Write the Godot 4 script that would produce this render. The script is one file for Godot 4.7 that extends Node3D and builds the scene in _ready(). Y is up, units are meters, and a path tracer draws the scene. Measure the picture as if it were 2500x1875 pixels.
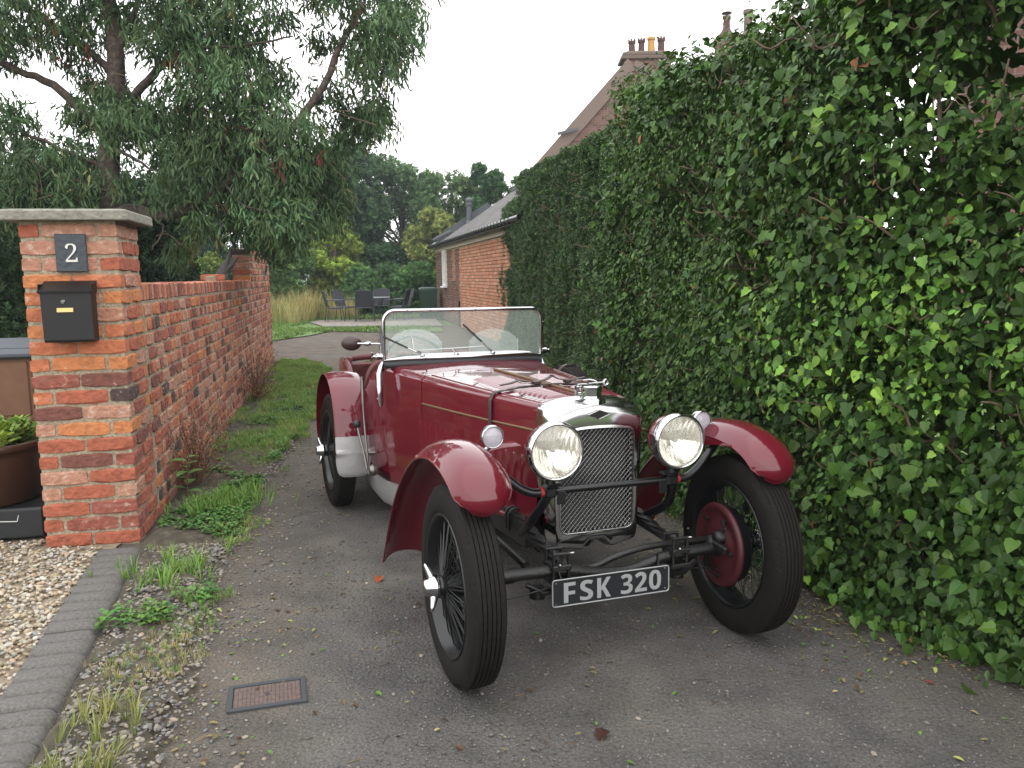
extends Node3D
# A red vintage sports car parked on a narrow drive between a brick garden wall and a tall ivy hedge, overcast daylight.

const YAW := 0.3665            # heading of the car
const CAR_AT := Vector3(0.417, 0.0, -2.947)
const PIER_AT := Vector3(-2.04, 0.0, -4.42)   # front corner of the gate pier nearest the drive
const WALL_TURN := 0.2007      # heading of the garden wall

var rng := RandomNumberGenerator.new()
var M := {}
var groups := 1

func _ready():
	rng.seed = 20240
	setup_camera_and_light()
	make_materials()
	build_ground()
	build_wall_and_pier()
	build_hedges()
	build_outbuilding()
	build_house()
	build_trees()
	build_car()
	build_pier_things()
	build_yard_things()
	build_litter()

func setup_camera_and_light():
	var cam := Camera3D.new()
	cam.name = "camera"
	cam.fov = 49.36
	cam.near = 0.05
	cam.far = 900.0
	add_child(cam)
	cam.position = Vector3(0, 1.43, 0)
	cam.basis = Basis(Vector3.RIGHT, -0.1302) * Basis(Vector3.BACK, -0.015)
	cam.current = true
	var e := Environment.new()
	e.background_mode = Environment.BG_SKY
	var sm := ProceduralSkyMaterial.new()
	sm.sky_top_color = Color(0.90, 0.91, 0.92)
	sm.sky_horizon_color = Color(0.98, 0.975, 0.96)
	sm.sky_curve = 0.25
	sm.sky_energy_multiplier = 1.0
	sm.ground_bottom_color = Color(0.25, 0.25, 0.23)
	sm.ground_horizon_color = Color(0.5, 0.5, 0.48)
	var sky := Sky.new()
	sky.sky_material = sm
	e.sky = sky
	e.tonemap_mode = Environment.TONE_MAPPER_LINEAR
	e.tonemap_exposure = 3.15
	e.fog_enabled = true
	e.fog_density = 0.0009
	e.fog_light_color = Color(0.86, 0.90, 0.95)
	e.sdfgi_enabled = true
	e.ssao_enabled = true
	e.ssil_enabled = true
	var we := WorldEnvironment.new()
	we.name = "environment"
	we.environment = e
	add_child(we)
	var sun := DirectionalLight3D.new()
	sun.name = "sun"
	sun.light_color = Color(1.0, 0.97, 0.92)
	sun.light_energy = 0.16
	sun.light_angular_distance = 120.0
	sun.sky_mode = DirectionalLight3D.SKY_MODE_LIGHT_ONLY
	sun.shadow_enabled = true
	add_child(sun)
	sun.basis = Basis.looking_at(Vector3(-0.35, -1.0, -0.55).normalized(), Vector3.UP)

# ---------------------------------------------------------------- helpers
func unused(called: String) -> String:
	if not has_node(NodePath(called)):
		return called
	var k := 1
	while has_node(NodePath("%s_%03d" % [called, k])):
		k += 1
	return "%s_%03d" % [called, k]

func tag(o, label := "", category := "", group := "", kind := ""):
	if label: o.set_meta("label", label)
	if category: o.set_meta("category", category)
	if group: o.set_meta("group", group)
	if kind: o.set_meta("kind", kind)
	return o

func thing(called: String, label: String, category: String, at := Vector3.ZERO, turn := 0.0, group := "") -> Node3D:
	var o := Node3D.new()
	o.name = unused(called)
	add_child(o)
	o.position = at
	o.rotation.y = turn
	tag(o, label, category, group)
	return o

var tally := {}
func part(called: String, mesh: Mesh, m: Material, parent: Node = null, at := Transform3D()) -> MeshInstance3D:
	var o := MeshInstance3D.new()
	var p: Node = parent if parent else self
	var key := str(p.get_instance_id()) + called
	var n: int = tally.get(key, 0)
	tally[key] = n + 1
	o.name = called if n == 0 else "%s_%03d" % [called, n]
	o.mesh = mesh
	o.material_override = m
	o.transform = at
	p.add_child(o, true)
	return o

func struct(called: String, mesh: Mesh, m: Material, parent: Node = null) -> MeshInstance3D:
	var o := part(called, mesh, m, parent)
	o.set_meta("kind", "structure")
	return o

func scatter(called: String, mesh: Mesh, m: Material, xs: Array, cols: Array, parent: Node = null) -> MultiMeshInstance3D:
	var mm := MultiMesh.new()
	mm.transform_format = MultiMesh.TRANSFORM_3D
	mm.use_colors = cols.size() > 0
	mm.mesh = mesh
	mm.instance_count = xs.size()
	for i in xs.size():
		mm.set_instance_transform(i, xs[i])
		if cols.size():
			mm.set_instance_color(i, cols[i])
	var o := MultiMeshInstance3D.new()
	var p: Node = parent if parent else self
	o.name = called if p != self else unused(called)
	o.multimesh = mm
	o.material_override = m
	p.add_child(o, true)
	o.set_meta("kind", "stuff")
	return o

func V(x: float, y: float, z: float) -> Vector3:
	return Vector3(x, y, z)

func rr(a: float, b: float) -> float:
	return rng.randf_range(a, b)

func S() -> SurfaceTool:
	var s := SurfaceTool.new()
	s.begin(Mesh.PRIMITIVE_TRIANGLES)
	s.set_smooth_group(0)
	return s

func fresh(s: SurfaceTool):
	groups += 1
	s.set_smooth_group(groups)

func flat(s: SurfaceTool):
	s.set_smooth_group(-1)

func done(s: SurfaceTool) -> ArrayMesh:
	s.generate_normals()
	s.index()
	return s.commit()

func tri(s: SurfaceTool, a: Vector3, b: Vector3, c: Vector3):   # counter-clockwise seen from outside
	s.add_vertex(a)
	s.add_vertex(c)
	s.add_vertex(b)

func quad(s: SurfaceTool, a: Vector3, b: Vector3, c: Vector3, d: Vector3):
	tri(s, a, b, c)
	tri(s, a, c, d)

func loft(s: SurfaceTool, rings: Array, closed := true, ends := false):
	var m: int = rings[0].size()
	for i in rings.size() - 1:
		var a = rings[i]
		var b = rings[i + 1]
		for j in (m if closed else m - 1):
			var k := (j + 1) % m
			quad(s, a[j], a[k], b[k], b[j])
	if ends:
		fan(s, rings[0], true)
		fan(s, rings[-1], false)

func fan(s: SurfaceTool, ring, back := false):
	flat(s)
	var c := Vector3.ZERO
	for p in ring:
		c += p
	c /= ring.size()
	for j in ring.size():
		var k: int = (j + 1) % ring.size()
		if back:
			tri(s, c, ring[k], ring[j])
		else:
			tri(s, c, ring[j], ring[k])
	s.set_smooth_group(0)

func tube(s: SurfaceTool, pts: Array, radius, n := 8, ends := true):
	var rings := []
	var up := Vector3.UP
	var d0: Vector3 = (pts[1] - pts[0]).normalized()
	if absf(d0.dot(up)) > 0.9:
		up = Vector3.RIGHT
	var side := d0.cross(up).normalized()
	for i in pts.size():
		var d: Vector3
		if i == 0: d = pts[1] - pts[0]
		elif i == pts.size() - 1: d = pts[i] - pts[i - 1]
		else: d = (pts[i + 1] - pts[i]).normalized() + (pts[i] - pts[i - 1]).normalized()
		d = d.normalized()
		side = (side - d * side.dot(d)).normalized()
		var w := d.cross(side)
		var r: float = radius[i] if radius is Array else radius
		var ring := []
		for j in n:
			var a := TAU * j / n
			ring.append(pts[i] + side * (cos(a) * r) + w * (sin(a) * r))
		rings.append(ring)
	fresh(s)
	loft(s, rings, true, ends)

func curve(pts: Array, n := 8) -> Array:      # Catmull-Rom through the points
	var out := []
	for i in pts.size() - 1:
		var a = pts[maxi(i - 1, 0)]
		var b = pts[i]
		var c = pts[i + 1]
		var d = pts[mini(i + 2, pts.size() - 1)]
		for k in n:
			var t := float(k) / n
			out.append(0.5 * (2.0 * b + (c - a) * t + (2.0 * a - 5.0 * b + 4.0 * c - d) * t * t + (3.0 * b - a - 3.0 * c + d) * t * t * t))
	out.append(pts[-1])
	return out

func lathe(s: SurfaceTool, prof: Array, n := 32, xf := Transform3D(), crease := false):   # prof: Vector2(radius, height along y)
	var rings := []
	for p in prof:
		var ring := []
		for j in n:
			var a := TAU * j / n
			ring.append(xf * V(cos(a) * p.x, p.y, -sin(a) * p.x))
		rings.append(ring)
	for i in prof.size() - 1:
		if crease or i == 0:
			fresh(s)
		for j in n:
			var k := (j + 1) % n
			if prof[i].x < 1e-6:
				tri(s, rings[i][j], rings[i + 1][k], rings[i + 1][j])
			elif prof[i + 1].x < 1e-6:
				tri(s, rings[i][j], rings[i][k], rings[i + 1][j])
			else:
				quad(s, rings[i][j], rings[i][k], rings[i + 1][k], rings[i + 1][j])

func box(s: SurfaceTool, xf: Transform3D, size: Vector3, b := 0.004):
	flat(s)
	var h := size / 2
	b = minf(b, minf(h.x, minf(h.y, h.z)) * 0.9)
	var rings := []
	for lev in [[-h.y, b], [-h.y + b, 0.0], [h.y - b, 0.0], [h.y, b]]:
		var ring := []
		var i: float = lev[1]
		for q in [[1, -1], [1, 1], [-1, 1], [-1, -1]]:
			var p1 := V(q[0] * (h.x - i), lev[0], q[1] * (h.z - b))
			var p2 := V(q[0] * (h.x - b), lev[0], q[1] * (h.z - i))
			if q[0] * q[1] < 0:
				ring.append(xf * (p2 if i == 0.0 else p1))
				ring.append(xf * p1)
			else:
				ring.append(xf * p1)
				ring.append(xf * (p2 if i == 0.0 else p1))
		ring.reverse()
		rings.append(ring)
	for k in 3:
		for j in 8:
			var a = rings[k][j]
			var c = rings[k][(j + 1) % 8]
			var d = rings[k + 1][(j + 1) % 8]
			var f = rings[k + 1][j]
			if a.is_equal_approx(c):
				if not d.is_equal_approx(f): tri(s, a, d, f)
			elif d.is_equal_approx(f):
				tri(s, a, c, d)
			else:
				quad(s, a, c, d, f)
	var bo = rings[0]
	var to = rings[3]
	quad(s, bo[6], bo[4], bo[2], bo[0])
	quad(s, to[0], to[2], to[4], to[6])
	s.set_smooth_group(0)

func boxmesh(size: Vector3, b := 0.004) -> ArrayMesh:
	var s := S()
	box(s, Transform3D(), size, b)
	return done(s)

func at(p: Vector3, e := Vector3.ZERO) -> Transform3D:
	return Transform3D(Basis.from_euler(e), p)

func aim(p: Vector3, y_dir: Vector3) -> Transform3D:    # local y along y_dir
	var y := y_dir.normalized()
	var ref := Vector3.FORWARD if absf(y.z) < 0.9 else Vector3.RIGHT
	var x := y.cross(ref).normalized()
	return Transform3D(Basis(x, y, x.cross(y)), p)

func bar(s: SurfaceTool, a: Vector3, b: Vector3, w: float, h: float, bev := 0.002):    # box from a to b
	var y := (b - a).normalized()
	var ref := Vector3.UP if absf(y.y) < 0.9 else Vector3.RIGHT
	var x := y.cross(ref).normalized()
	box(s, Transform3D(Basis(x, y, x.cross(y)), (a + b) / 2), V(w, a.distance_to(b), h), bev)

func lin(r: float, g: float, b: float, a := 1.0) -> Color:
	return Color(r, g, b, a).linear_to_srgb()

func mat(key: String, c: Color, rough: float, metal := 0.0) -> StandardMaterial3D:
	var m := StandardMaterial3D.new()
	m.resource_name = key
	m.albedo_color = Color(c.r, c.g, c.b).linear_to_srgb()
	m.roughness = rough
	m.metallic = metal
	m.cull_mode = BaseMaterial3D.CULL_DISABLED
	M[key] = m
	return m

func noise(freq: float, oct := 4, sd := 1, kind := FastNoiseLite.TYPE_SIMPLEX_SMOOTH) -> FastNoiseLite:
	var n := FastNoiseLite.new()
	n.noise_type = kind
	n.frequency = freq
	n.fractal_octaves = oct
	n.seed = sd
	return n

func ramp_tex(n: FastNoiseLite, stops: Array, size := 512) -> NoiseTexture2D:   # stops: [offset, linear colour]
	var g := Gradient.new()
	var offs := PackedFloat32Array()
	var cols := PackedColorArray()
	for st in stops:
		offs.append(st[0])
		cols.append(st[1].linear_to_srgb())
	g.offsets = offs
	g.colors = cols
	var t := NoiseTexture2D.new()
	t.width = size
	t.height = size
	t.seamless = true
	t.noise = n
	t.color_ramp = g
	return t

func bump_tex(n: FastNoiseLite, strength: float, size := 512) -> NoiseTexture2D:
	var t := NoiseTexture2D.new()
	t.width = size
	t.height = size
	t.seamless = true
	t.noise = n
	t.as_normal_map = true
	t.bump_strength = strength
	return t

func world_mapped(m: StandardMaterial3D, scale: float, world := true):
	m.uv1_triplanar = true
	m.uv1_world_triplanar = world
	m.uv1_scale = Vector3.ONE * scale
	return m

func WP(s: float, off: float, y: float) -> Vector3:      # a place beside the garden wall: s metres along it, off towards the drive
	return PIER_AT + V(-sin(WALL_TURN), 0, -cos(WALL_TURN)) * s + V(cos(WALL_TURN), 0, -sin(WALL_TURN)) * off + V(0, y, 0)

func vary(c: Color, v: float, hue := 0.0) -> Color:
	var f := 1.0 + rr(-v, v)
	return Color(clampf(c.r * f * (1.0 + rr(-hue, hue)), 0, 1), clampf(c.g * f, 0, 1), clampf(c.b * f * (1.0 + rr(-hue, hue)), 0, 1))

func make_materials():
	var m: StandardMaterial3D
	# car
	m = mat("maroon_paint", Color(0.100, 0.0034, 0.0115), 0.5)
	m.metallic_specular = 0.2
	m.clearcoat_enabled = true
	m.clearcoat = 1.0
	m.clearcoat_roughness = 0.02
	m.roughness_texture = ramp_tex(noise(0.02, 4, 5), [[0.0, Color(0.75, 0.75, 0.75)], [1.0, Color(1, 1, 1)]], 256)
	world_mapped(m, 1.3, false)
	mat("red_metal", Color(0.045, 0.004, 0.007), 0.5)
	mat("chrome", Color(0.46, 0.46, 0.47), 0.06, 1.0)
	m = mat("worn_chrome", Color(0.34, 0.335, 0.325), 0.25, 1.0)
	mat("shell_chrome", Color(0.50, 0.50, 0.505), 0.14, 1.0)
	mat("dull_steel", Color(0.17, 0.16, 0.15), 0.38, 0.9)
	m = mat("aluminium", Color(0.36, 0.355, 0.355), 0.5, 0.5)
	m.normal_enabled = true
	m.normal_texture = bump_tex(noise(0.012, 4, 12), 3.0, 256)
	m.normal_scale = 0.5
	world_mapped(m, 2.0, false)
	mat("brass", Color(0.17, 0.105, 0.055), 0.5, 0.5)
	mat("black_metal", Color(0.0045, 0.0048, 0.0056), 0.32)
	m = mat("greasy_black", Color(0.0045, 0.0042, 0.0040), 0.45)
	m.normal_enabled = true
	m.normal_texture = bump_tex(noise(0.05, 4, 13), 2.0, 256)
	world_mapped(m, 6.0, false)
	m = mat("tyre_rubber", Color(0.0090, 0.0078, 0.0068), 0.75)
	m.metallic_specular = 0.3
	m.albedo_texture = ramp_tex(noise(0.03, 5, 21), [[0.0, Color(0.75, 0.74, 0.72)], [0.6, Color(0.95, 0.94, 0.92)], [0.86, Color(1, 1, 1)]], 256)
	m.normal_enabled = true
	m.normal_texture = bump_tex(noise(0.08, 4, 22), 1.5, 256)
	m.normal_scale = 0.5
	world_mapped(m, 5.0, false)
	m = mat("leather_red", Color(0.085, 0.018, 0.018), 0.5)
	m.normal_enabled = true
	m.normal_texture = bump_tex(noise(0.09, 3, 23, FastNoiseLite.TYPE_CELLULAR), 1.0, 256)
	m.normal_scale = 0.4
	world_mapped(m, 6.0, false)
	mat("leather_brown", Color(0.035, 0.018, 0.014), 0.55)
	mat("rubber_black", Color(0.016, 0.017, 0.019), 0.6)
	mat("dark_void", Color(0.03, 0.03, 0.032), 0.8)
	mat("window_glass", Color(0.09, 0.10, 0.11), 0.06)
	mat("plate_black", Color(0.012, 0.013, 0.016), 0.3)
	mat("plate_silver", Color(0.32, 0.325, 0.33), 0.4, 0.3)
	mat("reflector", Color(0.80, 0.785, 0.74), 0.13, 1.0)
	m = mat("lamp_glass", Color(0.97, 0.95, 0.86), 0.05)
	m.albedo_color = Color(0.93, 0.91, 0.84, 0.14)
	m.transparency = BaseMaterial3D.TRANSPARENCY_ALPHA
	m = mat("side_glass", Color(0.9, 0.88, 0.9), 0.12)
	m.albedo_color = Color(0.86, 0.84, 0.88, 0.3)
	m.transparency = BaseMaterial3D.TRANSPARENCY_ALPHA
	m = mat("screen_glass", Color(0.92, 0.97, 0.95), 0.03)
	m.albedo_color = Color(0.9, 0.97, 0.94, 0.16)
	m.transparency = BaseMaterial3D.TRANSPARENCY_ALPHA
	m = mat("hazy_glass", Color(0.85, 0.92, 0.9), 0.2)
	m.albedo_color = Color(0.86, 0.92, 0.9, 0.22)
	m.transparency = BaseMaterial3D.TRANSPARENCY_ALPHA
	mat("red_tape", Color(0.28, 0.018, 0.012), 0.6)
	# brick tones: each with its own grain, some with lime left on them
	var tones := [
		[Color(0.40, 0.130, 0.060), 0.78], [Color(0.31, 0.090, 0.050), 0.86], [Color(0.23, 0.070, 0.048), 0.80], [Color(0.36, 0.170, 0.115), 0.74],
		[Color(0.15, 0.055, 0.042), 0.90], [Color(0.37, 0.185, 0.125), 0.74], [Color(0.43, 0.160, 0.062), 0.92], [Color(0.065, 0.040, 0.037), 0.80]]
	for i in tones.size():
		var c: Color = tones[i][0]
		m = mat("brick_%d" % i, Color(1, 1, 1), 0.92)
		var n := noise(0.014, 5, 40 + i)
		n.domain_warp_enabled = true
		n.domain_warp_amplitude = 40.0
		var lime: float = tones[i][1]
		m.albedo_texture = ramp_tex(n, [[0.0, c * 0.55], [0.3, c * 0.85], [0.55, c], [lime - 0.03, c * 1.12], [minf(lime + 0.02, 0.99), c.lerp(Color(0.42, 0.36, 0.30), 0.62)], [1.0, c.lerp(Color(0.48, 0.42, 0.36), 0.85)]], 512)
		m.normal_enabled = true
		m.normal_texture = bump_tex(noise(0.05, 5, 60 + i), 4.0, 256)
		m.normal_scale = 0.9
		world_mapped(m, 1.9 + 0.13 * i, true)
	m = mat("mortar", Color(1, 1, 1), 0.97)
	m.albedo_texture = ramp_tex(noise(0.03, 5, 71), [[0.0, Color(0.16, 0.125, 0.085)], [0.5, Color(0.29, 0.235, 0.165)], [1.0, Color(0.38, 0.32, 0.24)]], 512)
	m.normal_enabled = true
	m.normal_texture = bump_tex(noise(0.08, 4, 72), 4.0, 256)
	world_mapped(m, 2.2)
	m = mat("cap_stone", Color(1, 1, 1), 0.95)
	m.albedo_texture = ramp_tex(noise(0.02, 5, 73), [[0.0, Color(0.13, 0.122, 0.098)], [0.45, Color(0.195, 0.185, 0.155)], [1.0, Color(0.28, 0.265, 0.225)]], 512)
	m.normal_enabled = true
	m.normal_texture = bump_tex(noise(0.06, 4, 74), 3.0, 256)
	world_mapped(m, 2.0)
	m = mat("kerb_concrete", Color(1, 1, 1), 0.93)
	m.albedo_texture = ramp_tex(noise(0.05, 5, 75), [[0.0, Color(0.05, 0.046, 0.043)], [0.5, Color(0.095, 0.088, 0.082)], [0.85, Color(0.13, 0.122, 0.112)], [1.0, Color(0.22, 0.21, 0.19)]], 512)
	m.normal_enabled = true
	m.normal_texture = bump_tex(noise(0.12, 4, 76), 4.0, 512)
	world_mapped(m, 2.3)
	# ground
	m = mat("asphalt", Color(1, 1, 1), 0.95)
	m.vertex_color_use_as_albedo = true
	m.albedo_texture = ramp_tex(noise(0.09, 4, 80, FastNoiseLite.TYPE_CELLULAR), [[0.0, Color(1.0, 0.98, 0.95)], [0.25, Color(0.72, 0.71, 0.69)], [0.6, Color(0.5, 0.49, 0.48)], [1.0, Color(0.30, 0.30, 0.30)]], 1024)
	m.detail_enabled = true
	m.detail_blend_mode = BaseMaterial3D.BLEND_MODE_MUL
	m.detail_albedo = ramp_tex(noise(0.006, 6, 82), [[0.0, Color(0.55, 0.55, 0.56)], [0.5, Color(0.85, 0.84, 0.82)], [1.0, Color(1.0, 1.0, 1.0)]], 1024)
	m.detail_uv_layer = BaseMaterial3D.DETAIL_UV_2
	m.uv2_triplanar = true
	m.uv2_world_triplanar = true
	m.uv2_scale = Vector3.ONE * 0.31
	m.normal_enabled = true
	m.normal_texture = bump_tex(noise(0.07, 4, 81, FastNoiseLite.TYPE_CELLULAR), 6.0, 1024)
	m.normal_scale = 1.2
	world_mapped(m, 0.9)
	m = mat("road", Color(1, 1, 1), 0.95)
	m.albedo_texture = ramp_tex(noise(0.05, 5, 79), [[0.0, Color(0.04, 0.039, 0.037)], [1.0, Color(0.085, 0.08, 0.076)]], 512)
	world_mapped(m, 0.5)
	m = mat("earth", Color(1, 1, 1), 0.98)
	m.albedo_texture = ramp_tex(noise(0.03, 5, 83), [[0.0, Color(0.020, 0.016, 0.010)], [0.5, Color(0.050, 0.040, 0.026)], [1.0, Color(0.10, 0.085, 0.06)]], 512)
	m.normal_enabled = true
	m.normal_texture = bump_tex(noise(0.05, 5, 84), 6.0, 512)
	world_mapped(m, 0.8)
	m = mat("sand", Color(1, 1, 1), 0.97)
	m.albedo_texture = ramp_tex(noise(0.06, 4, 77), [[0.0, Color(0.13, 0.10, 0.07)], [1.0, Color(0.30, 0.25, 0.18)]], 256)
	world_mapped(m, 1.5)
	m = mat("turf", Color(1, 1, 1), 0.98)
	m.albedo_texture = ramp_tex(noise(0.03, 5, 85), [[0.0, Color(0.035, 0.055, 0.015)], [0.5, Color(0.075, 0.13, 0.03)], [1.0, Color(0.13, 0.20, 0.05)]], 512)
	world_mapped(m, 0.5)
	m = mat("patio_concrete", Color(1, 1, 1), 0.95)
	m.albedo_texture = ramp_tex(noise(0.02, 5, 86), [[0.0, Color(0.12, 0.10, 0.09)], [1.0, Color(0.26, 0.23, 0.20)]], 512)
	world_mapped(m, 0.5)
	m = mat("tinted", Color(1, 1, 1), 0.8)            # copies carry their own colour
	m.vertex_color_use_as_albedo = true
	m = mat("stone_tinted", Color(1, 1, 1), 0.75)
	m.vertex_color_use_as_albedo = true
	m.albedo_texture = ramp_tex(noise(0.03, 4, 87), [[0.0, Color(0.6, 0.58, 0.55)], [1.0, Color(1, 1, 1)]], 256)
	world_mapped(m, 8.0)
	m = mat("leaf_tinted", Color(1, 1, 1), 0.4)
	m.metallic_specular = 0.32
	m.vertex_color_use_as_albedo = true
	m.backlight_enabled = true
	m.backlight = Color(0.5, 0.55, 0.25)
	m = mat("matt_leaf", Color(1, 1, 1), 0.62)
	m.metallic_specular = 0.25
	m.vertex_color_use_as_albedo = true
	m.backlight_enabled = true
	m.backlight = Color(0.5, 0.55, 0.25)
	m = mat("gum_leaf", Color(1, 1, 1), 0.5)
	m.metallic_specular = 0.3
	m.vertex_color_use_as_albedo = true
	m.backlight_enabled = true
	m.backlight = Color(0.35, 0.42, 0.25)
	m = mat("grass_blade", Color(1, 1, 1), 0.7)
	m.vertex_color_use_as_albedo = true
	m.backlight_enabled = true
	m.backlight = Color(0.5, 0.55, 0.25)
	m = mat("bark", Color(1, 1, 1), 0.9)
	m.albedo_texture = ramp_tex(noise(0.02, 5, 88), [[0.0, Color(0.030, 0.021, 0.017)], [0.5, Color(0.075, 0.055, 0.045)], [1.0, Color(0.15, 0.12, 0.10)]], 512)
	m.normal_enabled = true
	m.normal_texture = bump_tex(noise(0.04, 5, 89), 5.0, 256)
	world_mapped(m, 1.4)
	m = mat("twig", Color(1, 1, 1), 0.9)
	m.albedo_texture = ramp_tex(noise(0.03, 4, 90), [[0.0, Color(0.07, 0.048, 0.032)], [1.0, Color(0.24, 0.17, 0.115)]], 256)
	world_mapped(m, 3.0)
	# pier and yard things
	m = mat("letterbox_black", Color(0.006, 0.0065, 0.0075), 0.45)
	m = mat("slate_plaque", Color(0.035, 0.043, 0.055), 0.6)
	m.normal_enabled = true
	m.normal_texture = bump_tex(noise(0.03, 5, 91), 2.0, 256)
	world_mapped(m, 3.0, false)
	mat("pewter", Color(0.50, 0.49, 0.46), 0.35, 0.9)
	mat("gold_plate", Color(0.55, 0.42, 0.18), 0.35, 0.9)
	m = mat("glazed_brown", Color(0.055, 0.026, 0.016), 0.28)
	m.albedo_texture = ramp_tex(noise(0.02, 4, 92), [[0.0, Color(0.6, 0.6, 0.6)], [1.0, Color(1, 1, 1)]], 256)
	world_mapped(m, 2.0, false)
	mat("black_plastic", Color(0.010, 0.011, 0.013), 0.5)
	m = mat("brown_panel", Color(0.15, 0.068, 0.032), 0.6)
	m.albedo_texture = ramp_tex(noise(0.03, 5, 93), [[0.0, Color(0.75, 0.72, 0.7)], [1.0, Color(1, 1, 1)]], 256)
	world_mapped(m, 1.2, false)
	mat("grey_lid", Color(0.055, 0.062, 0.075), 0.55)
	mat("white_paint", Color(0.62, 0.62, 0.60), 0.5)
	m = mat("roof_slate", Color(1, 1, 1), 0.8)
	m.vertex_color_use_as_albedo = true
	mat("slate_grey", Color(0.045, 0.046, 0.052), 0.7)
	mat("lead_grey", Color(0.06, 0.065, 0.075), 0.55)
	m = mat("far_brick", Color(1, 1, 1), 0.95)
	m.vertex_color_use_as_albedo = true
	m = mat("chair_metal", Color(0.05, 0.055, 0.065), 0.45, 0.3)
	mat("chair_mesh", Color(0.022, 0.024, 0.03), 0.8)
	mat("table_glass", Color(0.30, 0.34, 0.36), 0.12)
	mat("bin_green", Color(0.014, 0.045, 0.026), 0.5)
	m = mat("cast_iron", Color(0.125, 0.088, 0.078), 0.75, 0.1)
	m.albedo_texture = ramp_tex(noise(0.04, 5, 94), [[0.0, Color(0.55, 0.5, 0.5)], [1.0, Color(1, 1, 1)]], 256)
	world_mapped(m, 4.0, false)
	mat("iron_frame", Color(0.030, 0.033, 0.038), 0.7)
	mat("yellow_clay", Color(0.42, 0.23, 0.055), 0.8)
	mat("dark_clay", Color(0.075, 0.030, 0.026), 0.85)
	m = mat("log_wood", Color(0.22, 0.16, 0.10), 0.9)
	m = mat("grey_wood", Color(0.05, 0.047, 0.045), 0.9)
	# brickwork of the house beyond the hedge: too far away to tell the bricks apart
	m = mat("house_brick", Color(1, 1, 1), 0.95)
	m.albedo_texture = ImageTexture.create_from_image(brick_picture())
	m.uv1_triplanar = true
	m.uv1_world_triplanar = false
	m.uv1_scale = V(0.5, 0.5, 0.5)

func brick_picture() -> Image:
	var im := Image.create(384, 384, false, Image.FORMAT_RGB8)
	im.fill(Color(0.16, 0.13, 0.11).linear_to_srgb())
	var r := RandomNumberGenerator.new()
	r.seed = 5
	for row in 24:
		var w := 43
		for k in 9:
			var c := Color(0.135, 0.068, 0.055) * r.randf_range(0.65, 1.25)
			var x := k * w + (w / 2 if row % 2 else 0)
			for dx in w - 3:
				im.fill_rect(Rect2i((x + dx) % 384, row * 16, 1, 14), c.linear_to_srgb())
	return im

# ---------------------------------------------------------------- ground
func sheet(poly: Array, y: float) -> ArrayMesh:
	var s := S()
	flat(s)
	var p := PackedVector2Array(poly)
	var ix := Geometry2D.triangulate_polygon(p)
	for i in range(0, ix.size(), 3):
		var a := V(p[ix[i]].x, y, p[ix[i]].y)
		var b := V(p[ix[i + 1]].x, y, p[ix[i + 1]].y)
		var c := V(p[ix[i + 2]].x, y, p[ix[i + 2]].y)
		if (b - a).cross(c - a).y < 0:
			tri(s, a, c, b)
		else:
			tri(s, a, b, c)
	return done(s)

const VERGE := [[-1.4, -1.22, -0.86], [-1.8, -1.33, -1.0], [-2.3, -1.44, -1.08], [-3.1, -1.66, -1.22], [-3.9, -1.88, -1.45], [-4.4, -2.0, -1.52], [-5.2, -2.19, -1.68], [-7.3, -2.62, -1.93], [-9.0, -2.97, -2.2], [-11.2, -3.41, -2.6], [-13.3, -3.84, -3.15], [-14.2, -4.1, -3.6]]

func verge_edges(z: float) -> Vector2:
	for i in VERGE.size() - 1:
		if z <= VERGE[i][0] and z >= VERGE[i + 1][0]:
			var t: float = (VERGE[i][0] - z) / (VERGE[i][0] - VERGE[i + 1][0])
			return Vector2(lerpf(VERGE[i][1], VERGE[i + 1][1], t), lerpf(VERGE[i][2], VERGE[i + 1][2], t))
	return Vector2(VERGE[-1][1], VERGE[-1][2])

func drive_height(x: float, z: float, n: FastNoiseLite) -> float:
	return n.get_noise_2d(x * 30.0, z * 30.0) * 0.007

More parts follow.
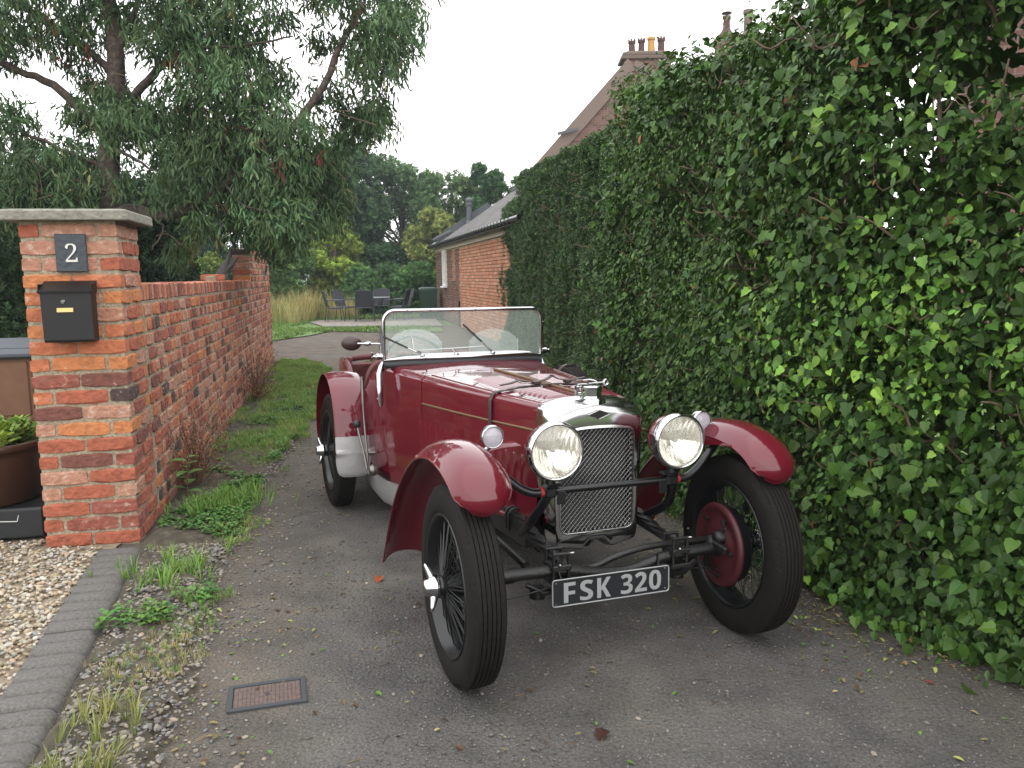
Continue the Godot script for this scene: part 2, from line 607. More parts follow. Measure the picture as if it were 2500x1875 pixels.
func build_ground():
	struct("ground", sheet([Vector2(-400, -500), Vector2(400, -500), Vector2(400, 60), Vector2(-400, 60)], -0.02), M.turf)
	# the drive, worn asphalt; its colour changes to soil and leaf mould along the edges
	var n1 := noise(0.02, 4, 101)
	var n2 := noise(0.012, 5, 102)
	var n3 := noise(0.05, 4, 103)
	var s := S()
	fresh(s)
	for band in [[-2.4, 3.0, -6.2, 1.4, 0.055], [-9.4, 1.8, -24.2, -6.2, 0.13]]:
		var nx := int((band[1] - band[0]) / band[4])
		var nz := int((band[3] - band[2]) / band[4])
		var pts := []
		var cols := []
		for k in nz + 1:
			var row := []
			var crow := []
			for i in nx + 1:
				var x: float = lerpf(band[0], band[1], float(i) / nx)
				var z: float = lerpf(band[2], band[3], float(k) / nz)
				row.append(V(x, drive_height(x, z, n1), z))
				var e := verge_edges(z).y
				var q := n2.get_noise_2d(x * 55.0, z * 55.0)
				var fine := n3.get_noise_2d(x * 90.0, z * 90.0)
				var c := Color(0.150, 0.143, 0.137)
				var soil := Color(0.155, 0.125, 0.095)
				var left := clampf(1.0 - (x - e) / 0.55 + q * 1.3 + fine * 0.6, 0, 1)
				c = c.lerp(soil, left * 0.85)
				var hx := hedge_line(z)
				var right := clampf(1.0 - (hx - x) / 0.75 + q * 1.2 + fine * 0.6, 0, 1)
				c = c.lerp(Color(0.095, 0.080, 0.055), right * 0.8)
				var yard := clampf((-z - 9.0) / 4.0 + q, 0, 1)
				c = c.lerp(Color(0.19, 0.155, 0.125), yard)
				c = c.lerp(Color(0.195, 0.178, 0.160), clampf(q * 1.6, 0, 0.7))
				crow.append(c * (1.0 + fine * 0.3))
			pts.append(row)
			cols.append(crow)
		for k in nz:
			for i in nx:
				for q in [[k, i], [k + 1, i + 1], [k + 1, i], [k, i], [k, i + 1], [k + 1, i + 1]]:
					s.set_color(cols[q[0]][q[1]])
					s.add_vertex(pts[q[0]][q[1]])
	struct("driveway", done(s), M.asphalt)
	struct("road", sheet([Vector2(-80, 1.4), Vector2(80, 1.4), Vector2(80, 45), Vector2(-80, 45)], -0.008), M.road)
	# verge of soil between the wall and the drive
	s = S()
	fresh(s)
	var rows := []
	var z := -1.4
	while z > -14.2:
		var e := verge_edges(z)
		var ring := []
		for k in 9:
			var t := k / 8.0
			var x: float = lerpf(e.x - 0.02, e.y + n3.get_noise_2d(z * 60, 7.0) * 0.12, t)
			var edge := 1.0 if k > 0 and k < 8 else 0.0
			ring.append(V(x, (0.022 + n3.get_noise_2d(x * 90, z * 90) * 0.02) * edge - 0.012 * (1.0 - edge) + (0.03 * (1.0 - t) if z < -4.3 else 0.0), z))
		rows.append(ring)
		z -= 0.09
	loft(s, rows, false)
	struct("verge_soil", done(s), M.earth)
	# pebble bed in front of the pier
	struct("gravel_bed", sheet([Vector2(-6, -4.6), Vector2(-2.14, -4.6), Vector2(-2.14, -4.35), Vector2(-1.30, -1.3), Vector2(-6, -1.3)], 0.012), M.sand)
	struct("garden_soil", sheet([Vector2(-14, -14), Vector2(-4.1, -14), Vector2(-2.2, -4.8), Vector2(-14, -4.8)], 0.02), M.earth)
	# yard, lawn and patio at the end of the drive
	struct("lawn", sheet([Vector2(-30, -18.2), Vector2(-6.4, -18.4), Vector2(-5.5, -18.9), Vector2(-4.95, -20.6), Vector2(-4.8, -22.2), Vector2(-3.7, -21.6), Vector2(-1.7, -21.2), Vector2(-2.9, -31), Vector2(-30, -33)], 0.022), M.turf)
	struct("patio", sheet([Vector2(-5.3, -23.7), Vector2(-1.9, -23.2), Vector2(-2.5, -27.6), Vector2(-6.2, -27.3), Vector2(-6.35, -26.3)], 0.05), M.patio_concrete)
	kerb_and_pebbles()
	verge_plants()
	drain_cover()

func kerb_and_pebbles():
	var k := Node3D.new()
	k.name = "kerb"
	add_child(k)
	tag(k, "row of dark grey concrete kerb blocks from the brick pier to the front of the drive", "kerb", "", "structure")
	var a := V(-1.985, 0, -4.30)
	var d := V(0.262, 0, 0.965).normalized()
	var side := V(-d.z, 0, d.x)
	var meshes := []
	for v in 4:
		var s := S()
		var prof := [V(0.0, -0.06, 0), V(0.0, 0.008, 0), V(-0.012, 0.022, 0), V(-0.03, 0.031, 0), V(-0.06, 0.034, 0), V(-0.20, 0.033, 0), V(-0.205, 0.02, 0), V(-0.205, -0.06, 0)]
		var rings := []
		for q in [[0.003, 0.012], [0.010, 0.002], [0.053, -0.0015], [0.096, 0.002], [0.103, 0.012]]:
			var ring := []
			for p in prof:
				ring.append(V(p.x + rr(-0.0012, 0.0012), p.y - (q[1] if p.y > 0 else 0.0), q[0]))
			rings.append(ring)
		fresh(s)
		loft(s, rings, false)
		fan(s, rings[0], true)
		fan(s, rings[-1], false)
		meshes.append(done(s))
	for i in 27:
		var p := a + d * (i * 0.1085)
		part("kerb_block", meshes[i % 4], M.kerb_concrete, k, Transform3D(Basis(-side, Vector3.UP, d) * Basis.from_euler(V(rr(-0.008, 0.008), rr(-0.02, 0.02), rr(-0.015, 0.015))), p + V(0, rr(-0.003, 0.003), 0)))
	# pebbles
	var s2 := S()
	pebble(s2)
	var mesh := done(s2)
	var xs := []
	var cols := []
	var tones := [Color(0.40, 0.33, 0.23), Color(0.44, 0.38, 0.29), Color(0.36, 0.29, 0.20), Color(0.32, 0.305, 0.285), Color(0.45, 0.41, 0.34), Color(0.29, 0.24, 0.18), Color(0.47, 0.44, 0.39), Color(0.33, 0.25, 0.17)]
	var tries := 0
	while xs.size() < 15000 and tries < 90000:
		tries += 1
		var z := rr(-4.55, -1.3)
		var x := rr(-3.9, -1.2)
		var edge := a.x + (z - a.z) * d.x / d.z - 0.205
		if x > edge - 0.012 or (x > -2.56 and x < -2.0 and z < -4.36 + (x + 2.04) * -0.2) or (x < -2.56 and z < -4.42):
			continue
		var r := rr(0.0055, 0.0125)
		var b := Basis.from_euler(V(rr(-0.5, 0.5), rr(0, TAU), rr(-0.5, 0.5))).scaled_local(V(r * rr(1.0, 1.6), r * rr(0.55, 0.85), r))
		xs.append(Transform3D(b, V(x, rr(0.012, 0.034), z)))
		cols.append(vary(tones[rng.randi() % tones.size()], 0.25, 0.06))
	scatter("pebbles", mesh, M.stone_tinted, xs, cols)
	# loose stones on the verge and drive
	xs = []
	cols = []
	var greys := [Color(0.17, 0.15, 0.13), Color(0.26, 0.22, 0.17), Color(0.11, 0.10, 0.10), Color(0.21, 0.18, 0.145), Color(0.25, 0.23, 0.20), Color(0.13, 0.13, 0.14)]
	for i in 4600:
		var z: float = -1.4 - pow(rng.randf(), 1.3) * 6.0
		var e := verge_edges(z)
		var t := absf(rng.randfn(0.0, 0.5))
		var x: float = e.x + 0.03 + t * (e.y - e.x + 0.2)
		if rng.randf() < 0.05:
			x = rr(e.y, 1.6)
		if absf(x + 0.86) < 0.16 and absf(z + 2.72) < 0.13: continue
		var r: float = rr(0.003, 0.0085) * (1.7 if rng.randf() < 0.06 and x < e.y - 0.05 else 1.0)
		xs.append(Transform3D(Basis.from_euler(V(rr(-0.4, 0.4), rr(0, TAU), rr(-0.4, 0.4))).scaled_local(V(r * rr(1, 1.7), r * rr(0.5, 0.8), r)), V(x, 0.004 + (0.02 if x < e.y - 0.03 and x > e.x else 0.0), z)))
		cols.append(vary(greys[rng.randi() % greys.size()], 0.3, 0.05))
	# chippings of the asphalt itself
	for i in 34000:
		var z: float = -1.25 - pow(rng.randf(), 1.4) * 5.0
		var x := rr(-1.5, 1.9)
		var r := rr(0.0015, 0.0050) * rr(0.5, 1.0)
		xs.append(Transform3D(Basis.from_euler(V(rr(-0.4, 0.4), rr(0, TAU), rr(-0.4, 0.4))).scaled_local(V(r * rr(1, 1.6), r * 0.7, r)), V(x, 0.001, z)))
		cols.append(vary(Color(0.12, 0.113, 0.105), 0.65, 0.06))
	for i in 4600:
		var z := rr(-7.6, -1.4)
		var e := verge_edges(z)
		var x: float = lerpf(e.x + 0.02, e.y + 0.03, pow(rng.randf(), 0.8))
		var r: float = rr(0.003, 0.009)
		xs.append(Transform3D(Basis.from_euler(V(rr(-0.4, 0.4), rr(0, TAU), rr(-0.4, 0.4))).scaled_local(V(r * rr(1, 1.7), r * rr(0.5, 0.8), r)), V(x, 0.022, z)))
		cols.append(vary(greys[rng.randi() % greys.size()], 0.3, 0.05))
	scatter("loose_stones", mesh, M.stone_tinted, xs, cols)

func pebble(s: SurfaceTool):
	fresh(s)
	var prof := [Vector2(0, -1), Vector2(0.62, -0.78), Vector2(0.96, -0.25), Vector2(0.94, 0.3), Vector2(0.6, 0.8), Vector2(0, 1)]
	var rings := []
	for p in prof:
		var ring := []
		for j in 7:
			var a := TAU * j / 7
			ring.append(V(cos(a) * p.x * (1.0 + 0.12 * sin(a * 2 + p.y * 3)), p.y, -sin(a) * p.x))
		rings.append(ring)
	for i in prof.size() - 1:
		for j in 7:
			var k := (j + 1) % 7
			if i == 0: tri(s, rings[0][j], rings[1][k], rings[1][j])
			elif i == prof.size() - 2: tri(s, rings[i][j], rings[i][k], rings[i + 1][j])
			else: quad(s, rings[i][j], rings[i][k], rings[i + 1][k], rings[i + 1][j])

func tuft_mesh(blades: int, h: float, spread: float, w: float) -> ArrayMesh:
	var s := S()
	for b in blades:
		fresh(s)
		var a := rr(0, TAU)
		var o := V(cos(a), 0, sin(a))
		var side := V(-o.z, 0, o.x) * w
		var hh := h * rr(0.55, 1.0)
		var lean := spread * rr(0.3, 1.0)
		var base := o * rr(0, spread * 0.25)
		var p1 := base + o * lean * 0.35 + V(0, hh * 0.6, 0)
		var p2 := base + o * lean + V(0, hh, 0)
		quad(s, base - side, base + side, p1 + side * 0.8, p1 - side * 0.8)
		tri(s, p1 - side * 0.8, p1 + side * 0.8, p2)
	return done(s)

func herb_mesh(leaves: int, size: float) -> ArrayMesh:      # a small broad-leaved weed
	var s := S()
	for b in leaves:
		fresh(s)
		var a := rr(0, TAU)
		var o := V(cos(a), 0, sin(a))
		var side := V(-o.z, 0, o.x) * size * 0.22
		var y := rr(0.1, 0.8) * size
		var p0 := o * size * rr(0.05, 0.3) + V(0, y, 0)
		var p1 := p0 + o * size * 0.3 + V(0, size * 0.16, 0)
		var p2 := p0 + o * size * 0.62 + V(0, size * 0.02, 0)
		tri(s, p0, p1 - V(0, 0.1 * size, 0), p1 + side)
		tri(s, p0, p1 - side, p1 - V(0, 0.1 * size, 0))
		tri(s, p2, p1 + side, p1 - V(0, 0.1 * size, 0))
		tri(s, p2, p1 - V(0, 0.1 * size, 0), p1 - side)
	return done(s)

func verge_plants():
	var patch := noise(0.03, 3, 110)
	var xs := []
	var cols := []
	var hx := []
	var hc := []
	for i in 21000:
		var z: float = -1.5 - (1.0 - pow(rng.randf(), 1.7)) * 12.6
		var e := verge_edges(z)
		var t := rng.randf()
		var x: float = lerpf(e.x + 0.02, e.y + 0.10 + patch.get_noise_2d(z * 45.0, 200.0) * 0.30, t)
		var q := patch.get_noise_2d(x * 40, z * 40)
		var far := clampf((-z - 5.8) / 2.0, 0, 1)
		if q + far * 0.50 - (0.25 if t < 0.22 else 0.0) - (0.16 if z > -4.2 else 0.06) < rr(0.0, 0.35):
			continue
		var dry := rng.randf() < 0.12 + (0.5 if z > -3.2 else 0.0)
		var c := Color(0.15, 0.25, 0.05) if not dry else Color(0.34, 0.28, 0.13)
		var f := rr(0.5, 1.0) * (1.1 if far > 0.5 else (0.5 if z > -3.5 else 0.62))
		xs.append(Transform3D(Basis.from_euler(V(rr(-0.2, 0.2), rr(0, TAU), rr(-0.2, 0.2))) * Basis.from_scale(Vector3.ONE * f), V(x, 0.02, z)))
		cols.append(vary(c, 0.35, 0.15))
	for i in 2600:
		var z: float = -3.0 - rng.randf() * 9.0
		var e := verge_edges(z)
		var x: float = lerpf(e.x + 0.02, e.y, pow(rng.randf(), 0.8))
		if patch.get_noise_2d(x * 40 + 90, z * 40) < rr(0.0, 0.35) + (0.14 if z > -4.4 else 0.0):
			continue
		hx.append(Transform3D(Basis.from_euler(V(0, rr(0, TAU), 0)) * Basis.from_scale(Vector3.ONE * rr(0.6, 1.4)), V(x, 0.02, z)))
		hc.append(vary(Color(0.075, 0.155, 0.04), 0.4, 0.2))
	# two lusher clumps
	for q in [[-1.77, -5.2, 0.13, 90], [-1.66, -3.85, 0.12, 45], [-1.85, -4.95, 0.09, 40], [-1.25, -2.2, 0.06, 14], [-1.3, -2.5, 0.06, 14]]:
		for i in q[3]:
			xs.append(Transform3D(Basis.from_euler(V(rr(-0.3, 0.3), rr(0, TAU), rr(-0.3, 0.3))) * Basis.from_scale(Vector3.ONE * rr(0.9, 1.6)), V(q[0] + rng.randfn(0, q[2]), 0.02, q[1] + rng.randfn(0, q[2]))))
			cols.append(vary(Color(0.14, 0.25, 0.045) if q[1] < -3 else Color(0.20, 0.21, 0.06), 0.3, 0.1))
	scatter("verge_grass", tuft_mesh(9, 0.085, 0.05, 0.0018), M.grass_blade, xs, cols)
	scatter("verge_weeds", herb_mesh(11, 0.05), M.matt_leaf, hx, hc)
	# lawn and the long dry grass at the end of the yard
	xs = []
	cols = []
	for i in 9000:
		var x := rr(-13, -2.2)
		var z := rr(-30.5, -18.6)
		if x > -5.2 and z > -21.6: continue
		if x > -6.3 and x < -2.0 and z > -27.4 and z < -23.4: continue
		xs.append(Transform3D(Basis.from_euler(V(0, rr(0, TAU), 0)) * Basis.from_scale(Vector3.ONE * rr(0.7, 1.3)), V(x, 0.02, z)))
		cols.append(vary(Color(0.12, 0.20, 0.04), 0.3, 0.15))
	scatter("lawn_grass", tuft_mesh(9, 0.09, 0.09, 0.006), M.grass_blade, xs, cols)
	xs = []
	cols = []
	for i in 2300:
		var x := rr(-12.5, -5.4)
		var z := rr(-30.2, -25.2)
		if x > -6.5 and z > -28.2: continue
		if z > -26.2 and rng.randf() < 0.5: continue
		var f: float = rr(0.35, 1.0) * (0.65 + 0.65 * clampf(patch.get_noise_2d(x * 16.0, z * 16.0) + 0.4, 0.0, 1.0))
		xs.append(Transform3D(Basis.from_euler(V(rr(-0.12, 0.12), rr(0, TAU), rr(-0.12, 0.12))) * Basis.from_scale(Vector3.ONE * f), V(x, 0.02, z)))
		cols.append(vary(Color(0.42, 0.33, 0.15) if rng.randf() < 0.62 else Color(0.16, 0.21, 0.06), 0.3, 0.08))
	scatter("long_dry_grass", tuft_mesh(12, 1.2, 0.55, 0.006), M.grass_blade, xs, cols)

func drain_cover():
	var t := thing("drain_cover", "small rectangular rusty iron drain cover with dark frame let into the drive", "drain cover", V(-0.86, 0.004, -2.722), 0.275)
	var s := S()
	for q in [[0.0, -0.083, 0.262, 0.018], [0.0, 0.083, 0.262, 0.018], [-0.122, 0.0, 0.018, 0.148], [0.122, 0.0, 0.018, 0.148]]:
		box(s, at(V(q[0], 0.0, q[1])), V(q[2], 0.016, q[3]), 0.002)
	part("frame", done(s), M.iron_frame, t)
	s = S()
	box(s, at(V(0, -0.003, 0)), V(0.224, 0.012, 0.146), 0.0015)
	part("lid", done(s), M.cast_iron, t)
	s = S()
	for i in 16:
		for k in 5:
			if absf(i - 7.5) < 1.0 and k == 2:
				continue
			box(s, at(V(-0.102 + i * 0.0136, 0.0038, -0.056 + k * 0.028)), V(0.0126, 0.0026, 0.0270), 0.0008)
	part("tread_pads", done(s), M.cast_iron, t).set_meta("kind", "stuff")
	s = S()
	box(s, at(V(0, 0.0035, 0)), V(0.007, 0.002, 0.024), 0.0005)
	box(s, at(V(0, 0.0033, 0)), V(0.016, 0.002, 0.009), 0.0005)
	part("key_hole", done(s), M.dark_void, t)

# ---------------------------------------------------------------- brick wall and gate pier
var brick_meshes := {}

func brick_mesh(size: Vector3, v: int) -> ArrayMesh:
	var key := "%s %d" % [size, v]
	if not brick_meshes.has(key):
		var s := S()
		var r := RandomNumberGenerator.new()
		r.seed = 900 + v * 7
		# a worn brick: chamfered box whose faces bulge and corners are knocked off
		var h := size / 2
		var rings := []
		var b := 0.005
		flat(s)
		var nz := 4
		for i in nz + 1:
			var x := lerpf(-h.x, h.x, float(i) / nz)
			var e := b if i == 0 or i == nz else 0.0
			var ring := []
			for q in [[-1, -1, 1, 0], [-1, -1, 0, 1], [1, -1, 0, 1], [1, -1, 1, 0], [1, 1, 1, 0], [1, 1, 0, 1], [-1, 1, 0, 1], [-1, 1, 1, 0]]:
				var jy := r.randf_range(-0.003, 0.003)
				var jz := r.randf_range(-0.003, 0.003)
				var chip := r.randf_range(0.0, 0.009) if r.randf() < 0.45 else 0.0
				ring.append(V(x + r.randf_range(-0.002, 0.002), q[1] * (h.y - (b + chip) * q[2] - e) + jy, q[0] * (h.z - (b + chip) * q[3] - e) + jz))
			rings.append(ring)
		loft(s, rings, true, true)
		brick_meshes[key] = done(s)
	return brick_meshes[key]

func tone() -> StandardMaterial3D:
	var w := [0, 0, 1, 1, 1, 2, 2, 2, 3, 3, 3, 3, 4, 5, 5, 6, 7]
	return M["brick_%d" % w[rng.randi() % w.size()]]

func pier_tone(row: int) -> StandardMaterial3D:
	var hot := [0, 6, 6, 0, 1, 3]
	var red := [1, 1, 2, 2, 1, 4, 5]
	var mid := [0, 1, 2, 5, 7, 6, 4, 3]
	var w: Array = red if row < 7 else (mid if row < 11 else (hot if row < 18 else [1, 3, 5, 1]))
	return M["brick_%d" % w[rng.randi() % w.size()]]

func build_wall_and_pier():
	var rise := 0.0865
	var bh := 0.0725
	# gate pier: local x runs along the front to the right, local z comes forward out of the front face
	var p := thing("gate_pier", "square red brick gate pier with a flat concrete cap, number plaque and letterbox on it", "gate pier", PIER_AT, WALL_TURN)
	var W := 0.48
	var s := S()
	box(s, at(V(-W / 2, 0.83, -W / 2)), V(W - 0.022, 1.82, W - 0.022), 0.004)
	part("mortar", done(s), M.mortar, p)
	for k in 20:
		var y := 0.008 + rise * k + bh / 2
		var lay := []
		var q := 0.1025
		if k % 2 == 0:      # two stretchers across the front, one brick between on each side
			for zc in [-q / 2, -W + q / 2]:
				lay.append([-W * 0.75, zc, W / 2 - 0.011, q, 0.0])
				lay.append([-W * 0.25, zc, W / 2 - 0.011, q, 0.0])
			for xc in [-q / 2, -W + q / 2]:
				lay.append([xc, -W / 2, W - 2 * q - 0.022, q, PI / 2])
		else:               # header ends at the corners, a stretcher between them
			for xc in [-q / 2, -W + q / 2]:
				lay.append([xc, -W * 0.25, W / 2 - 0.011, q, PI / 2])
				lay.append([xc, -W * 0.75, W / 2 - 0.011, q, PI / 2])
			for zc in [-q / 2, -W + q / 2]:
				lay.append([-W / 2, zc, W - 2 * q - 0.022, q, 0.0])
		for l in lay:
			var len: float = snappedf(l[2], 0.001)
			part("brick", brick_mesh(V(len, bh, q), rng.randi() % 6), pier_tone(k), p, Transform3D(Basis.from_euler(V(rr(-0.012, 0.012), l[4] + (PI if rng.randf() < 0.5 else 0.0) + rr(-0.012, 0.012), rr(-0.012, 0.012))), V(l[0] + rr(-0.002, 0.002), y + rr(-0.002, 0.002), l[1] + rr(-0.003, 0.003))))
	s = S()
	fresh(s)
	var rings := []
	for lv in [[0.0, 0.004], [0.006, 0.0], [0.046, 0.001], [0.053, 0.007], [0.060, 0.05], [0.072, 0.27]]:
		var ring := []
		var hw: float = W / 2 + 0.065 - lv[1]
		for c in [[-1, 1], [1, 1], [1, -1], [-1, -1]]:
			for t in 6:
				var a = [[-1, 1], [1, 1], [1, -1], [-1, -1]]
				var nx = a[(a.find(c) + 1) % 4]
				var u := t / 6.0
				ring.append(V(lerpf(c[0], nx[0], u) * hw - W / 2 + rr(-0.0015, 0.0015), 1.738 + lv[0] + rr(-0.001, 0.001), lerpf(c[1], nx[1], u) * hw - W / 2 + rr(-0.0015, 0.0015)))
		rings.append(ring)
	flat(s)
	loft(s, rings, true, true)
	part("cap_stone", done(s), M.cap_stone, p)
	# the wall: courses of stretchers with a header course among them, a coping of bricks on edge, and a taller stretch at its far end
	var w := thing("garden_wall", "long low red brick wall with a coping of bricks on edge, taller at its far end", "wall", PIER_AT, WALL_TURN)
	var far_end := 9.62
	var tall_from := 6.62
	s = S()
	box(s, at(V(-0.11, 0.64, -(0.48 + far_end) / 2)), V(0.205, 1.34, far_end - 0.49), 0.004)
	box(s, at(V(-0.11, 1.55, -(tall_from + far_end) / 2)), V(0.205, 0.53, far_end - tall_from - 0.02), 0.004)
	part("mortar", done(s), M.mortar, w)
	var spots := []
	for k in 21:
		var y := 0.008 + rise * k + bh / 2
		var from := 0.49 if k < 15 else tall_from + 0.0
		var header := k % 3 == 1
		var z: float = from + (0.0 if k % 2 == 0 else 0.06)
		if k >= 15:
			spots.append([V(-0.11, y, -(tall_from + 0.05)), V(0.215, bh, 0.1025), 0.0, z])
			z += 0.108
		while z < far_end - 0.06:
			var len := 0.1025 if header else 0.215
			if rng.randf() < 0.22: len = 0.1025
			len = minf(len, far_end - z)
			spots.append([V(-0.05, y, -(z + len / 2)), V(snappedf(len, 0.001), bh, 0.1025), PI / 2, z])
			z += len + 0.011
		# the far end face
		spots.append([V(-0.11, y, -far_end + 0.045), V(0.215, bh, 0.1025), 0.0, far_end])
	var z2 := 0.49
	while z2 < tall_from - 0.03:      # coping: bricks on edge
		spots.append([V(-0.108, 1.3595, -(z2 + 0.034)), V(0.215, 0.1025, 0.066), 0.0, z2])
		z2 += 0.0765
	spots.sort_custom(func(a, b): return a[3] < b[3])
	var rest := {}
	for i in spots.size():
		var b = spots[i]
		var xf := Transform3D(Basis.from_euler(V(rr(-0.012, 0.012), b[2] + rr(-0.012, 0.012), rr(-0.012, 0.012))), b[0] + V(rr(-0.003, 0.004), rr(-0.002, 0.002), rr(-0.001, 0.001)))
		if i < 300:
			part("brick", brick_mesh(b[1], rng.randi() % 6), tone(), w, xf)
		else:
			var m := tone()
			if not rest.has(m): rest[m] = []
			rest[m].append([brick_mesh(b[1], rng.randi() % 6), xf])
	var joined := ArrayMesh.new()
	for m in rest:
		var st := SurfaceTool.new()
		st.begin(Mesh.PRIMITIVE_TRIANGLES)
		for b in rest[m]:
			st.append_from(b[0], 0, b[1])
		st.commit(joined)
		joined.surface_set_material(joined.get_surface_count() - 1, m)
	var o := part("far_bricks", joined, null, w)
	o.material_override = null
	o.set_meta("kind", "stuff")

# ---------------------------------------------------------------- leaves and hedges
func hedge_line(z: float) -> float:       # where the foot of the hedge stands
	return 1.28 + (z + 3.53) * (0.0978 if z < -3.53 else 0.8)

func leaf_mesh(outline: Array, fold: float, curl: float) -> ArrayMesh:    # outline of one half, from stalk (y 0) to tip (y -1); the leaf hangs along -y and faces +z
	var s := S()
	for sg in [-1.0, 1.0]:
		fresh(s)
		for i in outline.size() - 1:
			var a: Vector2 = outline[i]
			var b: Vector2 = outline[i + 1]
			var ma := V(0, a.y, -curl * a.y * a.y)
			var mb := V(0, b.y, -curl * b.y * b.y)
			var pa := V(sg * a.x, a.y, ma.z + fold * a.x)
			var pb := V(sg * b.x, b.y, mb.z + fold * b.x)
			var q := [ma, pa, pb, mb] if sg < 0 else [ma, mb, pb, pa]
			if a.x < 1e-5:
				tri(s, q[0], pb if sg < 0 else mb, mb if sg < 0 else pb)
			elif b.x < 1e-5:
				tri(s, ma, pa if sg < 0 else mb, mb if sg < 0 else pa)
			else:
				quad(s, q[0], q[1], q[2], q[3])
	return done(s)

func ivy_leaf() -> ArrayMesh:
	return leaf_mesh([Vector2(0.0, 0.0), Vector2(0.22, 0.14), Vector2(0.50, -0.08), Vector2(0.36, -0.36), Vector2(0.42, -0.52), Vector2(0.20, -0.70), Vector2(0.0, -1.0)], 0.35, 0.12)

func heart_leaf() -> ArrayMesh:
	return leaf_mesh([Vector2(0.0, 0.0), Vector2(0.26, 0.08), Vector2(0.43, -0.18), Vector2(0.38, -0.5), Vector2(0.16, -0.82), Vector2(0.0, -1.0)], 0.3, 0.2)

func oval_leaf() -> ArrayMesh:
	return leaf_mesh([Vector2(0.0, 0.0), Vector2(0.19, -0.22), Vector2(0.25, -0.5), Vector2(0.17, -0.78), Vector2(0.0, -1.0)], 0.4, 0.15)

func sickle_leaf() -> ArrayMesh:
	return leaf_mesh([Vector2(0.0, 0.0), Vector2(0.075, -0.2), Vector2(0.095, -0.45), Vector2(0.05, -0.8), Vector2(0.0, -1.0)], 0.4, 0.22)

func sprig(leaf: ArrayMesh, n: int, length: float, size: float, droop := 0.0) -> ArrayMesh:      # several leaves along a short shoot that points along +y
	var st := SurfaceTool.new()
	st.begin(Mesh.PRIMITIVE_TRIANGLES)
	for i in n:
		var t := (i + 0.5) / n
		var a := i * 2.4 + rr(-0.5, 0.5)
		var out := V(cos(a), 0.75 - droop + rr(-0.2, 0.2), sin(a)).normalized()
		var y := -out
		var z := (V(rr(-0.3, 0.3), 1.0, rr(-0.3, 0.3))).normalized()
		z = (z - y * z.dot(y)).normalized()
		var x := y.cross(z)
		var f := size * rr(0.75, 1.2)
		st.append_from(leaf, 0, Transform3D(Basis(x * f, y * f, z * f), V(0, (t - 0.5) * length, 0)))
	return st.commit()

func leaf_basis(nrm: Vector3, roll: float, size: float) -> Basis:
	var z := nrm.normalized()
	var y := (Vector3.UP - z * z.y)
	y = y.normalized() if y.length() > 0.05 else Vector3.RIGHT
	var x := y.cross(z)
	return (Basis(x, y, z) * Basis(Vector3.BACK, roll)).scaled_local(Vector3.ONE * size)

func path_at(path: Array, u: float) -> Array:       # [point, direction] after u metres
	var left := u
	for i in path.size() - 1:
		var d: Vector2 = path[i + 1] - path[i]
		if left <= d.length() or i == path.size() - 2:
			return [path[i] + d.normalized() * left, d.normalized()]
		left -= d.length()
	return []

func path_length(path: Array) -> float:
	var t := 0.0
	for i in path.size() - 1:
		t += path[i].distance_to(path[i + 1])
	return t

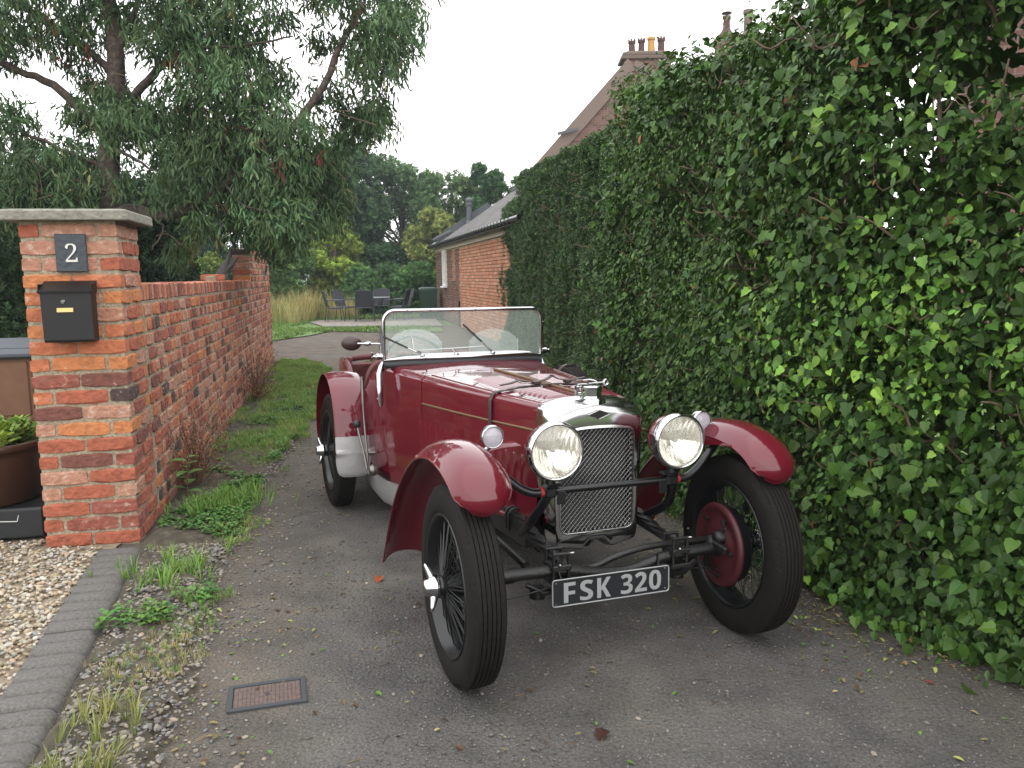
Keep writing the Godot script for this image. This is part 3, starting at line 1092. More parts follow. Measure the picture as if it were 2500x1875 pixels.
func build_hedges():
	var ivy := ivy_leaf()
	var heart := heart_leaf()
	var oval := oval_leaf()
	var near_path := [Vector2(3.3, -1.2), Vector2(2.45, -2.05), Vector2(1.82, -2.85), Vector2(1.42, -3.45), Vector2(1.22, -4.3), Vector2(0.90, -7.46)]
	var t := thing("ivy_hedge", "tall overgrown hedge of glossy ivy with yellow-green young leaves, beside the front of the car", "hedge")
	var length := path_length(near_path)
	var lump := noise(0.012, 3, 120)
	var hole := noise(0.018, 3, 121)
	var young := noise(0.010, 2, 122)
	var lists := {"ivy": [[], []], "heart": [[], []], "oval": [[], []]}
	var own := []
	var top_at := func(u: float) -> float: return lerpf(2.70, 3.0, clampf((u - 4.8) / 2.0, 0, 1)) + lump.get_noise_2d(u * 60.0, 0.0) * 0.08
	for ci in 10500:
		# a shoot with its leaves; between the shoots the hedge is open and deep
		var cu := rng.randf() * length
		var on_top := rng.randf() < 0.15
		var H: float = top_at.call(cu)
		var ch := rng.randf() * H
		if rng.randf() < 0.06: ch = rr(0.0, 0.25)
		var pd := path_at(near_path, cu)
		var n := V(pd[1].y, 0, -pd[1].x)
		var b := V(pd[0].x, 0, pd[0].y)
		var along := V(pd[1].x, 0, pd[1].y)
		var sparse := cu > 0.8 and cu < 2.9 and ch > 1.95
		if sparse and hole.get_noise_2d(cu * 95.0, ch * 95.0) > 0.10: continue
		var bulge := lump.get_noise_3d(cu * 70.0, ch * 70.0, 3.0) * 0.17
		if ch < 0.35: bulge += 0.10 * (1.0 - ch / 0.35)
		var hollow := hole.get_noise_2d(cu * 80.0 + 400.0, ch * 80.0)
		var out := rng.randfn(-0.03, 0.085) - 0.25 * clampf((hollow - 0.18) * 4.0, 0, 1)
		var rim := clampf((ch - (H - 0.3)) / 0.3, 0, 1)
		var c0: Vector3
		var cn: Vector3
		if on_top:
			c0 = b - n * rr(0.0, 0.95) + V(0, H + rng.randfn(-0.06, 0.03), 0)
			cn = V(0, 1, 0) + n * 0.3
		else:
			c0 = b + n * (bulge + out - 0.08 * rim * rim) + V(0, ch, 0)
			cn = n * 0.75 + V(0, 0.55 + rim * 0.5, 0)
		var yq := young.get_noise_2d(cu * 60.0, ch * 60.0)
		var share := 0.03
		if cu > 1.0 and cu < 4.0 and ch > 0.75 and ch < 1.75: share = 0.40
		if cu < 3.2 and ch > 1.0 and ch < 2.2: share = maxf(share, 0.24)
		if ch > H - 0.35 or on_top: share = maxf(share, 0.14)
		share *= clampf(0.6 + yq * 4.0, 0.05, 2.2) * (1.0 if out > -0.05 else 0.3)
		var left_mix := clampf((cu - 2.4) / 2.0, 0.0, 1.0)
		var privet := rng.randf() < 0.25 + 0.5 * left_mix
		var tint := rr(0.7, 1.35)
		var young_clump := rng.randf() < share
		var spread := rr(0.035, 0.085)
		for li in rng.randi_range(8, 15):
			var off := V(rng.randfn(0, 1), rng.randfn(0, 1), rng.randfn(0, 1)) * spread
			off -= n * absf(off.dot(n)) * 0.4
			var p := c0 + off
			if p.y < 0.01: p.y = rr(0.01, 0.05)
			var nn := (cn.normalized() * 0.9 + off / spread * 0.42 + V(rng.randfn(0, 0.38), rng.randfn(0, 0.32) + 0.15, rng.randfn(0, 0.38))).normalized()
			var inward := -(off.dot(n) + out)
			var kind := "oval" if privet else ("heart" if rng.randf() < 0.35 else "ivy")
			var size: float = (0.024 + 0.042 * pow(rng.randf(), 1.3)) if kind != "oval" else rr(0.018, 0.040)
			var is_young := young_clump and rng.randf() < 0.7
			if is_young: size *= 0.85
			var c := Color(0.032, 0.070, 0.014) if rng.randf() < 0.6 else Color(0.054, 0.108, 0.019)
			if kind == "oval": c = Color(0.048, 0.094, 0.024) if rng.randf() < 0.6 else Color(0.074, 0.130, 0.030)
			if is_young: c = Color(0.135, 0.24, 0.035) if rng.randf() < 0.5 else Color(0.085, 0.185, 0.030)
			elif rng.randf() < 0.003: c = Color(0.20, 0.09, 0.04)
			c = vary(c * tint, 0.25, 0.10)
			var xf := Transform3D(leaf_basis(nn, rng.randfn(0, 0.7), size), p)
			if own.size() < 300 and kind != "oval" and inward < 0.02 and size > 0.038 and cu < 4.3 and cu > 0.9 and not on_top and li % 4 == 0:
				own.append([kind, xf, 3 if is_young else rng.randi() % 3])
				continue
			lists[kind][0].append(xf)
			lists[kind][1].append(c)
	var tones := [lin(0.028, 0.064, 0.014), lin(0.040, 0.084, 0.017), lin(0.054, 0.106, 0.021), lin(0.12, 0.22, 0.035)]
	var lm := []
	for c in tones:
		var m: StandardMaterial3D = M.leaf_tinted.duplicate()
		m.vertex_color_use_as_albedo = false
		m.albedo_color = c
		lm.append(m)
	for o in own:
		part("leaf", ivy if o[0] == "ivy" else heart, lm[o[2]], t, o[1])
	scatter("ivy_leaves", ivy, M.leaf_tinted, lists.ivy[0], lists.ivy[1], t)
	scatter("heart_leaves", heart, M.leaf_tinted, lists.heart[0], lists.heart[1], t)
	scatter("oval_leaves", oval, M.leaf_tinted, lists.oval[0], lists.oval[1], t)
	hedge_inside(t, near_path, 2.6, 13000, 0.10, 60, true)
	# the clipped hedge further along
	var far_path := [Vector2(0.93, -7.42), Vector2(0.17, -14.7), Vector2(-0.02, -16.6), Vector2(-0.16, -18.0)]
	var t2 := thing("clipped_hedge", "long neatly clipped dark green small-leaved hedge, beyond the ivy hedge", "hedge")
	length = path_length(far_path)
	var sp := []
	for v in 3:
		sp.append(sprig(oval, 7, 0.06, 0.034))
	var parts3 := [[[], []], [[], []], [[], []]]
	for i in 78000:
		var u := pow(rng.randf(), 1.25) * length
		var H := lerpf(2.70, 3.14, clampf(u / 7.2, 0, 1))
		if u > 7.4: H = 2.80
		H += lump.get_noise_2d(u * 80.0, 50.0) * 0.05
		var on_top := rng.randf() < 0.14
		var h := rng.randf() * H
		var pd := path_at(far_path, u)
		var n := V(pd[1].y, 0, -pd[1].x)
		var b := V(pd[0].x, 0, pd[0].y)
		var bulge := lump.get_noise_3d(u * 60.0, h * 40.0, 30.0) * 0.13 + lump.get_noise_3d(u * 200.0, h * 160.0, 19.0) * 0.09
		if h < 0.5: bulge += 0.12 * (1.0 - h / 0.5)
		if h < 1.5 and u > 5.5: bulge += 0.05
		var inward := absf(rng.randfn(0.0, 0.09))
		var p := b + n * (bulge - inward - 0.12 * pow(clampf((h - H + 0.2) / 0.2, 0, 1), 2.0)) + V(0, h, 0)
		var nn := n + V(0, 0.4, 0)
		if on_top:
			p = b - n * rr(0, 0.9) + V(0, H - absf(rng.randfn(0, 0.04)), 0)
			nn = V(0, 1, 0)
		var y := (nn + V(rng.randfn(0, 0.5), rng.randfn(0.15, 0.5), rng.randfn(0, 0.5))).normalized()
		var c := Color(0.042, 0.080, 0.028) if rng.randf() < 0.6 else Color(0.066, 0.118, 0.038)
		if rng.randf() < 0.07: c = Color(0.10, 0.19, 0.05)
		if h < 1.4 and rng.randf() < 0.08: c = Color(0.10, 0.085, 0.04)
		var k := i % 3
		parts3[k][0].append(Transform3D(aim(p, y).basis * Basis(Vector3.UP, rr(0, TAU)).scaled(Vector3.ONE * rr(0.7, 1.2)), p))
		parts3[k][1].append(vary(c, 0.3, 0.12))
	for k in 3:
		scatter("sprays", sp[k], M.leaf_tinted, parts3[k][0], parts3[k][1], t2)
	hedge_inside(t2, far_path, 2.65, 9000, 0.11, 40, false)

func hedge_inside(t: Node3D, path: Array, H: float, count: int, size: float, stems: int, open_top: bool):
	# stems, cut shoots and the old leaves behind the face
	var length := path_length(path)
	var hole := noise(0.018, 3, 121)
	var xs := []
	var cols := []
	for i in count:
		var u := rng.randf() * length
		var h := rng.randf() * H
		if open_top and u > 0.8 and u < 2.9 and h > 1.95 and hole.get_noise_2d(u * 95.0, h * 95.0) > 0.04: continue
		var pd := path_at(path, u)
		var n := V(pd[1].y, 0, -pd[1].x)
		var p := V(pd[0].x, h, pd[0].y) - n * rr(0.28, 0.85)
		xs.append(Transform3D(leaf_basis(V(rng.randfn(0, 1), rng.randfn(0, 0.6), rng.randfn(0, 1)).normalized(), rr(0, TAU), size * rr(0.7, 1.3)), p))
		cols.append(vary(Color(0.038, 0.076, 0.024), 0.3, 0.15))
	scatter("inner_leaves", oval_leaf(), M.matt_leaf, xs, cols, t)
	var s := S()
	for i in stems:
		var u := length * (i + rr(0, 1)) / stems
		var pd := path_at(path, u)
		var n := V(pd[1].y, 0, -pd[1].x)
		var b := V(pd[0].x, 0, pd[0].y) - n * rr(0.22, 0.6)
		var pts := []
		var dx := V(rr(-0.25, 0.25), 0, rr(-0.25, 0.25))
		for k in 6:
			pts.append(b + V(0, H * 0.92 * k / 5.0, 0) + dx * (k / 5.0) + V(rr(-0.04, 0.04), 0, rr(-0.04, 0.04)))
		var r := rr(0.008, 0.020)
		tube(s, pts, [r, r * 0.9, r * 0.75, r * 0.6, r * 0.45, r * 0.25], 6)
	part("stem", done(s), M.twig, t).set_meta("kind", "stuff")
	s = S()
	for i in (460 if open_top else 200):
		var u := rng.randf() * length
		var h := rr(0.2, H)
		var pd := path_at(path, u)
		var n := V(pd[1].y, 0, -pd[1].x)
		var p := V(pd[0].x, h, pd[0].y) - n * 0.16
		var d := (n * rr(0.4, 1.0) + V(rr(-0.6, 0.6), rr(-0.2, 0.9), rr(-0.6, 0.6))).normalized() * rr(0.18, 0.34)
		var side := V(rr(-0.04, 0.04), rr(-0.04, 0.06), rr(-0.04, 0.04))
		var thick := rr(0.7, 1.7)
		tube(s, curve([p, p + d * 0.4 + side, p + d * 0.75 - side * 0.5, p + d + V(0, 0.02, 0)], 3), [0.0045 * thick, 0.0043 * thick, 0.004 * thick, 0.0038 * thick, 0.0036 * thick, 0.0033 * thick, 0.003 * thick, 0.0028 * thick, 0.0025 * thick, 0.0022 * thick], 5)
	part("cut_shoots", done(s), M.twig, t).set_meta("kind", "stuff")

# ---------------------------------------------------------------- trees and shrubs
func foliage_ball(list: Array, cols: Array, c: Vector3, r: Vector3, count: int, size: float, tint: Color, hollow := 0.55):
	for i in count:
		var d := V(rng.randfn(0, 1), rng.randfn(0, 1), rng.randfn(0, 1)).normalized()
		var q := lerpf(hollow, 1.0, sqrt(rng.randf())) * (1.0 + rng.randfn(0, 0.06))
		var p := c + V(d.x * r.x, d.y * r.y, d.z * r.z) * q
		var y := (d + V(rng.randfn(0, 0.6), rng.randfn(0, 0.6) + 0.2, rng.randfn(0, 0.6))).normalized()
		list.append(Transform3D(aim(p, y).basis * Basis(Vector3.UP, rr(0, TAU)).scaled(Vector3.ONE * size * rr(0.7, 1.3)), p))
		cols.append(vary(tint, 0.35, 0.12))

func broad_tree(called: String, label: String, base: Vector3, height: float, width: float, tint: Color, leaf: ArrayMesh, count: int, size: float, category := "tree", group := "", low := 0.3, gaps := 1.0):
	var t := thing(called, label, category, base, 0.0, group)
	var s := S()
	var r := maxf(0.02 * height, 0.03)
	var top := V(rr(-0.2, 0.2), height * 0.72, rr(-0.2, 0.2))
	tube(s, curve([Vector3.ZERO, V(rr(-0.1, 0.1), height * 0.3, 0), top], 4), [r * 1.3, r * 1.1, r, r * 0.95, r * 0.9, r * 0.75, r * 0.6, r * 0.5, r * 0.35], 8)
	part("trunk", done(s), M.bark, t)
	var xs := []
	var cols := []
	var blobs := int(13 + 10 * gaps)
	s = S()
	for i in blobs:
		var a := rr(0, TAU)
		var y := lerpf(low, 0.93, (i + rng.randf()) / blobs)
		var wide := width * 0.5 * sqrt(maxf(0.08, 1.0 - pow(absf(y - 0.5) / 0.52, 2.0)))
		var rad := width * rr(0.15, 0.25) * (0.75 if y > 0.8 else 1.0)
		var o := V(cos(a), 0, sin(a)) * maxf(0.0, wide - rad * 0.6) * sqrt(rr(0.25, 1.0))
		var c := V(o.x, y * height - rad * 0.3, o.z)
		foliage_ball(xs, cols, c, V(rad, rad * rr(0.7, 0.95), rad), count / blobs, size, tint * rr(0.75, 1.25), 0.25)
		var st := V(0, c.y * 0.55, 0) + top * 0.1
		tube(s, curve([st, st.lerp(c, 0.5) + V(0, 0.1, 0), c], 3), [r * 0.5, r * 0.45, r * 0.4, r * 0.3, r * 0.22, r * 0.15, r * 0.08], 5)
	part("limbs", done(s), M.bark, t).set_meta("kind", "stuff")
	scatter("crown", leaf, M.matt_leaf, xs, cols, t)

func build_trees():
	gum_tree()
	var oval := oval_leaf()
	var big := sprig(oval, 11, 0.8, 0.40)
	var mid := sprig(oval, 11, 0.7, 0.36)
	var g := "trees beyond the yard"
	broad_tree("broadleaf_tree", "tall dark green tree far behind the garden chairs, just right of the gum tree", V(-8.6, 0, -40), 8.1, 6.4, Color(0.063, 0.119, 0.048), big, 7540, 0.36, "tree", g, 0.12)
	broad_tree("broadleaf_tree", "airy grey-green tree in the middle of the far tree line", V(-5.4, 0, -42), 7.6, 5.2, Color(0.087, 0.147, 0.064), big, 5220, 0.32, "tree", g, 0.14, 1.6)
	broad_tree("broadleaf_tree", "loose pale green tree left of the ivy-clad tree, above the flue of the outbuilding", V(-2.9, 0, -43), 7.0, 4.6, Color(0.105, 0.168, 0.063), big, 4350, 0.30, "tree", g, 0.14, 1.6)
	broad_tree("ivy_clad_tree", "slender ivy-clad tree with a dense dark head standing above the slate roof", V(-1.05, 0, -40), 6.9, 2.2, Color(0.048, 0.109, 0.036), big, 3770, 0.26, "tree", g, 0.3)
	broad_tree("broadleaf_tree", "small bright green tree at the hedge, right of the ivy-clad tree", V(0.4, 0, -41), 6.4, 2.6, Color(0.084, 0.168, 0.049), big, 2175, 0.28, "tree", g, 0.3)
	broad_tree("broadleaf_tree", "dark tree behind the gum tree, over the tall end of the garden wall", V(-12.5, 0, -36), 7.2, 6.5, Color(0.049, 0.098, 0.039), big, 6090, 0.36, "tree", g, 0.08)
	broad_tree("broadleaf_tree", "dark tree far behind the middle of the garden wall, seen under the gum tree", V(-17.5, 0, -33), 6.4, 6.5, Color(0.042, 0.084, 0.034), big, 5220, 0.36, "tree", g, 0.06)
	broad_tree("broadleaf_tree", "dark tree far behind the gate pier, seen left of the gum tree trunk", V(-19.5, 0, -26), 4.6, 6.0, Color(0.042, 0.084, 0.034), big, 4350, 0.34, "tree", g, 0.06)
	# shrubs
	var h := "shrubs at the end of the yard"
	broad_tree("shrub", "yellow-green shrub with upright shoots, left behind the garden chairs", V(-7.0, 0, -33.5), 3.9, 2.3, Color(0.210, 0.280, 0.049), mid, 3770, 0.26, "shrub", h, 0.1)
	broad_tree("shrub", "broad mid-green shrub over the dry grass, next to the end of the garden wall", V(-8.9, 0, -31.8), 3.2, 3.0, Color(0.091, 0.161, 0.049), mid, 4350, 0.25, "shrub", h, 0.06)
	broad_tree("shrub", "golden green shrub beside the far corner of the outbuilding", V(-3.15, 0, -35.2), 4.4, 2.6, Color(0.196, 0.231, 0.070), mid, 4060, 0.25, "shrub", h, 0.08)
	broad_tree("shrub", "low bramble thicket behind the garden table", V(-5.1, 0, -32.0), 1.9, 3.4, Color(0.070, 0.133, 0.049), mid, 3770, 0.22, "shrub", h, 0.02)
	broad_tree("shrub", "low thicket behind the green wheelie bin", V(-3.4, 0, -31.5), 2.0, 2.6, Color(0.077, 0.154, 0.049), mid, 3190, 0.22, "shrub", h, 0.02)
	broad_tree("shrub", "dark thicket between the yellow-green shrub and the far trees", V(-5.6, 0, -36.0), 2.9, 5.0, Color(0.034, 0.070, 0.028), mid, 4350, 0.3, "shrub", h, 0.02)
	broad_tree("shrub", "yellow-green low shrub right behind the end of the garden wall", V(-10.4, 0, -27.8), 2.5, 2.6, Color(0.154, 0.210, 0.042), mid, 3190, 0.24, "shrub", h, 0.04)
	broad_tree("evergreen", "black-green evergreen behind the garden wall, under the low limb of the gum tree", V(-5.9, 0, -11.9), 3.0, 3.2, Color(0.030, 0.056, 0.026), mid, 7540, 0.17, "evergreen", "dark evergreens behind the wall", 0.04)
	broad_tree("evergreen", "dark evergreen behind the left side of the gate pier", V(-6.6, 0, -9.3), 2.15, 2.7, Color(0.036, 0.068, 0.028), mid, 7540, 0.15, "evergreen", "dark evergreens behind the wall", 0.04)
	broad_tree("evergreen", "dark evergreen behind the gum tree trunk, above the cap of the gate pier", V(-8.4, 0, -14.8), 3.9, 5.6, Color(0.034, 0.064, 0.028), mid, 7540, 0.2, "evergreen", "dark evergreens behind the wall", 0.04)
	broad_tree("evergreen", "dark evergreen behind the tall end of the garden wall", V(-7.2, 0, -16.6), 2.9, 3.2, Color(0.038, 0.076, 0.024), mid, 6090, 0.2, "evergreen", "dark evergreens behind the wall", 0.04)
	# butterfly bush flower
	var b := thing("butterfly_bush", "butterfly bush with one purple flower spike, over the dry grass", "shrub", V(-7.1, 0, -27.6))
	var s := S()
	tube(s, curve([V(-0.6, 0, 0.1), V(-0.3, 1.6, 0), V(0.02, 2.75, 0)], 4), [0.02, 0.02, 0.018, 0.016, 0.014, 0.012, 0.01, 0.008, 0.006], 5)
	part("stem", done(s), M.twig, b)
	var xs := []
	var cols := []
	foliage_ball(xs, cols, V(-0.5, 1.9, 0), V(0.6, 0.9, 0.5), 260, 0.3, Color(0.07, 0.12, 0.04), 0.2)
	scatter("foliage", sprig(oval, 7, 0.5, 0.42), M.matt_leaf, xs, cols, b)
	xs = []
	cols = []
	for i in 240:
		var u := rng.randf()
		var a := rr(0, TAU)
		var r := 0.045 * (1.0 - 0.7 * u)
		xs.append(Transform3D(Basis.from_euler(V(rr(0, TAU), rr(0, TAU), 0)).scaled(Vector3.ONE * 0.035), V(0.02 + u * 0.34, 2.78 + 0.05 * u + cos(a) * r, sin(a) * r)))
		cols.append(vary(Color(0.16, 0.05, 0.27), 0.3, 0.1))
	scatter("flower", oval, M.matt_leaf, xs, cols, b)

func gum_tree():
	var t := thing("gum_tree", "large gum tree with drooping narrow blue-green leaves, behind the garden wall", "tree", V(-4.46, 0, -9.5))
	var o := V(-4.46, 0, -9.5)
	var s := S()
	var trunk := curve([V(-4.46, 0, -9.5), V(-4.46, 1.2, -9.5), V(-4.45, 2.26, -9.5), V(-4.40, 2.94, -9.5), V(-4.28, 3.6, -9.5), V(-4.27, 4.1, -9.5), V(-4.33, 5.0, -9.5), V(-4.2, 6.2, -9.5)], 4)
	var rad := []
	for i in trunk.size():
		rad.append(lerpf(0.150, 0.055, float(i) / trunk.size()))
		trunk[i] -= o
	tube(s, trunk, rad, 14)
	part("trunk", done(s), M.bark, t)
	var limbs := [
		[[V(-4.42, 3.0, -9.5), V(-4.83, 3.47, -9.4), V(-5.14, 3.64, -9.3), V(-5.53, 3.78, -9.2), V(-6.2, 3.95, -9.2)], 0.055],
		[[V(-4.28, 3.65, -9.5), V(-4.5, 3.85, -9.6), V(-4.84, 4.11, -9.7), V(-5.34, 4.43, -9.8), V(-5.9, 4.8, -9.9)], 0.05],
		[[V(-4.38, 3.0, -9.5), V(-4.15, 3.32, -9.5), V(-3.95, 3.52, -9.4), V(-3.65, 3.71, -9.3), V(-3.2, 3.89, -9.2), V(-3.0, 4.3, -9.2), V(-2.9, 4.9, -9.2)], 0.06],
		[[V(-4.45, 2.1, -9.5), V(-4.2, 2.2, -9.4), V(-3.71, 2.13, -9.3), V(-3.27, 2.31, -9.2), V(-2.63, 2.67, -9.1), V(-2.04, 3.25, -9.1), V(-1.75, 3.85, -9.2), V(-1.52, 4.3, -9.3)], 0.075],
		[[V(-4.42, 2.8, -9.5), V(-4.29, 2.85, -9.4), V(-4.05, 2.74, -9.2), V(-3.8, 2.58, -9.1)], 0.03],
		[[V(-4.44, 2.6, -9.5), V(-4.6, 2.72, -9.5), V(-4.77, 2.81, -9.4), V(-5.26, 3.05, -9.3)], 0.035],
		[[V(-4.28, 3.75, -9.5), V(-4.2, 4.01, -9.5), V(-4.08, 4.22, -9.5), V(-3.9, 4.6, -9.5)], 0.06],
		[[V(-3.0, 2.42, -9.1), V(-2.8, 2.2, -9.0), V(-2.5, 2.1, -8.9)], 0.018],
		[[V(-3.9, 2.14, -9.3), V(-3.75, 1.95, -9.2), V(-3.9, 1.75, -9.2)], 0.014],
		[[V(-3.2, 3.85, -9.2), V(-2.7, 3.8, -9.0), V(-2.2, 3.9, -9.0)], 0.02]]
	for l in limbs:
		s = S()
		var pts := curve(l[0], 4)
		var rs := []
		for i in pts.size():
			pts[i] = pts[i] - o + V(rr(-0.015, 0.015), rr(-0.015, 0.015), 0)
			rs.append(l[1] * lerpf(1.0, 0.35, float(i) / pts.size()))
		tube(s, pts, rs, 8)
		part("limb", done(s), M.bark, t)
	# the leaves hang in bunches; [across, down, size] on the crown plan
	var bunches := [[60, 230, 110], [150, 60, 150], [380, 60, 160], [330, 200, 120], [430, 350, 100], [560, 60, 80], [800, 60, 170], [980, 120, 190], [1180, 60, 200], [1150, 250, 160], [850, 230, 110], [1010, 380, 140], [1180, 420, 150], [830, 480, 130],
		[620, 560, 120], [450, 530, 130], [330, 520, 80], [1350, 50, 70], [1700, 60, 100], [1900, 60, 160], [1990, 200, 120], [1850, 240, 140], [1900, 390, 130], [1780, 510, 120], [1870, 580, 90], [1620, 470, 80], [1560, 190, 70], [1700, 620, 110],
		[700, 620, 150], [900, 620, 170], [1100, 600, 180], [1300, 530, 110], [1400, 420, 80], [1300, 680, 170], [1480, 640, 120], [1000, 800, 160], [1200, 850, 190], [1400, 800, 170], [1550, 780, 130], [1100, 960, 130], [1350, 1000, 150], [1520, 930, 120],
		[870, 930, 90], [1250, 1090, 100], [100, 560, 90], [50, 660, 60], [70, 900, 130], [280, 860, 150], [190, 960, 110], [400, 900, 90], [340, 760, 70], [1420, 1120, 90], [1560, 1060, 80], [760, 1200, 60], [1180, 720, 150],
		[300, -160, 200], [700, -200, 220], [1100, -200, 220], [1600, -160, 180], [1950, -160, 180], [-120, 100, 160], [-150, 600, 140], [-140, 900, 150], [100, 1000, 110], [350, 1010, 110], [20, 980, 110], [240, 760, 90], [130, 780, 80], [640, 890, 60], [560, 470, 70], [1300, 1150, 110], [1480, 1080, 110], [1180, 1040, 120], [1600, 960, 90], [1000, 1080, 90], [1420, 920, 110]]
	var bunch := []
	var sickle := sickle_leaf()
	for v in 4:
		var st := SurfaceTool.new()
		st.begin(Mesh.PRIMITIVE_TRIANGLES)
		for i in 8:
			var a := rr(0, TAU)
			var lean := rr(0.05, 0.95)
			var y := V(-cos(a) * lean, 1.0, -sin(a) * lean).normalized()
			var z := V(cos(a + rr(-1, 1)), 0.2, sin(a + rr(-1, 1)))
			z = (z - y * z.dot(y)).normalized()
			var f := rr(0.060, 0.100)
			st.append_from(sickle, 0, Transform3D(Basis(y.cross(z) * f * 1.15, y * f, z * f), V(cos(a) * 0.02 * i / 3.0, -0.022 * i + 0.06, sin(a) * 0.02 * i / 3.0)))
		bunch.append(st.commit())
	var xs := [[], [], [], []]
	var cols := [[], [], [], []]
	for q in bunches:
		var r: float = q[2] * 0.00245
		var c := V(-5.47 + q[0] * 0.002165, 4.45 - q[1] * 0.00224, -9.4 + rr(-0.5, 0.5)) - o
		var tint := Color(0.064, 0.110, 0.046) * rr(0.75, 1.3)
		var reddish := rng.randf() < 0.2
		for i in int(195.0 * pow(r / 0.36, 2.0)):
			var d := V(rng.randfn(0, 1), rng.randfn(0, 0.9), rng.randfn(0, 1.1)).normalized()
			var p := c + d * r * lerpf(0.15, 1.12, sqrt(rng.randf())) * V(1.1, 0.95, 1.4)
			var k := rng.randi() % 4
			xs[k].append(Transform3D(Basis.from_euler(V(rng.randfn(0, 0.42), rr(0, TAU), rng.randfn(0, 0.42))).scaled(Vector3.ONE * rr(0.8, 1.25)), p))
			var col := tint
			if reddish and rng.randf() < 0.05: col = Color(0.12, 0.03, 0.022)
			elif rng.randf() < 0.03: col = Color(0.16, 0.17, 0.07)
			cols[k].append(vary(col, 0.42, 0.14))
	for k in 4:
		scatter("leaves", bunch[k], M.gum_leaf, xs[k], cols[k], t)
	# fine hanging twigs
	s = S()
	for i in 70:
		var q = bunches[rng.randi() % bunches.size()]
		var c := V(-5.47 + q[0] * 0.002165, 4.45 - q[1] * 0.00224, -9.4) - o
		var p := c + V(rr(-0.3, 0.3), rr(0.0, 0.3), rr(-0.3, 0.3))
		tube(s, curve([p, p + V(rr(-0.25, 0.25), 0.02, rr(-0.2, 0.2)), p + V(rr(-0.4, 0.4), rr(-0.35, -0.1), rr(-0.2, 0.2))], 3), 0.005, 4)
	part("twigs", done(s), M.twig, t).set_meta("kind", "stuff")

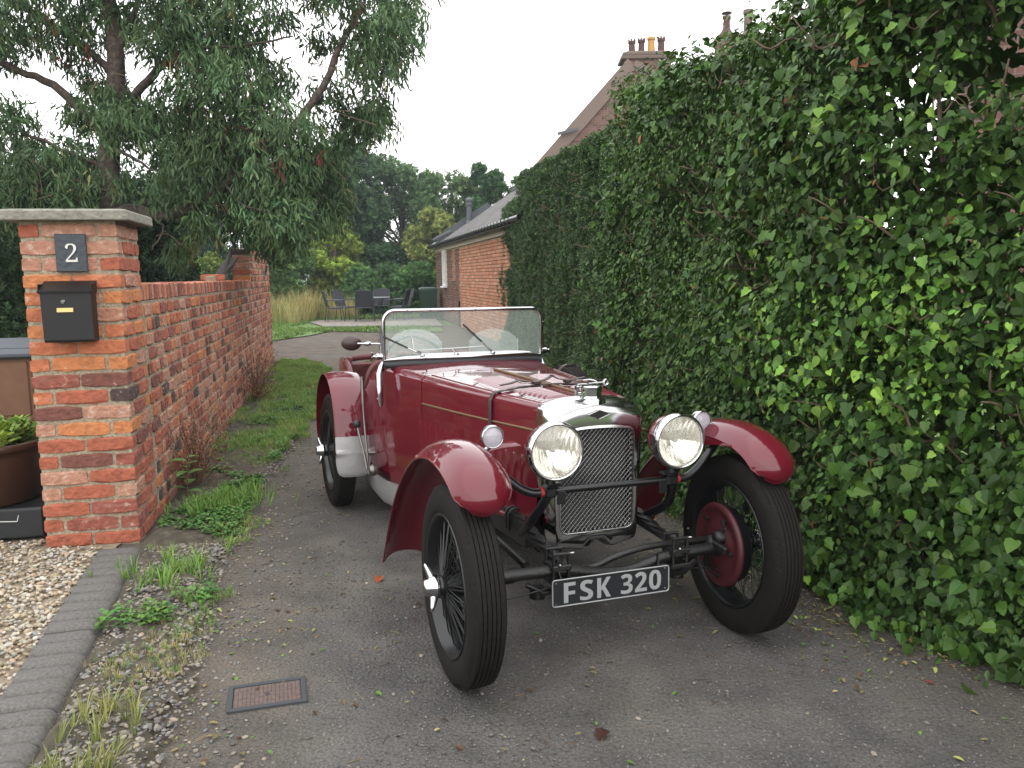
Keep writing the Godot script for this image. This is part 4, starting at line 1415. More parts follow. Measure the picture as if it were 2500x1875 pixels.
# ---------------------------------------------------------------- outbuilding and house
func build_outbuilding():
	var t := thing("outbuilding", "low brick outbuilding with slate roof, its side wall half orange and half dark brick", "outbuilding", V(-1.40, 0, -23.4), WALL_TURN)
	var L := 5.8
	var N := 9.0
	var D := 5.6
	var eave := 2.42
	var ridge := eave + D * 0.5 * 0.66
	var s := S()
	flat(s)
	# mortar body with gable ends, open to nothing: a closed solid under the roof
	var prof := [V(0.012, -0.1, 0), V(D, -0.1, 0), V(D, eave, 0), V(D / 2, ridge, 0), V(0.012, eave, 0)]
	var ra := []
	var rb := []
	for p in prof:
		ra.append(V(p.x, p.y, N))
		rb.append(V(p.x, p.y, -L))
	loft(s, [rb, ra], true, true)
	part("wall", done(s), M.mortar, t)
	var bm := boxmesh(V(0.105, 0.064, 0.213), 0.004)
	var xs := []
	var cols := []
	var dx := []
	var dc := []
	for k in 29:
		var y := 0.03 + k * 0.0755
		var z := -L + (0.0 if k % 2 == 0 else 0.11)
		while z < N - 0.1:
			var zc := z + 0.11
			var window := zc > -3.74 and zc < -2.86 and y > 1.08 and y < 2.2
			if not window:
				var old := zc < 0.0
				var c := Color(0.36, 0.155, 0.085) if rng.randf() < 0.75 else Color(0.42, 0.21, 0.13)
				if old: c = Color(0.085, 0.042, 0.030) if rng.randf() < 0.72 else Color(0.15, 0.065, 0.042)
				if old and zc > -1.55 and zc < -0.95 and y > 1.3: c = Color(0.27, 0.115, 0.07)
				var off := rr(-0.003, 0.003) - (0.012 if not old else 0.0)
				(dx if old else xs).append(Transform3D(Basis(), V(0.05 + off, y, zc)))
				(dc if old else cols).append(vary(c, 0.18, 0.06))
			z += 0.2245
	scatter("orange_bricks", bm, M.far_brick, xs, cols, t)
	scatter("dark_bricks", bm, M.far_brick, dx, dc, t)
	s = S()
	box(s, at(V(-0.012, 2.30, (N - L) / 2)), V(0.06, 0.165, N + L), 0.004)
	part("fascia", done(s), mat("cream_paint", Color(0.42, 0.36, 0.29), 0.8), t)
	# window in the dark part, deep white frame and sill
	var w := part("window", boxmesh(V(0.02, 1.0, 0.62), 0.003), M.window_glass, t, at(V(0.02, 1.66, -3.29)))
	s = S()
	for q in [[0, 0.53, 0.06, 0.66], [0, -0.53, 0.06, 0.66]]:
		box(s, at(V(-0.03, q[1], 0)), V(0.10, q[2], q[3]), 0.004)
	for q in [-0.31, 0.0, 0.31]:
		box(s, at(V(-0.03, 0, q)), V(0.10, 1.0, 0.055), 0.004)
	part("frame", done(s), M.white_paint, w)
	part("sill", boxmesh(V(0.16, 0.05, 0.78), 0.006), M.white_paint, w, at(V(-0.07, -0.585, 0)))
	part("drain_stub", boxmesh(V(0.05, 0.75, 0.05), 0.012), M.black_metal, t, at(V(-0.04, 0.35, 0.0)))
	# slates in courses
	var sl := boxmesh(V(0.245, 0.011, 0.36), 0.003)
	xs = []
	cols = []
	var slope := atan(0.66)
	var run := (D / 2 + 0.22) / cos(slope)
	for side in [1.0, -1.0]:
		for k in 18:
			var a := k * 0.19
			if a > run: break
			var z := -L - 0.12 + (0.0 if k % 2 == 0 else 0.125)
			while z < N + 0.1:
				var u := a + 0.16
				var x := -0.20 + u * cos(slope)
				var y := eave - 0.10 + u * sin(slope) + 0.02
				var b := Basis(V(0, 0, 1), V(-sin(slope), cos(slope), 0), V(-cos(slope), -sin(slope), 0)) * Basis(Vector3.RIGHT, 0.055 + rr(-0.01, 0.01))
				var p := V(x, y + rr(0.0, 0.005), z + 0.125)
				if side < 0:
					p.x = D - p.x
					b = Basis(Vector3.UP, PI) * b
				xs.append(Transform3D(b, p))
				cols.append(vary(Color(0.075, 0.068, 0.066), 0.28, 0.06))
				z += 0.25
	scatter("slates", sl, M.roof_slate, xs, cols, t)
	s = S()
	tube(s, [V(D / 2, ridge + 0.06, -L - 0.15), V(D / 2, ridge + 0.06, N + 0.15)], 0.09, 10)
	part("ridge_tiles", done(s), M.slate_grey, t)
	# gutter, its brackets, and the pale bargeboard of the far gable
	s = S()
	tube(s, [V(-0.235, eave - 0.015, -L - 0.1), V(-0.235, eave - 0.015, N)], 0.048, 10)
	for i in 40:
		box(s, at(V(-0.225, eave - 0.025, -L + i * 0.36)), V(0.12, 0.10, 0.03), 0.004)
	part("gutter", done(s), M.black_metal, t)
	s = S()
	bar(s, V(-0.24, eave - 0.02, -L - 0.14), V(D / 2, ridge + 0.02, -L - 0.14), 0.16, 0.03)
	bar(s, V(D + 0.24, eave - 0.02, -L - 0.14), V(D / 2, ridge + 0.02, -L - 0.14), 0.16, 0.03)
	part("bargeboard", done(s), M.white_paint, t)
	s = S()
	bar(s, V(0.0, eave + 0.18, -L - 0.05), V(1.9, eave + 1.40, -L - 0.05), 0.09, 0.22)
	bar(s, V(-0.12, eave + 0.20, -L + 0.25), V(0.55, eave + 0.52, -L + 0.25), 0.10, 0.10, 0.02)
	part("lead_flashing", done(s), M.lead_grey, t)
	s = S()
	lathe(s, [Vector2(0.0, -0.3), Vector2(0.16, -0.3), Vector2(0.13, 0.06), Vector2(0.10, 0.12), Vector2(0.095, 0.62), Vector2(0.115, 0.63), Vector2(0.115, 0.70), Vector2(0.10, 0.71), Vector2(0.10, 0.76), Vector2(0.125, 0.78), Vector2(0.125, 0.84), Vector2(0.06, 0.90), Vector2(0.0, 0.90)], 16, at(V(1.15, 3.15, -5.5)), true)
	part("flue", done(s), M.lead_grey, t)

func chimney_pot(s: SurfaceTool, p: Vector3, r: float, h: float, crown: bool):
	lathe(s, [Vector2(0.0, 0), Vector2(r * 1.25, 0), Vector2(r * 1.2, h * 0.12), Vector2(r * 0.95, h * 0.18), Vector2(r * 0.85, h * 0.82), Vector2(r * 1.1, h * 0.86), Vector2(r * 1.1, h), Vector2(r * 0.75, h), Vector2(r * 0.7, h * 0.6), Vector2(0, h * 0.6)], 14, at(p), true)
	if crown:
		for i in 7:
			var a := TAU * i / 7
			box(s, Transform3D(Basis(Vector3.UP, -a), p + V(cos(a) * r * 0.95, h + 0.035, sin(a) * r * 0.95)), V(0.03, 0.09, r * 0.5), 0.004)

func build_house():
	var t := thing("brick_house", "red brick house with steep gable and four-pot chimney, above the clipped hedge", "house", V(4.57, 0, -32.0))
	var s := S()
	flat(s)
	var gable := [V(-5.3, 0, 0), V(9.0, 0, 0), V(9.0, 4.5, 0), V(0.0, 9.03, 0), V(-5.3, 3.3, 0)]
	gable[2] = V(9.0, 4.6, 0)
	var a := []
	var b := []
	for p in gable:
		a.append(p)
		b.append(p + V(0, 0, -9.0))
	loft(s, [b, a], true, true)
	part("wall", done(s), M.house_brick, t)
	s = S()
	bar(s, V(-5.7, 2.86, -0.05), V(0.02, 9.06, -0.05), 0.30, 0.46)
	bar(s, V(9.3, 4.5, -0.03), V(0.1, 9.05, -0.03), 0.36, 0.22)
	part("verge", done(s), mat("verge_render", Color(0.155, 0.112, 0.095), 0.9), t)
	s = S()
	bar(s, V(-5.6, 2.95, -4.6), V(0.02, 9.08, -4.6), 8.8, 0.14)
	bar(s, V(9.3, 4.5, -4.6), V(0.0, 9.08, -4.6), 8.8, 0.14)
	part("roof", done(s), M.slate_grey, t)
	s = S()
	bar(s, V(-2.75, 6.55, 0.25), V(-2.0, 6.72, 0.25), 0.10, 0.10)
	part("gutter_end", done(s), M.lead_grey, t)
	# chimney
	s = S()
	box(s, at(V(0.66, 8.85, -0.75)), V(1.7, 1.3, 1.0), 0.01)
	var st := part("chimney", done(s), M.house_brick, t)
	s = S()
	box(s, at(V(0.66, 9.33, -0.75)), V(2.0, 0.12, 1.2), 0.02)
	box(s, at(V(0.66, 9.46, -0.75)), V(1.9, 0.14, 1.12), 0.03)
	box(s, at(V(0.66, 9.55, -0.75)), V(1.65, 0.08, 0.9), 0.03)
	part("chimney_cap", done(s), mat("soot_stone", Color(0.12, 0.085, 0.07), 0.95), st)
	for q in [[0.12, 0.135, 0.46, true], [0.48, 0.135, 0.50, true], [0.85, 0.15, 0.60, false], [1.22, 0.14, 0.54, true]]:
		s = S()
		chimney_pot(s, V(q[0], 9.56, -0.75), q[1], q[2], q[3])
		part("chimney_pot", done(s), M.dark_clay if q[3] else M.yellow_clay, st)
	# the second house behind, only its chimney pots clear the hedge
	var t2 := thing("house_chimney", "chimney of another house with two dark pots, just clearing the ivy hedge", "chimney", V(9.05, 0, -36.0))
	s = S()
	flat(s)
	box(s, at(V(0.6, 5.4, 0)), V(1.9, 10.8, 1.2), 0.02)
	part("stack", done(s), M.house_brick, t2)
	s = S()
	box(s, at(V(0.6, 10.86, 0)), V(2.2, 0.18, 1.5), 0.05)
	lathe(s, [Vector2(0.36, 0), Vector2(0.30, 0.16), Vector2(0.2, 0.30), Vector2(0.0, 0.30)], 14, at(V(0.0, 10.94, 0)), true)
	part("stack_cap", done(s), M.dark_clay, t2)
	s = S()
	chimney_pot(s, V(0, 11.2, 0), 0.16, 0.62, false)
	for i in 6:
		var an := TAU * i / 6
		box(s, at(V(cos(an) * 0.15, 11.88, sin(an) * 0.15)), V(0.02, 0.12, 0.02), 0.003)
	lathe(s, [Vector2(0, 11.93), Vector2(0.22, 11.93), Vector2(0.2, 11.97), Vector2(0.0, 12.0)], 14, Transform3D(), true)
	part("cowled_pot", done(s), M.dark_clay, t2)
	s = S()
	chimney_pot(s, V(0.88, 11.0, 0), 0.19, 1.05, false)
	part("chimney_pot", done(s), mat("pale_clay", Color(0.13, 0.09, 0.085), 0.9), t2)
	# a pale house side beyond the thin corner of the ivy hedge
	var t3 := thing("neighbour_house", "brick house with a white window, glimpsed through the thin top of the ivy hedge", "house", V(8.6, 0, -9.0), -0.5)
	part("wall", boxmesh(V(7.0, 5.2, 0.3), 0.01), M.house_brick, t3, at(V(0, 2.6, 0)))
	var win := part("window", boxmesh(V(1.1, 1.2, 0.05), 0.01), M.table_glass, t3, at(V(-1.2, 3.1, 0.16)))
	s = S()
	for q in [[0, 0.62, 1.25, 0.09], [0, -0.62, 1.25, 0.09]]:
		box(s, at(V(q[0], q[1], 0.03)), V(q[2], q[3], 0.08), 0.01)
	for q in [-0.58, 0.0, 0.58]:
		box(s, at(V(q, 0, 0.03)), V(0.08, 1.16, 0.08), 0.01)
	part("frame", done(s), M.white_paint, win)

# ---------------------------------------------------------------- things on and by the pier
func build_pier_things():
	# local axes of the pier: x to the right along its front, z out of its front
	var base := Transform3D(Basis(Vector3.UP, WALL_TURN), PIER_AT)
	var t := thing("number_plaque", "dark slate plaque with a silver number 2, fixed near the top of the gate pier", "house number")
	t.transform = base * at(V(-0.228, 1.575, 0.012))
	part("slate", boxmesh(V(0.148, 0.192, 0.018), 0.003), M.slate_plaque, t)
	var f := SystemFont.new()
	f.font_names = PackedStringArray(["Droid Serif"])
	f.font_weight = 400
	var tm := TextMesh.new()
	tm.text = "2"
	tm.font = f
	tm.font_size = 96
	tm.pixel_size = 0.00135
	tm.depth = 0.008
	part("numeral", tm, M.pewter, t, at(V(0.005, -0.002, 0.012)))
	t = thing("letterbox", "black metal letterbox with small brass plate, hung on the gate pier", "letterbox")
	t.transform = base * at(V(-0.246, 1.12, 0.006))
	var s := S()
	var w := 0.118
	flat(s)
	var prof := [V(0, 0.0, 0.0), V(0, 0.0, 0.085), V(0, 0.012, 0.093), V(0, 0.255, 0.105), V(0, 0.300, 0.0)]
	var ra := []
	var rb := []
	for p in prof:
		ra.append(V(-w, p.y, p.z))
		rb.append(V(w, p.y, p.z))
	loft(s, [rb, ra], true, true)
	part("body", done(s), M.letterbox_black, t)
	s = S()
	flat(s)
	prof = [V(0, 0.252, 0.118), V(0, 0.262, 0.120), V(0, 0.312, -0.004), V(0, 0.300, -0.004)]
	ra = []
	rb = []
	for p in prof:
		ra.append(V(-w - 0.008, p.y, p.z))
		rb.append(V(w + 0.008, p.y, p.z))
	loft(s, [rb, ra], true, true)
	for x in [-w - 0.006, w + 0.006]:
		box(s, at(V(x, 0.272, 0.055)), V(0.004, 0.05, 0.10), 0.001)
	part("lid", done(s), M.letterbox_black, t)
	s = S()
	lathe(s, [Vector2(0, 0), Vector2(0.011, 0), Vector2(0.011, 0.006), Vector2(0.009, 0.008), Vector2(0.0, 0.008)], 16, Transform3D(Basis(Vector3.RIGHT, PI / 2), V(-0.012, 0.208, 0.102)), true)
	part("lock", done(s), M.chrome, t)
	part("name_plate", boxmesh(V(0.078, 0.022, 0.003), 0.0008), M.gold_plate, t, at(V(-0.006, 0.165, 0.103), V(-0.05, 0, 0)))
	# pot, its stand, storage chest
	t = thing("black_crate", "low black plastic box with a white corner mark, under the brown planter beside the pier", "box", V(-3.02, 0.03, -4.64), 0.2)
	s = S()
	box(s, at(V(0, 0.085, 0)), V(0.78, 0.17, 0.5), 0.012)
	part("body", done(s), M.black_plastic, t)
	s = S()
	bar(s, V(0.17, 0.105, 0.2525), V(0.255, 0.10, 0.2525), 0.008, 0.003, 0.0005)
	bar(s, V(0.255, 0.10, 0.2525), V(0.265, 0.135, 0.2525), 0.006, 0.003, 0.0005)
	part("white_mark", done(s), M.white_paint, t)
	t = thing("planter", "big round brown glazed planter full of pale green leaves, left of the brick pier", "planter", V(-3.03, 0.205, -4.66))
	s = S()
	lathe(s, [Vector2(0, 0), Vector2(0.29, 0), Vector2(0.30, 0.012), Vector2(0.335, 0.26), Vector2(0.345, 0.30), Vector2(0.365, 0.305), Vector2(0.368, 0.335), Vector2(0.355, 0.345), Vector2(0.33, 0.34), Vector2(0.325, 0.28), Vector2(0.0, 0.28)], 48)
	part("pot", done(s), M.glazed_brown, t)
	s = S()
	lathe(s, [Vector2(0.325, 0.29), Vector2(0.2, 0.31), Vector2(0.0, 0.315)], 32)
	part("soil", done(s), M.earth, t)
	var leaf := sprig(oval_leaf(), 9, 0.05, 0.055)
	var xs := []
	var cols := []
	for i in 260:
		var a := rr(0, TAU)
		var r := 0.31 * sqrt(rng.randf())
		xs.append(Transform3D(Basis.from_euler(V(rr(-0.4, 0.4), rr(0, TAU), rr(-0.4, 0.4))) * Basis.from_scale(Vector3.ONE * rr(0.8, 1.3)), V(cos(a) * r, 0.33 + rr(0.0, 0.10) * (1.2 - r * 2), sin(a) * r)))
		cols.append(vary(Color(0.20, 0.26, 0.05) if rng.randf() < 0.6 else Color(0.10, 0.17, 0.04), 0.3, 0.1))
	scatter("leaves", leaf, M.matt_leaf, xs, cols, t)
	t = thing("storage_chest", "brown panelled plastic storage chest with a dark grey lid, behind the brown planter", "storage chest", V(-4.22, 0.0, -6.35), 0.2)
	s = S()
	box(s, at(V(0, 0.44, 0)), V(1.25, 0.88, 0.7), 0.01)
	part("body", done(s), M.brown_panel, t)
	for c in 4:
		for r in 2:
			part("panel", boxmesh(V(0.285, 0.36 if r == 0 else 0.40, 0.02), 0.006), M.brown_panel, t, at(V(-0.456 + c * 0.304, 0.25 if r == 0 else 0.65, 0.355)))
	s = S()
	box(s, at(V(0, 0.92, 0.0), V(0.05, 0, 0)), V(1.34, 0.06, 0.80), 0.02)
	box(s, at(V(0, 0.955, -0.05), V(0.05, 0, 0)), V(1.26, 0.03, 0.6), 0.012)
	part("lid", done(s), M.grey_lid, t)
	# odds and ends on the wall
	var top := 1.412
	t = thing("wood_offcut", "short pale wood offcut lying upright on the garden wall coping", "wood offcut")
	t.transform = base * at(V(-0.10, top, -3.85), V(0, 0.5, 0.06))
	part("block", boxmesh(V(0.075, 0.10, 0.09), 0.008), M.log_wood, t)
	t = thing("loose_brick", "loose brick lying flat on the garden wall coping beside the wood offcut", "brick")
	t.transform = base * at(V(-0.12, top + 0.033, -4.12), V(0, 0.3, 0))
	part("brick_body", brick_mesh(V(0.215, 0.064, 0.1025), 2), M.brick_1, t)
	t = thing("driftwood", "weathered grey driftwood stump standing on the garden wall by its tall end", "driftwood")
	t.transform = base * at(V(-0.13, top - 0.01, -4.75))
	s = S()
	var r2 := RandomNumberGenerator.new()
	r2.seed = 77
	for i in 5:
		tube(s, curve([V(-0.03 + i * 0.018, 0, rr(-0.03, 0.03)), V(0.01 + i * 0.02, 0.12, rr(-0.02, 0.02)), V(0.05 + i * 0.035, 0.20 + 0.06 * (i % 3), rr(-0.03, 0.03))], 3), [0.035, 0.034, 0.03, 0.028, 0.026, 0.02, 0.010], 7)
	part("stump", done(s), M.grey_wood, t)

# ---------------------------------------------------------------- table, chairs and bin at the end of the yard
func make_chair(label: String) -> Node3D:
	var t := thing("garden_chair", label, "chair", Vector3.ZERO, 0.0, "grey metal garden chairs around the table")
	var s := S()
	for x in [-0.27, 0.27]:
		tube(s, curve([V(x, 0.40, 0.22), V(x, 0.42, -0.2), V(x, 0.66, -0.28), V(x * 0.96, 0.93, -0.36)], 4), 0.014, 6)
	tube(s, curve([V(-0.26, 0.93, -0.36), V(-0.14, 0.965, -0.375), V(0.14, 0.965, -0.375), V(0.26, 0.93, -0.36)], 4), 0.014, 6)
	tube(s, [V(-0.27, 0.41, 0.22), V(0.27, 0.41, 0.22)], 0.014, 6)
	part("frame", done(s), M.chair_metal, t)
	part("seat", boxmesh(V(0.52, 0.016, 0.44), 0.005), M.chair_mesh, t, at(V(0, 0.425, 0.0)))
	s = S()
	var rings := []
	for k in 6:
		var u := k / 5.0
		var y := lerpf(0.45, 0.945, u)
		var z := lerpf(-0.205, -0.362, u)
		rings.append([V(-0.262, y, z), V(-0.262, y, z - 0.012), V(0.262, y, z - 0.012), V(0.262, y, z)])
	flat(s)
	loft(s, rings, true, true)
	part("backrest", done(s), M.chair_mesh, t)
	for x in [-0.29, 0.29]:
		s = S()
		tube(s, curve([V(x * 0.97, 0.67, -0.28), V(x, 0.66, -0.05), V(x, 0.655, 0.17), V(x, 0.61, 0.21)], 4), 0.018, 6)
		part("arm", done(s), M.chair_metal, t)
		for z in [0.2, -0.22]:
			s = S()
			tube(s, [V(x * 0.95, 0.62 if z > 0 else 0.42, z), V(x * 0.97, 0.4, z * 1.02), V(x, 0.0, z * 1.25)], 0.014, 6)
			part("leg", done(s), M.chair_metal, t)
	return t

func build_yard_things():
	var y := 0.05
	var c := make_chair("grey garden chair seen from its back, in front of the round table")
	c.position = V(-4.55, y, -26.15)
	c.rotation.y = PI + 0.12
	c.name = "garden_chair"
	var spots := [
		[-5.55, -26.45, PI / 2 + 0.35, "grey garden chair at the left end of the table, turned side-on"],
		[-5.30, -27.2, PI / 2 - 0.35, "grey garden chair just behind the left-hand chair, half hidden by it"],
		[-4.35, -28.1, 0.05, "grey garden chair on the far side of the table, facing the drive"],
		[-3.60, -26.75, -PI / 2 - 0.15, "grey garden chair at the right end of the table, turned side-on"],
		[-3.55, -27.4, -PI / 2 + 0.3, "grey garden chair behind the right-hand chair of the table"]]
	for q in spots:
		var o: Node3D = c.duplicate()
		o.name = unused("garden_chair")
		add_child(o, true)
		o.position = V(q[0], y, q[1])
		o.rotation.y = q[2]
		o.set_meta("label", q[3])
	var t := thing("garden_table", "pale topped garden table standing among the grey chairs on the patio", "table", V(-4.48, y, -27.05))
	var s := S()
	lathe(s, [Vector2(0, 0.715), Vector2(0.60, 0.715), Vector2(0.61, 0.722), Vector2(0.60, 0.73), Vector2(0, 0.73)], 40, Transform3D(), true)
	part("tabletop", done(s), M.table_glass, t)
	for i in 4:
		var a := TAU * (i + 0.5) / 4
		s = S()
		tube(s, curve([V(cos(a) * 0.48, 0, sin(a) * 0.48), V(cos(a) * 0.36, 0.4, sin(a) * 0.36), V(cos(a) * 0.46, 0.712, sin(a) * 0.46)], 4), 0.02, 6)
		part("leg", done(s), M.chair_metal, t)
	t = thing("wheelie_bin", "dark green plastic wheelie bin against the corner of the outbuilding", "bin", V(-2.72, y - 0.03, -27.7), 0.15)
	s = S()
	flat(s)
	var rings := []
	for lv in [[0.0, 0.22, 0.24], [0.05, 0.235, 0.255], [0.90, 0.285, 0.34], [0.90, 0.30, 0.36], [0.955, 0.30, 0.36]]:
		var ring := []
		for p in [[1, 1], [1, -1], [-1, -1], [-1, 1]]:
			ring.append(V(p[0] * lv[1], lv[0], p[1] * lv[2]))
		rings.append(ring)
	loft(s, rings, true, true)
	part("body", done(s), M.bin_green, t)
	s = S()
	box(s, at(V(0, 0.985, 0.0), V(0.04, 0, 0)), V(0.61, 0.05, 0.74), 0.02)
	box(s, at(V(0, 1.015, -0.02), V(0.04, 0, 0)), V(0.5, 0.03, 0.6), 0.012)
	part("lid", done(s), M.bin_green, t)
	for x in [-0.27, 0.27]:
		s = S()
		lathe(s, [Vector2(0, -0.025), Vector2(0.1, -0.025), Vector2(0.1, 0.025), Vector2(0, 0.025)], 18, Transform3D(Basis(Vector3.BACK, PI / 2), V(x, 0.1, -0.28)), true)
		part("wheel", done(s), M.black_plastic, t)
	s = S()
	tube(s, [V(-0.26, 0.93, -0.4), V(0.26, 0.93, -0.4)], 0.018, 8)
	part("handle", done(s), M.bin_green, t)

# ---------------------------------------------------------------- litter on the drive
func build_litter():
	var oval := oval_leaf()
	var ivy := ivy_leaf()
	var n := noise(0.03, 3, 140)
	var xs := []
	var cols := []
	var tx := []
	var tc := []
	var twig := S()
	tube(twig, [V(-0.5, 0.04, 0), V(-0.1, 0.05, 0.05), V(0.2, 0.04, 0.02), V(0.5, 0.05, -0.04)], 0.035, 5)
	var tm := done(twig)
	for i in 16000:
		var z: float = -1.3 - pow(rng.randf(), 1.3) * 9.0
		var hx := hedge_line(z)
		var d := absf(rng.randfn(0.0, 0.42))
		var x := hx - d + 0.25
		if rng.randf() < 0.10: x = rr(-1.3, hx)
		elif rng.randf() < 0.22:
			var ve := verge_edges(z)
			x = ve.y + rng.randfn(-0.08, 0.28)
		if n.get_noise_2d(x * 50, z * 50) < rr(-0.45, 0.35): continue
		var near: float = clampf((hx - x) / 0.9, 0.0, 1.0)
		var c := Color(0.17, 0.135, 0.06)
		var u := rng.randf()
		if u < 0.22: c = Color(0.10, 0.18, 0.04)
		elif u < 0.34: c = Color(0.24, 0.27, 0.08)
		elif u < 0.58: c = Color(0.085, 0.05, 0.028)
		elif u < 0.66: c = Color(0.30, 0.24, 0.13)
		var b := Basis.from_euler(V(-PI / 2 + rr(-0.4, 0.4), rr(0, TAU), rr(-0.3, 0.3)))
		if rng.randf() < 0.62:
			xs.append(Transform3D(b.scaled_local(Vector3.ONE * rr(0.012, 0.034)), V(x, rr(0.004, 0.012), z)))
			cols.append(vary(c, 0.3, 0.1))
		else:
			var f := rr(0.015, 0.06)
			tx.append(Transform3D(Basis.from_euler(V(0, rr(0, TAU), rr(-0.1, 0.1))).scaled_local(V(f, minf(f, 0.04) * rr(0.7, 1.3), minf(f, 0.04))), V(x, 0.0, z)))
			tc.append(vary(Color(0.20, 0.145, 0.08) if rng.randf() < 0.6 else Color(0.075, 0.05, 0.035), 0.3, 0.1))
	scatter("leaf_litter", oval, M.matt_leaf, xs, cols)
	scatter("twig_litter", tm, M.stone_tinted, tx, tc)
	# single leaves and a withered stalk that stand out
	for q in [[1.40, -2.74, 0.035, Color(0.22, 0.012, 0.03), "small crimson leaf lying on the asphalt near the foot of the ivy hedge", "fallen_leaf"],
			[-0.64, -3.85, 0.05, Color(0.24, 0.06, 0.025), "rust-red dead leaf on the drive left of the front wheel", "fallen_leaf"],
			[1.16, -3.02, 0.045, Color(0.16, 0.22, 0.07), "pale green leaf lying on the drive below the right-hand front tyre", "fallen_leaf"],
			[0.28, -2.47, 0.05, Color(0.035, 0.012, 0.014), "dark shrivelled leaf lying on the asphalt in front of the car", "fallen_leaf"],
			[-1.30, -2.98, 0.05, Color(0.30, 0.09, 0.03), "orange-brown leaf by the weeds along the kerb", "fallen_leaf"]]:
		var t := thing(q[5], q[4], "leaf", V(q[0], 0.008, q[1]), rr(0, TAU), "single leaves lying on the drive")
		var m: StandardMaterial3D = M.matt_leaf.duplicate()
		m.vertex_color_use_as_albedo = false
		m.albedo_color = q[3].linear_to_srgb()
		part("blade", oval if q[0] > 1.0 else ivy, m, t, Transform3D(Basis(Vector3.RIGHT, -PI / 2 + 0.2).scaled(Vector3.ONE * q[2]), V(0, 0.004, q[2] * 0.5)))
	# dried dock-like weeds against the wall
	for q in [[-2.17, -5.55, 0.55, "rusty red dried weed against the garden wall, the one nearer the gate pier"], [-2.93, -9.5, 0.62, "rusty red dried weed against the garden wall, the one further along"]]:
		var t := thing("dried_weed", q[3], "weed", V(q[0], 0.02, q[1]), 0.0, "dried weeds at the foot of the garden wall")
		var s := S()
		var fx := []
		var fc := []
		for i in 40:
			var a := rr(0, TAU)
			var tip := V(cos(a) * rr(0.03, 0.27) + 0.05, q[2] * rr(0.25, 1.0), sin(a) * rr(0.05, 0.42))
			var pts := curve([V(cos(a) * 0.03, 0, sin(a) * 0.03), tip * V(0.4, 0.55, 0.4), tip], 3)
			tube(s, pts, 0.0025, 4)
			for k in 60:
				var u := rr(0.25, 1.0)
				var p := V(0, 0, 0).lerp(tip, u) + V(rng.randfn(0, 0.018), rng.randfn(0, 0.02), rng.randfn(0, 0.018))
				fx.append(Transform3D(Basis.from_euler(V(rr(0, TAU), rr(0, TAU), 0)).scaled(Vector3.ONE * rr(0.010, 0.024)), p))
				fc.append(vary(Color(0.19, 0.095, 0.06), 0.5, 0.15))
		part("stalks", done(s), M.twig, t).set_meta("kind", "stuff")
		scatter("seed_heads", oval, M.matt_leaf, fx, fc, t)
	# a young broad-leaved plant by the nearer dried weed
	var sd := thing("seedling", "small oval-leaved plant at the wall foot beside the nearer dried weed", "plant", V(-2.10, 0.02, -5.25))
	var s3 := S()
	tube(s3, curve([V(0, 0, 0), V(0.01, 0.14, 0.01), V(0.03, 0.30, 0.02)], 3), 0.004, 5)
	part("stem", done(s3), M.twig, sd)
	var lm: StandardMaterial3D = M.matt_leaf.duplicate()
	lm.vertex_color_use_as_albedo = false
	lm.albedo_color = lin(0.09, 0.17, 0.06)
	for k in 11:
		var a := k * 2.4
		var out := V(cos(a), rr(-0.1, 0.5), sin(a)).normalized()
		var z := V(0, 1, 0) - out * out.y
		z = z.normalized()
		var f := rr(0.07, 0.11)
		part("leaf", oval, lm, sd, Transform3D(Basis((-out).cross(z) * f * 1.3, -out * f, z * f), V(0.02 * k / 11.0, 0.06 + 0.022 * k, 0.01)))

# ---------------------------------------------------------------- the car: local z runs to its nose, x to the viewer's right
func interp(tab: Array, z: float) -> Array:       # rows [z, ...] with falling z
	if z >= tab[0][0]: return tab[0]
	for i in tab.size() - 1:
		if z >= tab[i + 1][0]:
			var t: float = (tab[i][0] - z) / (tab[i][0] - tab[i + 1][0])
			var out := []
			for k in tab[i].size():
				out.append(lerpf(tab[i][k], tab[i + 1][k], t))
			return out
	return tab[-1]

# z, half width, half width at the foot, y of foot, y where the shoulder starts, shoulder width, y of shoulder end, y on the centre line
const HULL := [
	[-0.37, 0.208, 0.220, 0.440, 0.892, 0.022, 0.922, 0.947],
	[-0.72, 0.278, 0.282, 0.425, 0.892, 0.028, 0.925, 0.946],
	[-1.05, 0.333, 0.335, 0.400, 0.890, 0.034, 0.927, 0.944],
	[-1.45, 0.388, 0.385, 0.350, 0.885, 0.042, 0.929, 0.942],
	[-1.60, 0.412, 0.402, 0.325, 0.884, 0.046, 0.930, 0.944],
	[-1.75, 0.438, 0.422, 0.298, 0.884, 0.052, 0.935, 0.950],
	[-1.93, 0.468, 0.448, 0.278, 0.888, 0.058, 0.945, 0.962]]

func hull_ring(z: float) -> Array:
	var h := interp(HULL, z)
	var hw: float = h[1]
	var half := []
	half.append(V(-h[2], h[3], z))
	half.append(V(-lerpf(h[2], hw, 0.6), lerpf(h[3], h[4], 0.12), z))
	for u in [0.3, 0.55, 0.75, 0.9]:
		half.append(V(-hw, lerpf(h[3], h[4], u), z))
	for k in 7:
		var a := PI / 2 * k / 6.0
		half.append(V(-hw + h[5] * (1.0 - cos(a)), h[4] + (h[6] - h[4]) * sin(a), z))
	for k in 9:
		var u := (k + 1) / 9.0
		half.append(V(lerpf(-hw + h[5], 0.0, u), h[6] + (h[7] - h[6]) * sin(u * PI / 2), z))
	var ring := half.duplicate()
	for i in range(half.size() - 2, -1, -1):
		ring.append(half[i] * V(-1, 1, 1))
	return ring

